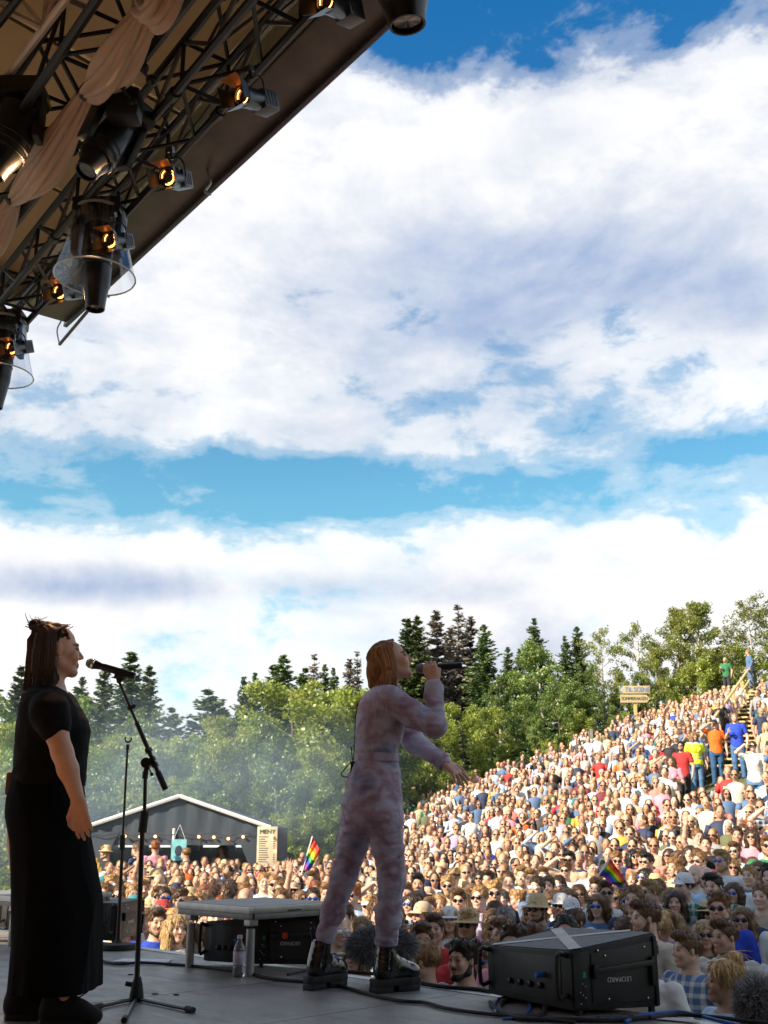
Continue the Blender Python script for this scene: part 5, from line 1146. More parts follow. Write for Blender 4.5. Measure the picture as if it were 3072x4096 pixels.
    for z, cx, cy, ru, rv in S:
        for k in range(n): a = 2 * math.pi * k / n; u, v = (ru + .010) * math.cos(a), (rv + .012) * math.sin(a); c_, s_ = math.cos(.12), math.sin(.12); vs.append(V3(cx + u * c_ - v * s_, cy + u * s_ + v * c_, z + .004 * math.sin(a)))
    bb.add(vs, [(i * n + k, i * n + (k + 1) % n, (i + 1) * n + (k + 1) % n, (i + 1) * n + k) for i in range(2) for k in range(n)]); sub(bb, 'belt', m)
    for a, b2, r in ((wrN.lerp(elN, .10), elN, .0465), (wrF, elF, .0455), (anN.lerp(knN, .12), knN, .0565), (anF.lerp(knF, .14), knF, .0485)):
        d = (b2 - a).normalized(); sub(MB().lathe([(r - .005, -.012), (r + .001, -.010), (r + .002, .022), (r - .006, .025)], zframe(a, d), 26, False), 'cuff', m)
    nb = J(1553, 2757, 0); d = V3(.20, 0, 1).normalized(); sub(MB().lathe([(.073, -.02), (.066, .008), (.061, .030), (.066, .026), (.078, -.004)], zframe(nb, d), 28, False), 'collar', m)
    M_stitch = pmat('pale_stitching', (.60, .54, .62), .8)
    from mathutils.bvhtree import BVHTree
    bvh = BVHTree.FromPolygons([v.co[:] for v in jm.vertices], [tuple(p.vertices) for p in jm.polygons])
    for pts in ([(1524, 2735), (1512, 2800), (1500, 2860), (1494, 2930), (1486, 3010)], [(1590, 2740), (1550, 2790), (1546, 2850), (1560, 2868)], [(1562, 3060), (1574, 3100), (1570, 3145)], [(1590, 3160), (1598, 3260), (1600, 3380), (1603, 3520), (1590, 3640), (1578, 3750)], [(1548, 2790), (1546, 2850), (1555, 2880), (1540, 2990)], [(1470, 2775), (1462, 2860)]):
        P = []
        for x, y in pts:     # lay the stitching on the near side of the cloth
            o_ = Vector((0, 0, HC)) - base; r_ = ray(x, y).normalized(); loc, nn, _, _ = bvh.ray_cast(o_, r_)
            if loc is not None: P.append(loc + base + nn * .0010)
        if len(P) > 2: sub(MB().tube(curve_pts(P, 5), .0016, 4), 'seam', M_stitch)
    # boots
    M_pat = pmat('black_patent_leather', (.010, .010, .011), .16, var=.2, spec=.6, coat=.6, bump=.08, bscale=30)
    M_sole = pmat('black_sole', (.012, .012, .012), .6, var=.2)
    for an, (h0, f) in ((anN, feet[0]), (anF, feet[1])):
        L = .275; sd = V3(-f.y, f.x, 0); tz = .066
        q = Sculpt((min(h0.x, h0.x + f.x * L) - .10, min(h0.y, h0.y + f.y * L) - .10, tz - .02), (max(h0.x, h0.x + f.x * L) + .10, max(h0.y, h0.y + f.y * L) + .10, an.z + .06), .0045)
        ank = h0 + f * .065; B = lambda a, b_, c: h0 + f * a + sd * b_ + V3(0, 0, c)
        q.cone(B(.055, 0, tz + .045), an + V3(0, 0, .03), .054, .050, .03); q.cone(B(.05, 0, tz + .03), B(.20, 0, tz + .026), .043, .042, .03); q.ell(B(.218, 0, tz + .020), (.050, .050, .040), .02); q.cone(B(.07, 0, tz + .09), B(.16, 0, tz + .05), .040, .034, .03)
        q.cut((0, 0, tz - .004), (0, 0, -1)); q.cut((0, 0, an.z + .035), (0, 0, 1))
        bo = wp(link('boot', q.mesh('boot', wrinkle=.0015, wscale=22), M_pat), body)
        out = [(-.018, .0), (-.012, .035), (.05, .044), (.12, .042), (.19, .052), (.245, .044), (.272, .018), (.276, 0)]; out = out + [(a, -b_) for a, b_ in out[-2:0:-1]]
        def soleplate(o_, z0, z1, nm, sc=1.0): wp(MB().prism([(a, b_ * sc) for a, b_ in o_], Matrix((f, sd, V3(0, 0, z1 - z0), h0 + V3(0, 0, z0))).transposed().to_4x4() if False else Matrix.Translation(h0 + V3(0, 0, z0)) @ Matrix((f, sd, V3(0, 0, 1))).transposed().to_4x4() @ Matrix.Diagonal((1, 1, z1 - z0, 1))).build(nm, M_sole, None, bevel=.004), body)
        soleplate(out, .030, tz, 'sole'); hl = [p for p in ((-.016, .034), (.085, .040), (.085, -.040), (-.016, -.034))]; soleplate(hl, .0, .031, 'boot_heel'); soleplate([(.115, .040), (.19, .049), (.245, .042), (.268, .015), (.268, -.015), (.245, -.042), (.19, -.049), (.115, -.040)], .002, .031, 'fore_sole')
        for k in range(6):
            c = B(.175 - k * .020, 0, tz + .062 + k * .018 + .012 * (k > 2)); wp(MB().tube([c + sd * .032 + V3(0, 0, -.012), c + V3(0, 0, .006) + f * .012, c - sd * .032 + V3(0, 0, -.012)], .0032, 5).build('lace', M_rubber, None, smooth=True), body)
        part(MB().tube(curve_pts([an + V3(-.045, -.02, .03), an + V3(-.055, -.03, .09), an + V3(-.04, -.03, .10), an + V3(-.035, -.02, .04)], 4), .004, 5), 'pull_tab', M_pat)
    # hair
    HM = hair_mat('honey_blonde_hair', (.12, .045, .014), (.62, .34, .14)); hc = Sculpt(tuple(HMx.translation - V3(.22, .16, .24)), tuple(HMx.translation + V3(.14, .16, .16)), .006)
    hc.ell(HMx @ V3(0, -.022, .035), np.array((.074, .092, .085)) * hs, .02, False, HMx)
    c0 = HMx @ V3(0, -.075, .0); e0 = J(1500, 2735, .0); e1 = J(1455, 2785, .01)
    hc.chain([HMx @ V3(0, -.055, .03), J(1512, 2690, 0), J(1492, 2740, 0)], [.064, .056, .025], .03)
    for q in (-1, 1): hc.chain([HMx @ V3(q * .055, -.03, .05), HMx @ V3(q * .070, -.03, -.05), HMx @ V3(q * .064, -.04, -.115)], [.022, .016, .008], .02)
    hc.ell(HMx @ V3(0, .105, -.045), np.array((.085, .075, .10)), .012, True, HMx)
    wp(link('hair', hc.mesh('hair', wrinkle=.003, wscale=30, wst=(1, 1, .25)), pmat('honey_hair_mass', (.24, .11, .042), .75, var=.5, scale=70, stretch=(1, 1, .15), spec=.15)), body)
    pr = np.random.default_rng(5); paths = []
    for i in range(1900):
        th = pr.uniform(-.30, math.pi * 2 - .0); th = pr.uniform(math.radians(70), math.radians(290)); x, y = math.sin(th), math.cos(th)
        part_x = .012 * (1 if x > 0 else -1); k = pr.uniform(.98, 1.08)
        p0 = HMx @ V3(part_x + x * .02, .045 - .10 * pr.uniform(0, 1), (.116 - .2 * abs(x) * .06) * hs * pr.uniform(.93, .99)); p1 = HMx @ V3(x * .068 * k, y * .086 * k - .018, .078); p2 = HMx @ V3(x * .081 * k, y * .098 * k - .020, .0); p3 = HMx @ V3(x * .082 * k, y * .092 * k - .03, -.07)
        back = (1 - y) / 2; ln = .085 + .095 * back ** 1.5 * pr.uniform(.5, 1.1) + pr.uniform(-.03, .02)
        lean = V3(-.22 * back + .04, .01 * pr.normal(), -1).normalized(); p4 = p3 + lean * ln * .55 + V3(*pr.normal(0, .004, 3)); p5 = p3 + lean * ln + V3(-.05 * back * pr.uniform(0, 1.4), 0, 0) + V3(*pr.normal(0, .010, 3))
        paths.append(curve_pts([p0, p1, p2, p3, p4, p5], 3))
    strands('hair_strands', paths, .0030, .0010, HM, body)
    # radio pack and wire on the back
    c = J(1412, 3080, -.02); part(MB().box((c.x - .012, c.y - .035, c.z - .06), (c.x + .014, c.y + .035, c.z + .04)), 'radio_pack', M_rubber, False)
    part(MB().tube([c + V3(0, 0, .03), J(1404, 2985, -.02)], .003, 5), 'antenna', M_rubber)
    part(MB().tube(curve_pts([J(1404, 3046, -.03), J(1380, 3075, -.03), J(1365, 3095, -.04), J(1375, 3107, -.04), J(1400, 3108, -.03)], 5), .0032, 5), 'wire_loop', M_rubber)
    part(MB().tube(curve_pts([J(1430, 2815, -.03), J(1421, 2880, -.04), J(1419, 2950, -.04), J(1414, 3040, -.03)], 5), .0025, 5), 'ear_wire', M_rubber)
    m0, m1 = J(1664, 2675, -.035), J(1848, 2661, -.035); mic(m0, m1 - m0, 'black wireless microphone raised in the hand of the singer in purple', (m1 - m0).length)
singer_jumpsuit()

# ---------------------------------------------------------------- singer in black
def singer_black():
    Y = 4.88; J = lambda x, y, d=0.0: at(x, y, Y + d); lo = J(-10, 4100); hi = J(445, 2470)
    LO = (lo.x - .05, Y - .36, -.02); HI = (hi.x + .04, Y + .36, hi.z + .03)
    HMx = head_matrix(J(229, 2604, 0), V3(.87, .47, .08)); hs = 1.04
    rows = [(2752, 130, 262), (2785, 104, 290), (2830, 88, 316), (2880, 78, 345), (2920, 72, 358), (2975, 68, 350), (3040, 62, 342), (3100, 56, 338), (3145, 54, 338)]
    dep = [.10, .19, .20, .19, .185, .165, .16, .165, .17]
    sk = [(3120, 54, 326), (3200, 36, 336), (3267, 32, 342), (3380, 50, 362), (3560, 60, 398), (3780, 62, 415), (3958, 48, 434)]; sd_ = [.16, .19, .20, .20, .215, .23, .24]
    shN, elN, wrN = J(192, 2822, -.205), J(250, 3012, -.225), J(312, 3198, -.20)
    shF, elF, wrF = J(215, 2822, .19), J(250, 3010, .20), J(275, 3190, .19)
    ang = .42
    torso = lambda s, inf=0.: s.loft([(z, cx, cy, ru + inf - .012, rv + inf - .012) for z, cx, cy, ru, rv in secs_from_px(rows, Y, dep)], 0.0, .03)
    s = Sculpt(LO, HI, .0055); torso(s); head(s, HMx, hs, 0, True); s.cone(HMx @ V3(0, -.03, -.05), J(205, 2775), .052, .062, .03)
    s.loft([(z, cx, cy, ru * .85, rv * .85) for z, cx, cy, ru, rv in secs_from_px(sk[:4], Y, sd_[:4])], 0, .03)
    s.chain([shN, shN.lerp(elN, .45), elN, elN.lerp(wrN, .35), wrN], [.058, .054, .042, .041, .028], .025); s.chain([shF, elF, wrF], [.055, .042, .028], .02)
    anA, anB = J(85, 3975, .10), J(245, 3975, -.06)
    for an, hx in ((anA, 110), (anB, 220)): s.chain([J(hx, 3330, (an.y - Y) * .7), J(hx + 5, 3640, an.y - Y), an, (an.x + .02, an.y, .06)], [.09, .06, .042, .045], .03)
    dN = (J(322, 3262, -.20) - wrN).normalized(); hand(s, wrN, dN, V3(.15, .9, .1), -1, (.20, .22, .15), .06, 1.02, .9, .2)
    hand(s, wrF, V3(.1, 0, -1), V3(0, -1, 0), 1, (.2, .25, .15))
    base = V3(J(180, 3975).x, Y, 0); me = s.mesh('person', relax=1); paint_face(me, HMx, hs, .35, (.85, .45, .42)); origin_to(me, base)
    body = link('person', me, M_skin); body.location = base; body.color = (.62, .33, .22, 1); tag(body, 'person in black t-shirt and long black skirt standing at the boom microphone stand', 'person')
    M_tee = pmat('black_tee_jersey', (.004, .004, .005), .9, spec=.2, var=.3, scale=8, bump=.1, bscale=300); M_skirt = pmat('black_crepe', (.0025, .0025, .003), .95, spec=.15, var=.3, scale=5)
    g = Sculpt(LO, HI, .0065); torso(g, .012); g.chain([shN + V3(0, .02, .0), shN.lerp(elN, .15), shN.lerp(elN, .44)], [.070, .072, .070], .04); g.chain([shF, shF.lerp(elF, .44)], [.072, .068], .04)
    a = shN.lerp(elN, .42); d = (elN - shN).normalized(); g.cone(HMx @ V3(0, -.03, -.07), J(214, 2760, 0), .060, .074, .01, True)
    tee = g.mesh('t_shirt', wrinkle=.004, wscale=8); origin_to(tee, base); link('t_shirt', tee, M_tee, body)
    q = Sculpt((LO[0], LO[1], J(200, 3962).z - .01), (HI[0], HI[1], J(200, 3110).z), .007)
    wob = lambda th, z: (.004 + .022 * np.clip((.95 - z) / .9, 0, 1)) * (np.sin(th * 5 + 1.0 + z * 1.6) + .6 * np.sin(th * 9 - z * 2.0))
    q.loft(secs_from_px(sk, Y, sd_), 0, .01, wob); skm = q.mesh('skirt', wrinkle=.004, wscale=5, wst=(1.5, 1.5, .4)); origin_to(skm, base); link('skirt', skm, M_skirt, body)
    # shoes
    for an, hx, tx_ in ((anA, 2, 176), (anB, 186, 414)):
        h0, t0 = onz(hx + 12, 4088, 0), onz(tx_, 4088, 0)
        for v in (h0, t0): v.y = an.y; v.z = 0
        L = (t0 - h0).length; f = V3(1, 0, 0); sd = V3(0, 1, 0); B = lambda a, b_, c: h0 + f * a * L + sd * b_ + V3(0, 0, c)
        w = Sculpt((h0.x - .06, an.y - .10, -.005), (t0.x + .06, an.y + .10, .20), .005); w.cone(B(.20, 0, .09), B(.22, 0, .13), .052, .050, .03); w.cone(B(.14, 0, .05), B(.72, 0, .045), .048, .045, .03); w.ell(B(.84, 0, .038), (.055, .05, .038), .02); w.cone(B(.3, 0, .10), B(.62, 0, .07), .04, .034, .03); w.cut((0, 0, .012), (0, 0, -1)); w.cut((0, 0, .135), (0, 0, 1))
        wp(link('shoe', w.mesh('shoe'), pmat('black_suede', (.008, .008, .009), .9)), body)
        out = [(-.02, .0), (0, .04), (.3 * L, .046), (.7 * L, .05), (.95 * L, .035), (L, 0)]; out += [(a_, -b_) for a_, b_ in out[-2:0:-1]]
        wp(MB().prism(out, Matrix.Translation(h0) @ Matrix.Diagonal((1, 1, .026, 1))).build('sole', M_rubber, None, bevel=.004), body)
        for k in range(5): c = B(.66 - k * .07, 0, .092 + k * .012); wp(MB().tube([c + sd * .035 + V3(0, 0, -.018), c + V3(0, 0, .006), c - sd * .035 + V3(0, 0, -.018)], .0035, 5).build('lace', M_rubber, None), body)
        c = B(.40, -.02, .15); wp(MB().tube(curve_pts([c, c + V3(.06, -.02, .012), c + V3(.09, -.02, -.01), c + V3(.06, -.02, -.035), c + V3(.01, 0, -.01)], 4), .003, 5).build('bow', M_rubber, None), body)
    # hair: smooth bob, front locks drawn back to a small top knot
    HM = hair_mat('dark_brown_hair', (.022, .011, .007), (.085, .042, .022)); hc = Sculpt(tuple(HMx.translation - V3(.2, .18, .27)), tuple(HMx.translation + V3(.16, .18, .19)), .006)
    hc.ell(HMx @ V3(0, -.018, .034), np.array((.074, .090, .085)) * hs, .02, False, HMx)
    zc = HMx.translation.z; S = [(at(150, 2752, Y).z, J(186, 2752).x, Y - .005, .074, .080), (at(150, 2700, Y).z, J(182, 2700).x, Y - .005, .078, .084), (at(150, 2620, Y).z, J(184, 2620).x, Y - .005, .078, .084), (at(150, 2570, Y).z, J(192, 2570).x, Y, .070, .076)]
    hc.loft(S, .3, .02); hc.ell(HMx @ V3(.0, .105, -.04), np.array((.10, .085, .13)) * 1.0, .012, True, HMx); hc.ell(HMx @ V3(.09, .035, -.05), np.array((.05, .06, .115)), .012, True, HMx)
    bun = J(140, 2500, -.02); hc.ell(bun, (.030, .026, .026), .01); hc.cone(bun, J(190, 2525, -.01), .016, .030, .02); hc.cone(J(150, 2512, -.02), J(225, 2520, -.02), .018, .030, .02)
    wp(link('hair', hc.mesh('hair', wrinkle=.0025, wscale=34, wst=(1, 1, .2)), pmat('brown_hair_mass', (.030, .015, .008), .75, var=.5, scale=80, stretch=(1, 1, .12), spec=.15)), body)
    pr = np.random.default_rng(8); paths = []
    for i in range(1200):
        th = math.radians(pr.uniform(92, 290)); x, y = math.sin(th), math.cos(th); k = pr.uniform(1.0, 1.07)
        p0 = HMx @ V3(x * .03, -.03 + pr.normal(0, .03), .118); p1 = HMx @ V3(x * .076 * k, y * .092 * k - .02, .075); p2 = HMx @ V3(x * .088 * k, y * .104 * k - .022, 0); p3 = HMx @ V3(x * .091 * k, y * .106 * k - .026, -.08); p4 = HMx @ V3(x * .090 * k, y * .106 * k - .026, -.165 + .018 * pr.normal() + .012 * y) + V3(*pr.normal(0, .006, 3))
        paths.append(curve_pts([p0, p1, p2, p3, p4], 3))
    for i in range(150):   # swept back to the knot
        a = pr.uniform(-.075, .075); p0 = HMx @ V3(a, .066 - abs(a) * .35, .072 - abs(a) * .4); p1 = HMx @ V3(a * .8, .015, .121 - abs(a) * .35); p2 = bun + V3(*pr.normal(0, .012, 3)) + V3(.03, 0, -.01); paths.append(curve_pts([p0, p1, p2, bun + V3(*pr.normal(0, .016, 3))], 3))
    for i in range(60):
        d = unit(pr.normal(size=3)); d = Vector(d); q0 = bun + d * .024; c_ = d.orthogonal().normalized(); q1 = bun + (d * .6 + c_ * .8) * .029; q2 = bun + (c_ - d * .3).normalized() * .026; paths.append(curve_pts([q0, q1, q2], 3))
    for i in range(5): q0 = bun + V3(*pr.normal(0, .015, 3)); paths.append(curve_pts([q0, q0 + V3(*pr.normal(0, .012, 3)) + V3(0, 0, .018), q0 + V3(*pr.normal(0, .02, 3)) + V3(0, 0, .03)], 3))
    strands('hair_strands', paths, .0026, .0009, HM, body)
    # pack at the back waist, wire, earring
    c = J(52, 3135, -.02); wp(MB().box((c.x - .022, c.y - .04, c.z - .05), (c.x + .02, c.y + .04, c.z + .05)).build('radio_pack', pmat('brown_pouch', (.12, .05, .03), .6), None, bevel=.012), body)
    wp(MB().tube(curve_pts([J(84, 2850, -.05), J(66, 3000, -.05), J(50, 3095, -.05), J(34, 3120, -.05), J(40, 3145, -.05)], 5), .003, 5).build('ear_wire', M_rubber, None, smooth=True), body)
    wp(MB().ball(HMx @ V3(.080, -.006, -.038), .004, 8, 6).build('earring', M_label, None, smooth=True), body)
singer_black()
# ================================================================== the audience
M_cloth = pmat('crowd_cloth', (1, 1, 1), .85, var=.12, scale=9, objcol=True, bump=.1, bscale=60)
M_cstripe = pmat('crowd_striped_cloth', (1, 1, 1), .85, var=.08, objcol=True, pattern='stripe')
M_ccheck = pmat('crowd_checked_cloth', (1, 1, 1), .85, var=.08, objcol=True, pattern='check')
M_chair_ = pmat('crowd_hair', (1, 1, 1), .42, var=.5, scale=90, objcol=True, stretch=(1, 1, .2), bump=.3, bscale=120, island=.45)
M_shade = pmat('sunglass_black', (.008, .008, .009), .12, spec=.7); M_shadew = pmat('sunglass_white_frame', (.7, .7, .7), .3); M_shadeb = pmat('sunglass_mirror_blue', (.03, .12, .5), .1, metal=.6)
M_straw = pmat('straw', (.55, .42, .22), .8, var=.25, scale=60, bump=.3, bscale=200)
POSES = {
    'down': ((.27, -.03, 1.13), (.265, .07, .90), (.27, -.03, 1.13), (.265, .07, .90)),
    'folded': ((.27, .03, 1.13), (-.06, .225, 1.19), (.27, .03, 1.12), (-.09, .19, 1.14)),
    'cup': ((.27, -.01, 1.12), (.15, .24, 1.24), (.27, -.03, 1.13), (.265, .07, .90)),
    'raised': ((.30, .06, 1.66), (.25, .13, 1.90), (.27, -.03, 1.13), (.265, .07, .90)),
    'clap': ((.27, .10, 1.20), (.05, .27, 1.40), (.27, .10, 1.20), (.05, .27, 1.40)),
    'shade': ((.37, .10, 1.50), (.15, .15, 1.655), (.27, -.03, 1.13), (.265, .07, .90)),
}
def crowd_template(sex, pose, yaw, pitch, long_sleeve=False, vox=.0085):
    f = sex == 'f'; sw = .165 if f else .185; hs = .96 if f else 1.0; hz = 1.625
    HMx = head_matrix(V3(0, .015, hz), V3(math.sin(yaw), math.cos(yaw), math.sin(pitch))); P = POSES[pose]
    arms = []
    for i, sd in ((0, 1), (2, -1)):
        e, w = P[i], P[i + 1]; k = .92 if f else 1.0; arms.append((V3(sd * sw, -.01, 1.41), V3(sd * e[0] * k, e[1], e[2]), V3(sd * w[0], w[1], w[2]), sd))
    T = [(.80, 0, 0, .155, .105), (.93, 0, 0, .168 if f else .16, .115), (1.08, 0, .005, .128 if f else .142, .098), (1.22, 0, .01, .145 if f else .158, .115 if f else .108), (1.33, 0, .0, .160 if f else .180, .11), (1.42, 0, -.005, .15 if f else .17, .085), (1.47, 0, -.01, .085, .07), (1.50, 0, -.01, .055, .055)]
    hi = (.48, .42, 2.12 if pose == 'raised' else 1.80)
    s = Sculpt((-.48, -.26, -.01), hi, vox); s.loft(T, 0, .03); head(s, HMx, hs, 0, f); s.cone(HMx @ V3(0, -.025, -.06), (0, -.01, 1.46), .050 if f else .058, .062, .03)
    for sh, e, w, sd in arms:
        s.chain([sh, sh.lerp(e, .5), e, e.lerp(w, .3), w], [.050, .046, .037, .037, .026], .025); d = (w - e).normalized()
        if pose == 'raised' and sd > 0: hand(s, w, V3(.05, -.05, 1), V3(0, 1, 0), -1, (.1, .1, .1), .22, 1, .3, .0, .004)
        elif pose == 'shade' and sd > 0: hand(s, w, V3(-1, .1, .05), V3(0, 0, -1), -1, (.1, .12, .1), .0, .95)
        elif pose == 'cup' and sd > 0: hand(s, w, V3(-.3, 1, .15), V3(-1, -.2, 0), sd, (.8, 1.0, .7), .0, 1.0)
        else: hand(s, w, d, V3(-sd, 0, 0) if pose != 'folded' else V3(0, -1, 0), -sd, (.25, .3, .2))
    for sd in (-1, 1):
        s.chain([(sd * .09, 0, .88), (sd * .10, .015, .50), (sd * .10, -.02, .09)], [.088, .056, .040], .03); s.chain([(sd * .10, -.04, .045), (sd * .115, .15, .03)], [.036, .030], .03)
    body = s.mesh('crowd_body'); paint_face(body, HMx, hs); body.materials.append(M_skin)
    g = Sculpt((-.48, -.26, .80), (.48, .42, 1.95 if pose == 'raised' else 1.62), .0095); g.loft([(z, x, y, a + .016, b + .018) for z, x, y, a, b in T[:7] if z >= .86] + [(.84, 0, 0, .178, .128)], 0, .03)
    if f:
        for q in (-1, 1): g.ell((q * .065, .095, 1.27), (.06, .055, .06), .04)
    for sh, e, w, sd in arms:
        if long_sleeve: g.chain([sh, e, w.lerp(e, .05)], [.064, .050, .037], .03)
        else: g.chain([sh, sh.lerp(e, .55)], [.066, .060], .03)
    g.cone(HMx @ V3(0, -.025, -.05), (0, .0, 1.47), .066, .072, .01, True); g.cut((0, 0, .85), (0, 0, -1))
    shirt = g.mesh('shirt', wrinkle=.004, wscale=9); t = Sculpt((-.26, -.20, .07), (.26, .24, 1.0), .011)
    t.loft([(z, x, y, a + .014, b + .014) for z, x, y, a, b in T[:2]], 0, .03)
    for sd in (-1, 1): t.chain([(sd * .09, 0, .86), (sd * .10, .015, .50), (sd * .10, -.02, .11)], [.100, .074, .060], .03)
    trou = t.mesh('trousers', wrinkle=.003, wscale=8)
    return dict(body=body, shirt=shirt, trousers=trou, M=HMx @ Matrix.Scale(hs, 4), pose=pose, sex=sex, w=arms[0][2], long=long_sleeve)
TEM = [crowd_template(*a) for a in (('m', 'down', 0, .06), ('m', 'down', .4, .05, True), ('f', 'down', -.15, .08), ('f', 'down', .35, .05), ('m', 'folded', -.1, .05, True), ('f', 'folded', .2, .06),
                                    ('m', 'cup', .1, .05), ('f', 'cup', -.3, .06), ('m', 'raised', 0, .12), ('f', 'clap', .1, .1), ('m', 'shade', .1, .06), ('f', 'shade', -.1, .08))]
shoe_me = MB().ball((.10, .05, .045), (.05, .14, .05), 10, 6).ball((-.10, .05, .045), (.05, .14, .05), 10, 6).mesh('shoes'); shoe_me.materials.append(M_rubber); shoe_me.shade_smooth()
def hair_mesh(kind, seed):
    s = Sculpt((-.15, -.20, -.34), (.15, .16, .19), .0065); r = np.random.default_rng(seed)
    if kind.startswith('short'):
        s.ell((0, -.022, .040), (.080, .099, .088), .01)
        if kind == 'short2': s.ell((0, .030, .098), (.062, .062, .036), .02); s.ell((.02, .06, .092), (.04, .035, .03), .02)
        if kind == 'short3':
            for i in range(26): a = r.uniform(0, 6.28); s.ell((.06 * math.cos(a), -.02 + .075 * math.sin(a), .075 + r.uniform(-.02, .035)), (.03, .03, .028), .01)
        s.ell((0, .100, -.022), (.085, .090, .082), .01, True); s.ell((0, .02, -.10), (.12, .12, .095), .01, True)
        for q in (-1, 1): s.ell((q * .078, -.006, -.010), (.02, .022, .03), .006, True)
    else:
        s.ell((0, -.020, .040), (.084, .102, .088), .01); L = {'long': -.26, 'wavy': -.30, 'bob': -.14, 'pony': -.03, 'bun': -.03}[kind]
        if L < -.1:
            for i in range(15):
                a = math.radians(100 + 340 / 15 * i * .94 - 60); x, y = math.sin(a + math.pi), math.cos(a + math.pi)
                if y > .62: continue
                w = .012 * r.normal(); e = L * (1 - .25 * max(y, 0)) + .02 * r.normal()
                pts = [(x * .074, y * .085 - .02, .05), (x * .088, y * .09 - .025, -.03), (x * .092 + w, y * .085 - .03, -.03 + (e + .03) * .55), (x * .085 + (2 * w if kind == 'wavy' else w), y * .075 - .03, e)]
                s.chain(pts, [.030, .030, .027, .012], .02)
            s.loft([(L * .8, 0, -.055, .085, .05), (-.08, 0, -.045, .088, .06), (.02, 0, -.03, .085, .075)], 0, .02)
        if kind == 'pony': s.chain([(0, -.10, .06), (0, -.145, .03), (.01, -.15, -.08), (.02, -.13, -.18)], [.028, .03, .028, .01], .02)
        if kind == 'bun': s.ell((0, -.07, .135), (.042, .042, .036), .01)
        s.ell((0, .108, -.035), (.066 if L < -.1 else .078, .088, .100), .012, True)
        if L > -.1: s.ell((0, .03, -.11), (.12, .13, .09), .01, True)
    me = s.mesh('hair', wrinkle=.004, wscale=26, wst=(1, 1, .35)); n = len(me.vertices)
    # loose strands laid over the mass
    co = np.empty(n * 3, np.float32); me.vertices.foreach_get('co', co); co = co.reshape(-1, 3); nr = np.empty(n * 3, np.float32); me.vertex_normals.foreach_get('vector', nr); nr = nr.reshape(-1, 3)
    sh = kind.startswith('short'); mb = MB(); mb.v = co.tolist(); mb.f = [tuple(p.vertices) for p in me.polygons]
    for i in r.choice(n, 420 if sh else 520):
        p, q = co[i].astype(float), nr[i].astype(float); f = (np.array([.15 * r.normal(), .55 if p[2] > .06 else -.3, .15 if p[2] > .06 else -.8]) if sh else np.array([0, -.15, -1.0])) + r.normal(0, .13, 3)
        f = f - q * (f @ q); f = f / (np.linalg.norm(f) + 1e-6); L = r.uniform(.018, .04) if sh else r.uniform(.04, .10); o = r.uniform(.0005, .005 if sh else .004)
        mb.tube([p - q * .003, p + q * o + f * L * .5, p + q * o * 1.3 + f * L - (0 if sh else 1) * q * .004], [.0028, .0026, .0008], 3, False)
    me = mb.mesh('hair'); me.shade_smooth(); me.materials.append(M_chair_); return me
HAIR = {k: hair_mesh(k, i) for i, k in enumerate(('short1', 'short2', 'short3', 'long', 'wavy', 'bob', 'pony', 'bun'))}
bs = Sculpt((-.1, -.05, -.16), (.1, .13, 0), .0065)
for q in (-1, 1): bs.chain([(q * .064, .0, -.03), (q * .058, .012, -.07), (q * .018, .066, -.104)], [.014, .018, .020], .02)
bs.ell((0, .074, -.102), (.026, .020, .022), .02); bs.cone((-.022, .086, -.052), (.022, .086, -.052), .006, .006, .008)
BEARD = bs.mesh('beard', wrinkle=.002, wscale=60); BEARD.materials.append(M_chair_)
def glasses(mat):
    mb = MB()
    for q in (-1, 1): mb.ball((q * .033, .098, .001), (.027, .010, .020), 10, 6); mb.tube([V3(q * .06, .090, .006), V3(q * .078, .0, .006)], .0035, 4)
    mb.tube([V3(-.012, .106, .006), V3(.012, .106, .006)], .004, 4); me = mb.mesh('sunglasses'); me.materials.append(mat); me.shade_smooth(); return me
GL = {'black': glasses(M_shade), 'white-framed': glasses(M_shadew), 'mirrored blue': glasses(M_shadeb)}
cap = MB().lathe([(.001, .128), (.04, .124), (.075, .098), (.090, .055), (.092, .030)], Matrix.Translation((0, -.018, 0)) @ Matrix.Diagonal((.93, 1.1, 1, 1)), 18, False)
cap.add([V3(x * .075, .075 + .075 * math.sqrt(max(0, 1 - x * x)) * k, .035 - .018 * k) for k in (0, 1) for x in np.linspace(-1, 1, 9)], [(i, i + 1, i + 10, i + 9) for i in range(8)])
CAP = cap.mesh('cap'); CAP.materials.append(M_cloth); CAP.shade_smooth()
hat = MB().lathe([(.001, .145), (.06, .14), (.085, .10), (.092, .04), (.15, .028), (.155, .022), (.09, .030)], Matrix.Translation((0, -.015, 0)), 22, False).mesh('straw_hat'); hat.materials.append(M_straw); hat.shade_smooth()
SHIRTS = {'white': (.66, .65, .64), 'off-white': (.55, .50, .42), 'pale blue': (.42, .55, .72), 'navy': (.022, .035, .09), 'black': (.015, .015, .017), 'grey': (.28, .28, .29), 'charcoal': (.06, .06, .065), 'red': (.48, .03, .03),
          'coral': (.70, .20, .16), 'pink': (.66, .28, .36), 'olive': (.11, .12, .055), 'green': (.03, .17, .07), 'mustard': (.55, .33, .05), 'denim blue': (.09, .16, .30), 'burgundy': (.16, .02, .035), 'lilac': (.42, .34, .55), 'beige': (.50, .38, .26), 'teal': (.03, .24, .27), 'orange': (.80, .16, .015), 'royal blue': (.02, .06, .50)}
SW = dict(zip(SHIRTS, (26, 12, 9, 9, 10, 6, 6, 2, 2, 3, 4, 1, 1, 7, 2, 2, 6, 1, .5, 1)))
HAIRC = [((.38, .225, .09), 14), ((.20, .105, .04), 24), ((.12, .058, .022), 24), ((.05, .026, .013), 18), ((.016, .011, .009), 9), ((.25, .08, .022), 4), ((.24, .23, .22), 3)]
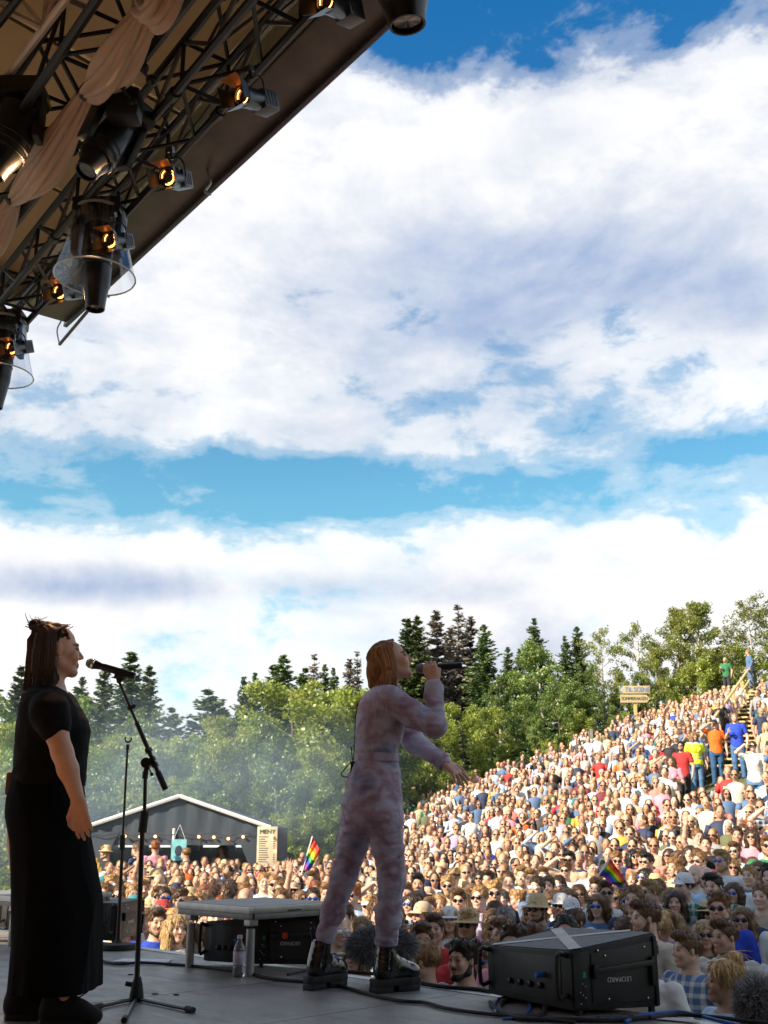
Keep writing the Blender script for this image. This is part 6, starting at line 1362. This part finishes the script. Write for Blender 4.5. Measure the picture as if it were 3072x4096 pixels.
TROU = [(.05, .09, .18), (.03, .03, .035), (.20, .17, .12), (.10, .16, .28), (.015, .015, .018)]
pr = random.Random(21)
def pick(d): ks = list(d); return pr.choices(ks, [d[k] for k in ks])[0]
POSE_TXT = {'down': 'arms down', 'folded': 'arms folded', 'cup': 'holding a cup', 'raised': 'one arm raised', 'clap': 'hands clasped', 'shade': 'shading the eyes'}
cup_me = MB().lathe([(.026, 0), (.034, .10)], None, 12, False).mesh('cup'); cup_me.materials.append(pmat('clear_cup', (.8, .8, .8), .1, trans=.8)); beer_me = MB().lathe([(.001, .003), (.025, .003), (.031, .08), (.001, .08)], None, 12, False).mesh('beer'); beer_me.materials.append(pmat('beer', (.75, .36, .04), .15))
def person(x, y, gz=None, tem=None, shirt=None, pattern=None, shades=None, hatk=None, hat_col=None, hairk=None, hairc=None, yaw=None, h=None, label=None, where='', trouser=None, skin=None, beard=None, cupp=True, group='audience standing before the stage'):
    T = TEM[tem] if tem is not None else TEM[pr.choices(range(12), (24, 14, 24, 14, 6, 5, 4, 3, 1, 2, 1.5, 1.5))[0]]
    f = T['sex'] == 'f'; shirt = shirt or pick(SW); pattern = pattern or pr.choices(('plain', 'striped', 'checked'), (80, 9, 11))[0]
    shades = shades or pr.choices(('none', 'black', 'white-framed', 'mirrored blue'), (36, 52, 5, 7))[0]; hatk = hatk or pr.choices(('none', 'cap', 'straw hat'), (88, 9, 3))[0]
    gz = ground_z(x, y) if gz is None else gz; h = h or (pr.uniform(.90, 1.0) if f else pr.uniform(.97, 1.07))
    if yaw is None: tx_, ty_ = pr.uniform(-2.0, 1.2) - x, 5.0 - y; yaw = math.atan2(-tx_, ty_) + pr.gauss(0, .22)
    o = bpy.data.objects.new('person', T['body']); C.objects.link(o); o.location = (x, y, gz); o.rotation_euler = (0, 0, yaw); o.scale = (h, h, h)
    sk = skin or pr.choice(((.62, .40, .30), (.58, .36, .26), (.66, .44, .34), (.50, .29, .20), (.60, .36, .25))); o.color = (*sk, 1)
    def kid(n, me, col=None, M=None, mat=None):
        c = bpy.data.objects.new(n, me); C.objects.link(c); c.parent = o
        if M is not None: c.matrix_local = M
        if col is not None: c.color = (*col, 1)
        if mat is not None:
            if len(me.materials) == 0: me.materials.append(mat)
            c.material_slots[0].link = 'OBJECT'; c.material_slots[0].material = mat
        return c
    kid('shirt', T['shirt'], SHIRTS[shirt], None, {'plain': M_cloth, 'striped': M_cstripe, 'checked': M_ccheck}[pattern]); kid('trousers', T['trousers'], trouser or pr.choice(TROU), None, M_cloth); kid('shoes', shoe_me)
    hc = hairc or pr.choices([a for a, b in HAIRC], [b for a, b in HAIRC])[0]
    hk = hairk or (pr.choices(('long', 'wavy', 'bob', 'pony', 'bun'), (34, 24, 14, 16, 8))[0] if f else pr.choices(('short1', 'short2', 'short3', 'bald'), (42, 32, 20, 6))[0])
    if hk != 'bald': kid('hair', HAIR[hk], hc, T['M'] @ Matrix.Diagonal((1, 1, .98, 1)))
    if beard if beard is not None else (not f and pr.random() < .25): kid('beard', BEARD, tuple(v * .8 for v in hc), T['M'])
    if shades != 'none': kid('sunglasses', GL[shades], None, T['M'])
    hn = ''
    if hatk == 'cap': hn = hat_col or pr.choice(('white', 'navy', 'black', 'red', 'beige', 'teal')); kid('cap', CAP, SHIRTS[hn], T['M'] @ Matrix.Scale(1.06, 4)); hn += ' cap'
    elif hatk == 'straw hat': kid('straw_hat', hat, None, T['M'] @ Matrix.Scale(1.06, 4)); hn = 'straw hat'
    pat = '' if pattern == 'plain' else pattern + ' '; garment = ('top' if f else ('shirt' if T['long'] or pattern != 'plain' else 't-shirt'))
    parts = [f'{pat}{shirt} {garment}'] + ([f'{shades} sunglasses'] if shades != 'none' else []) + ([hn] if hn else [])
    wear = parts[0] if len(parts) == 1 else ', '.join(parts[:-1]) + ' and ' + parts[-1]
    tag(o, label or f"person in {wear}, {POSE_TXT[T['pose']]}, {where}", 'person', group)
    if T['pose'] == 'cup' and cupp:
        Mw = Matrix.LocRotScale(Vector(o.location), o.rotation_euler, o.scale); p = Mw @ (T['w'] + V3(-.03, .085, -.03))
        b = thing('beer_cup', f'beer cup held by person in {wear}', 'cup', p, 0, 'cups held in the audience'); link('cup', cup_me, None, b); link('beer', beer_me, None, b)
    return o
def person_px(px, py, Y, **k):
    """place by where the middle of the head shows"""
    p = at(px, py, Y); gz = ground_z(p.x, Y); h = (p.z - gz) / 1.625; k.setdefault('h', h)
    return person(p.x, Y, gz if abs(k['h'] - h) < 1e-6 else p.z - 1.625 * k['h'], **k)
# ---- people who stand out
BL = (.55, .36, .16); LB = (.34, .19, .08); BR = (.10, .05, .022); DK = (.022, .014, .011)
specials = []; far_sp = []
def sp_(px, py, Y, label, **k):
    if Y < 27:          # flat lawn: the distance follows from where the head shows
        d = ray(px, py); Y = max(6.4, (GZ + 1.625 - HC) / d.z * d.y)
    elif px > 1600: Y = foot_at(px, py, 1.65).y
    if Y > 27: far_sp.append((px, py))
    o = person_px(px, py, Y, label=label, **k); specials.append((o.location.x, o.location.y)); return o
sp_(2752, 3800, 6.25, 'person in blue checked shirt looking up beside the taped speaker cabinet', tem=1, shirt='denim blue', pattern='checked', shades='none', hatk='none', hairk='short2', hairc=(.16, .08, .035), beard=False, yaw=2.2)
sp_(2905, 3925, 5.75, 'person in pale blue top turned sideways by the upright furry microphone', tem=3, shirt='pale blue', pattern='plain', shades='none', hatk='none', hairk='bun', hairc=BL, yaw=1.9)
sp_(2915, 3690, 6.9, 'person in dark navy jacket with back to the stage near the taped cabinet', tem=1, shirt='navy', pattern='plain', shades='none', hatk='none', hairk='short1', hairc=BR, yaw=.3)
sp_(628, 3690, 8.6, 'person in royal blue jersey close to the low deck', tem=0, shirt='royal blue', pattern='plain', shades='none', hatk='none', hairk='short2', hairc=BR, beard=True)
sp_(705, 3715, 8.9, 'person in white top beside the person in royal blue jersey', tem=2, shirt='white', pattern='plain', shades='none', hatk='none', hairk='long', hairc=BL)
sp_(500, 3690, 9.2, 'person in white top and black sunglasses by the straight microphone stand', tem=2, shirt='white', pattern='plain', shades='black', hatk='none', hairk='long', hairc=BL)
sp_(535, 3630, 11.0, 'person in coral top and turquoise cap behind the straight microphone stand', tem=0, shirt='coral', pattern='plain', shades='none', hatk='cap', hat_col='teal', hairk='short1')
sp_(800, 3770, 7.9, 'person in white shirt turned aside behind the low deck leg', tem=1, shirt='white', pattern='plain', shades='none', hatk='none', hairk='short2', hairc=(.24, .11, .04), yaw=2.3)
sp_(1738, 3715, 7.3, 'person in red shirt staring up beside the long furry microphone', tem=0, shirt='red', pattern='plain', shades='none', hatk='none', hairk='short2', hairc=BR, beard=False)
sp_(1700, 3845, 6.45, 'person in navy jacket turned aside right at the lip by the boots', tem=1, shirt='navy', pattern='plain', shades='none', hatk='none', hairk='short1', hairc=LB, yaw=1.7)
sp_(1855, 3840, 6.3, 'person in grey shirt with full beard at the lip beside the taped cabinet', tem=0, shirt='grey', pattern='plain', shades='none', hatk='none', hairk='short3', hairc=DK, beard=True, yaw=2.4)
sp_(1690, 3660, 8.0, 'person in orange top wearing a beige cap near the long furry microphone', tem=0, shirt='orange', pattern='plain', shades='none', hatk='cap', hat_col='beige', hairk='short1', yaw=2.3)
sp_(1800, 3680, 8.4, 'person in white top wearing a white cap near the lip', tem=2, shirt='white', pattern='plain', shades='none', hatk='cap', hat_col='white', hairk='long', hairc=BL)
sp_(2020, 3740, 7.4, 'person in charcoal t-shirt gazing left behind the taped cabinet', tem=1, shirt='charcoal', pattern='plain', shades='none', hatk='none', hairk='short2', hairc=(.2, .10, .04), yaw=2.3)
sp_(2130, 3760, 7.0, 'person in black shirt facing away behind the taped cabinet', tem=1, shirt='black', pattern='plain', shades='none', hatk='none', hairk='short3', hairc=(.12, .05, .02), yaw=.9)
sp_(2300, 3690, 7.6, 'person in denim shirt, black sunglasses and beard behind the taped cabinet', tem=1, shirt='denim blue', pattern='plain', shades='black', hatk='none', hairk='short1', hairc=BR, beard=True, yaw=2.7)
sp_(2640, 3720, 7.4, 'person in pink top with black sunglasses over the taped cabinet corner', tem=3, shirt='pink', pattern='plain', shades='black', hatk='none', hairk='bun', hairc=BL, yaw=2.5)
sp_(2500, 3730, 7.2, 'person in burgundy jacket turned away behind the taped cabinet corner', tem=1, shirt='burgundy', pattern='plain', shades='none', hatk='none', hairk='short1', hairc=BR, yaw=1.2)
sp_(2820, 3740, 7.0, 'person in olive top and black sunglasses near the upright furry microphone', tem=2, shirt='olive', pattern='plain', shades='black', hatk='none', hairk='long', hairc=BL, yaw=2.8)
sp_(2070, 3600, 10.2, 'person in checked olive shirt turned aside behind the taped cabinet', tem=1, shirt='olive', pattern='checked', shades='none', hatk='none', hairk='short3', hairc=LB, yaw=2.2)
sp_(2010, 3600, 10.0, 'person in red shirt and white-framed sunglasses behind the taped cabinet', tem=0, shirt='red', pattern='plain', shades='white-framed', hatk='none', hairk='short1', hairc=(.10, .09, .085))
sp_(1875, 3600, 10.4, 'person in beige t-shirt and black sunglasses in the crowd behind the boots', tem=0, shirt='beige', pattern='plain', shades='black', hatk='none', hairk='short1', hairc=BR)
sp_(2420, 3545, 12.2, 'person in dark green t-shirt and black sunglasses holding the rainbow flag high', tem=8, shirt='green', pattern='plain', shades='black', hatk='none', hairk='short2', hairc=BR)
sp_(2850, 3490, 13.0, 'person in grey t-shirt and black sunglasses standing tall in the sunlit crowd', tem=0, shirt='grey', pattern='plain', shades='black', hatk='none', hairk='short1', hairc=(.25, .2, .16), h=1.05)
# far up the hill, beside the staircase
sp_(2940, 2870, 34, 'person in royal blue t-shirt and jeans standing on the wooden staircase', tem=6, shirt='royal blue', pattern='plain', shades='none', hatk='none', hairk='short1', hairc=LB, trouser=(.06, .14, .30), h=1.05)
sp_(2856, 2898, 34.5, 'person in bright orange jacket with a hand at the brow beside the staircase', tem=10, shirt='orange', pattern='plain', shades='none', hatk='cap', hat_col='black', trouser=(.03, .09, .20), h=1.03)
vest = sp_(2775, 2945, 34, 'person in yellow hi-vis vest and jeans beside the orange jacket', tem=2, shirt='pale blue', pattern='plain', shades='none', hatk='none', hairk='long', hairc=LB, trouser=(.10, .20, .36), h=1.0)
vm = TEM[2]['shirt'].copy(); vm.transform(Matrix.Translation((0, 0, 1.15)) @ Matrix.Diagonal((1.10, 1.12, .92, 1)) @ Matrix.Translation((0, 0, -1.15))); vm.materials.clear(); vm.materials.append(pmat('hi_vis_yellow', (.75, .85, .03), .6)); v_ = link('hi_vis_vest', vm, None, vest)
for z in (1.02, 1.12): b_ = MB().lathe([(.182, z), (.186, z + .005), (.186, z + .04), (.182, z + .045)], Matrix.Diagonal((1, .78, 1, 1)), 20, False).build('reflective_band', pmat('reflective_grey', (.45, .45, .42), .4), vest, smooth=True)
sp_(2725, 2985, 33.5, 'person in red t-shirt standing beside the hi-vis vest', tem=0, shirt='red', pattern='plain', shades='black', hatk='none', hairk='short1', hairc=DK)
sp_(2900, 2640, 43, 'person in dark green jumper standing tall on the ridge', tem=6, shirt='green', pattern='plain', shades='none', hatk='none', hairk='bald', beard=True, h=.92)
sp_(2992, 2610, 43.5, 'person in blue shirt turned sideways on the ridge', tem=1, shirt='denim blue', pattern='plain', shades='none', hatk='none', hairk='short1', hairc=LB, yaw=1.6, h=.92)
sp_(3010, 2985, 32, 'person in white t-shirt shading the eyes below the staircase', tem=11, shirt='white', pattern='plain', shades='black', hatk='none', hairk='pony', hairc=BR, trouser=(.09, .2, .38))
sp_(2685, 3045, 31, 'person in bright pink jacket with arms folded on the slope', tem=5, shirt='pink', pattern='plain', shades='none', hatk='none', hairk='long', hairc=BR)
sp_(1632, 3205, 31, 'person in green top near the crowd edge by the bushes', tem=3, shirt='green', pattern='plain', shades='black', hatk='none')
sp_(1655, 3160, 33, 'person in striped blue and white shirt with back turned by the bushes', tem=0, shirt='denim blue', pattern='striped', shades='none', hatk='none', yaw=.2)
# at the bar tent
for px, py, Y, lab, k in ((622, 3390, 28.3, 'person in bright pink shirt ordering at the bar tent', dict(tem=0, shirt='pink', yaw=.3)), (548, 3400, 28.2, 'person in navy shirt standing under the bar tent edge', dict(tem=6, shirt='navy', yaw=1.2)),
                          (425, 3410, 27.5, 'person in black jacket and straw hat beside the bar tent', dict(tem=4, shirt='black', hatk='straw hat', yaw=2.0)), (1085, 3400, 29.6, 'person in pale green top behind the menu board', dict(tem=2, shirt='green', yaw=2.9)),
                          (890, 3400, 30.2, 'person in beige top serving behind the bar counter', dict(tem=3, shirt='beige', yaw=3.1)), (745, 3415, 28.0, 'person in charcoal shirt under the turquoise poster', dict(tem=1, shirt='charcoal', yaw=1.4))):
    sp_(px, py, Y, lab, pattern='plain', shades='none', group='people at the bar tent', **({'hatk': 'none'} | k))
# ---- everyone else
def crowd_spots():
    pts = []; g = random.Random(4); Y = 5.2; row = 0
    def ymax(px):
        return float(np.interp(px, (300, 1130, 1300, 1480, 1640, 2300, 2700, 3000, 3300), (27.4, 27.8, 30.5, 38, 45, 45.8, 45.5, 44.5, 44)))
    while Y < 46:
        dY = .54; dx = .49; x = -.42 * Y + g.uniform(0, dx)
        while x < .40 * Y:
            px_ = x + g.gauss(0, .09); py_ = Y + g.gauss(0, .13); x += dx
            q = Vector((px_, py_, 0)) - S0; b = q.dot(EN); colpx = CX + F_PX * px_ / (py_ * cp + 0.3)
            if b < 1.45 or colpx < (-80 if py_ < 13 else 330) or colpx > 3180 or py_ > ymax(colpx): continue
            if py_ > 17 and g.random() < .05: continue
            hx, hy, _ = project((px_, py_, ground_z(px_, py_) + 1.65))
            if any(abs(hx - a) < 48 and c - 25 < hy < c + 190 for a, c in far_sp if a > 2600 and c > 2800): continue
            if hx > 2690 and (2966 if hx < 2840 else 2895) - (hx - 2793) * .954 < hy < 3085 and (hx < 3020 or g.random() < .6): continue        # keep the stair clear
            if colpx > 2580 and py_ < 7.8: continue
            if any((px_ - a) ** 2 + (py_ - c) ** 2 < .36 ** 2 for a, c in specials): continue
            pts.append((px_, py_, b))
        Y += dY
    return pts
spots = crowd_spots(); spots.sort(key=lambda p: p[1]); n_ind = 262
for x, y, b in spots[:n_ind]:
    person(x, y, where='in the front row' if b < 2.1 else ('near the stage' if b < 5 else 'farther back'))
# ---- the far crowd that reads as one mass
def far_crowd(pts):
    def rings(secs, n):
        mb = MB(); vs = [(x0 + a * math.cos(2 * math.pi * k / n), y0 + b * math.sin(2 * math.pi * k / n), z) for z, x0, y0, a, b in secs for k in range(n)]
        fs = [(i * n + k, i * n + (k + 1) % n, (i + 1) * n + (k + 1) % n, (i + 1) * n + k) for i in range(len(secs) - 1) for k in range(n)] + [tuple(range((len(secs) - 1) * n, len(secs) * n))]
        return mb.add(vs, fs)
    def variant(sex, hairk, shades, pose, long):
        P = POSES[pose]; out = []; f = sex == 'f'
        face = MB().ball((0, .012, 1.610), (.070, .090, .112), 8, 7).ball((0, .108, 1.585), (.013, .016, .018), 5, 3).tube([(0, -.01, 1.44), (0, 0, 1.56)], .055, 7, False)
        for sd in (-1, 1): face.ball((sd * .078, .0, 1.605), (.012, .02, .03), 5, 3)
        sl = .55 if not long else 1.0; sh = MB(); arm = MB()
        sh.add(*(lambda r: (r.v, r.f))(rings([(.84, 0, 0, .175, .125), (1.08, 0, 0, .145, .11), (1.28, 0, .01, .175, .125), (1.40, 0, 0, .20, .105), (1.455, 0, 0, .135, .075), (1.48, 0, 0, .07, .06)], 8)))
        for i, sd in ((0, 1), (2, -1)):
            a = V3(sd * .185, 0, 1.40); e = V3(sd * P[i][0], P[i][1], P[i][2]); w = V3(sd * P[i + 1][0], P[i + 1][1], P[i + 1][2])
            sh.tube([a, a.lerp(e, sl if sl < 1 else 1)] + ([w] if long else []), .058 if not long else [.06, .05, .04], 6); arm.tube([a.lerp(e, .5), e, w, w + (w - e).normalized() * .14], [.045, .04, .03, .02], 6)
        hair = MB().ball((0, -.022, 1.657), (.084, .098, .080), 8, 6)
        if hairk == 'short': hair.ball((0, -.055, 1.615), (.078, .062, .075), 7, 4)
        else: hair.ball((0, -.055, 1.545), (.096, .066, .155), 8, 5).ball((.075, -.005, 1.535), (.026, .05, .13), 5, 4).ball((-.075, -.005, 1.535), (.026, .05, .13), 5, 4)
        tr = MB()
        for sd in (-1, 1): tr.tube([(sd * .09, 0, .90), (sd * .1, .01, .5), (sd * .1, 0, .02)], [.10, .075, .06], 6)
        parts = [(face, 0), (arm, 0), (sh, 1), (hair, 2), (tr, 3)]
        if shades: parts.append((MB().ball((.033, .092, 1.619), (.030, .016, .019), 6, 3).ball((-.033, .092, 1.619), (.030, .016, .019), 6, 3).box((-.07, .03, 1.617), (.07, .095, 1.627)), 4))
        else: parts.append((MB().ball((.031, .090, 1.615), (.016, .012, .009), 5, 3).ball((-.031, .090, 1.615), (.016, .012, .009), 5, 3), 5))
        V, L, n, cls = [], [], [], []; o = 0
        for mb, c in parts: V += mb.v; L += [i + o for f_ in mb.f for i in f_]; n += [len(f_) for f_ in mb.f]; cls += [c] * len(mb.v); o += len(mb.v)
        return np.array(V, float), np.array(L), np.array(n), np.array(cls)
    vars_ = {(s, h, g, p, l): variant(s, h, g, p, l) for s, h in (('m', 'short'), ('f', 'long')) for g in (0, 1) for p in ('down', 'folded', 'clap', 'raised', 'shade') for l in (False, True)}
    VV, LL, NN, CC = [], [], [], []; off = 0
    pal = [SHIRTS[k] for k in SHIRTS]; wts = [SW[k] for k in SHIRTS]; wts[0] = 24
    for x, y, b in pts:
        s, h = pr.choice((('m', 'short'), ('f', 'long'))); v = vars_[(s, h, int(pr.random() < .62), pr.choices(('down', 'folded', 'clap', 'raised', 'shade'), (74, 16, 8, .7, 1.5))[0], pr.random() < .35)]
        hx_ = project((x, y, ground_z(x, y) + 1.65))[0]; seated = y > 29 and pr.random() < .55 and hx_ < 2640; sc = (pr.uniform(.90, 1.0) if s == 'f' else pr.uniform(.96, 1.06)); a = math.atan2(x + pr.uniform(-1, 2), 5 - y) + pr.gauss(0, .28)
        ca, sa = math.cos(a), math.sin(a); V = v[0] * sc; gz = ground_z(x, y) - (.42 if seated else 0)
        W = np.stack([V[:, 0] * ca - V[:, 1] * sa + x, V[:, 0] * sa + V[:, 1] * ca + y, V[:, 2] + gz], 1)
        sk = pr.choice(((.60, .36, .25), (.56, .32, .21), (.64, .40, .29), (.46, .25, .16), (.58, .33, .21))); hc = pr.choices([q for q, w in HAIRC], [w for q, w in HAIRC])[0]
        if pr.random() < .06: hc = pr.choice(((.7, .7, .7), (.03, .05, .12), (.4, .03, .03), (.5, .4, .22)))
        cols = np.array([(*sk, 1), (*pr.choices(pal, wts)[0], 1), (*hc, 1), (*pr.choice(TROU), 1), (.008, .008, .01, 1), (.10, .06, .05, 1)])
        VV.append(W); LL.append(v[1] + off); NN.append(v[2]); CC.append(cols[v[3]]); off += len(W)
    V = np.concatenate(VV); L = np.concatenate(LL).astype(np.int32); n = np.concatenate(NN).astype(np.int32); c = np.concatenate(CC).astype(np.float32)
    me = bpy.data.meshes.new('crowd'); me.vertices.add(len(V)); me.vertices.foreach_set('co', V.astype(np.float32).ravel()); me.loops.add(len(L)); me.loops.foreach_set('vertex_index', L)
    me.polygons.add(len(n)); me.polygons.foreach_set('loop_start', np.concatenate([[0], np.cumsum(n)[:-1]]).astype(np.int32)); me.update(calc_edges=True)
    a = me.color_attributes.new('col', 'FLOAT_COLOR', 'POINT'); a.data.foreach_set('color', c.ravel()); me.shade_smooth()
    o = link('crowd', me, pmat('far_crowd', (1, 1, 1), .75, var=.06, scale=6, attr='col')); tag(o, 'dense far crowd filling the lawn and hillside up to the wood', 'crowd', None, 'stuff')
    print('far crowd', len(pts), 'polys', len(n))
far_crowd(spots[n_ind:])
print('individuals', n_ind + len(specials))
# ---- rainbow flags
def rainbow(corner_px, Y, label, pole_px):
    tl, tr, br, bl = [at(*p, Y) for p in corner_px]; t = thing('rainbow_flag', label, 'flag', bl); cols = ((.70, .01, .01), (.85, .17, .0), (.85, .65, .0), (.02, .30, .04), (.02, .05, .42), (.25, .02, .30)); n = 14
    for i, c in enumerate(cols):
        mb = MB(); vs = []
        for q in (i / 6, (i + 1) / 6):
            for k in range(n + 1):
                u = k / n; p = tl.lerp(tr, u).lerp(bl.lerp(br, u), q); w = math.sin(u * 6 + q * 2.0) * .05 * u + .02 * math.sin(u * 13 + q * 5); vs.append(p + V3(0, w, .4 * w))
        mb.add(vs, [(k, k + 1, n + 2 + k, n + 1 + k) for k in range(n)]); world_part(mb, 'stripe', pmat('flag_%d' % i, c, .7, var=.06), t, smooth=True)
    a, b = at(*pole_px[0], Y), at(*pole_px[1], Y); world_part(MB().tube([a, b], .012, 6), 'pole', M_white, t)
rainbow(((2440, 3432), (2490, 3476), (2507, 3535), (2396, 3497)), 12.0, 'rainbow flag held up by the person in dark green', ((2390, 3590), (2442, 3425))) if False else rainbow(((2440, 3432), (2508, 3530), (2486, 3560), (2396, 3498)), 12.0, 'rainbow flag held up by the person in dark green', ((2393, 3505), (2442, 3428)))
rainbow(((1283, 3402), (1236, 3497), (1211, 3455), (1247, 3350)), 20.0, 'rainbow flag waving in the crowd near the bar tent', ((1247, 3346), (1283, 3404))) if False else rainbow(((1250, 3350), (1283, 3402), (1236, 3497), (1211, 3456)), 20.0, 'rainbow flag waving in the crowd near the bar tent', ((1250, 3345), (1205, 3500)))
# ---- thin stage smoke drifting before the wood
def smoke():
    m = bpy.data.materials.new('thin_smoke'); m.use_nodes = True; nt = m.node_tree; nt.nodes.clear(); v = nt.nodes.new('ShaderNodeVolumePrincipled'); o = nt.nodes.new('ShaderNodeOutputMaterial'); nt.links.new(v.outputs[0], o.inputs['Volume'])
    v.inputs['Color'].default_value = (.62, .82, 1, 1); v.inputs['Anisotropy'].default_value = .1  # blue cast of smoke in shade put into its scatter colour
    N = nt.nodes.new; L = nt.links.new; tc = N('ShaderNodeTexCoord'); mp = N('ShaderNodeMapping'); mp.inputs['Scale'].default_value = (1 / 11, 1 / 6, 1 / 4.2); L(tc.outputs['Object'], mp.inputs[0])
    ln = N('ShaderNodeVectorMath'); ln.operation = 'LENGTH'; L(mp.outputs[0], ln.inputs[0]); mr = N('ShaderNodeMapRange'); mr.interpolation_type = 'SMOOTHSTEP'; L(ln.outputs['Value'], mr.inputs[0]); mr.inputs[1].default_value = 1.0; mr.inputs[2].default_value = .05; mr.inputs[3].default_value = 0; mr.inputs[4].default_value = .11
    nz = N('ShaderNodeTexNoise'); nz.inputs['Scale'].default_value = .28; nz.inputs['Detail'].default_value = 2; L(tc.outputs['Object'], nz.inputs['Vector']); n2 = N('ShaderNodeMapRange'); L(nz.outputs['Fac'], n2.inputs[0]); n2.inputs[1].default_value = .35; n2.inputs[2].default_value = .65
    mu = N('ShaderNodeMath'); mu.operation = 'MULTIPLY'; L(mr.outputs[0], mu.inputs[0]); L(n2.outputs[0], mu.inputs[1]); L(mu.outputs[0], v.inputs['Density'])
    c = at(620, 3240, 31); bm = bmesh.new(); bmesh.ops.create_icosphere(bm, subdivisions=4, radius=1)
    for q in bm.verts: q.co = Vector((q.co.x * 11, q.co.y * 6, q.co.z * 4.2))
    me = bpy.data.meshes.new('smoke'); bm.to_mesh(me); bm.free(); o2 = link('smoke', me, m); o2.location = (c.x - 1.0, 32, c.z + .3); tag(o2, 'thin bluish stage smoke drifting past the bar tent and trees', 'smoke', None, 'stuff')
smoke()
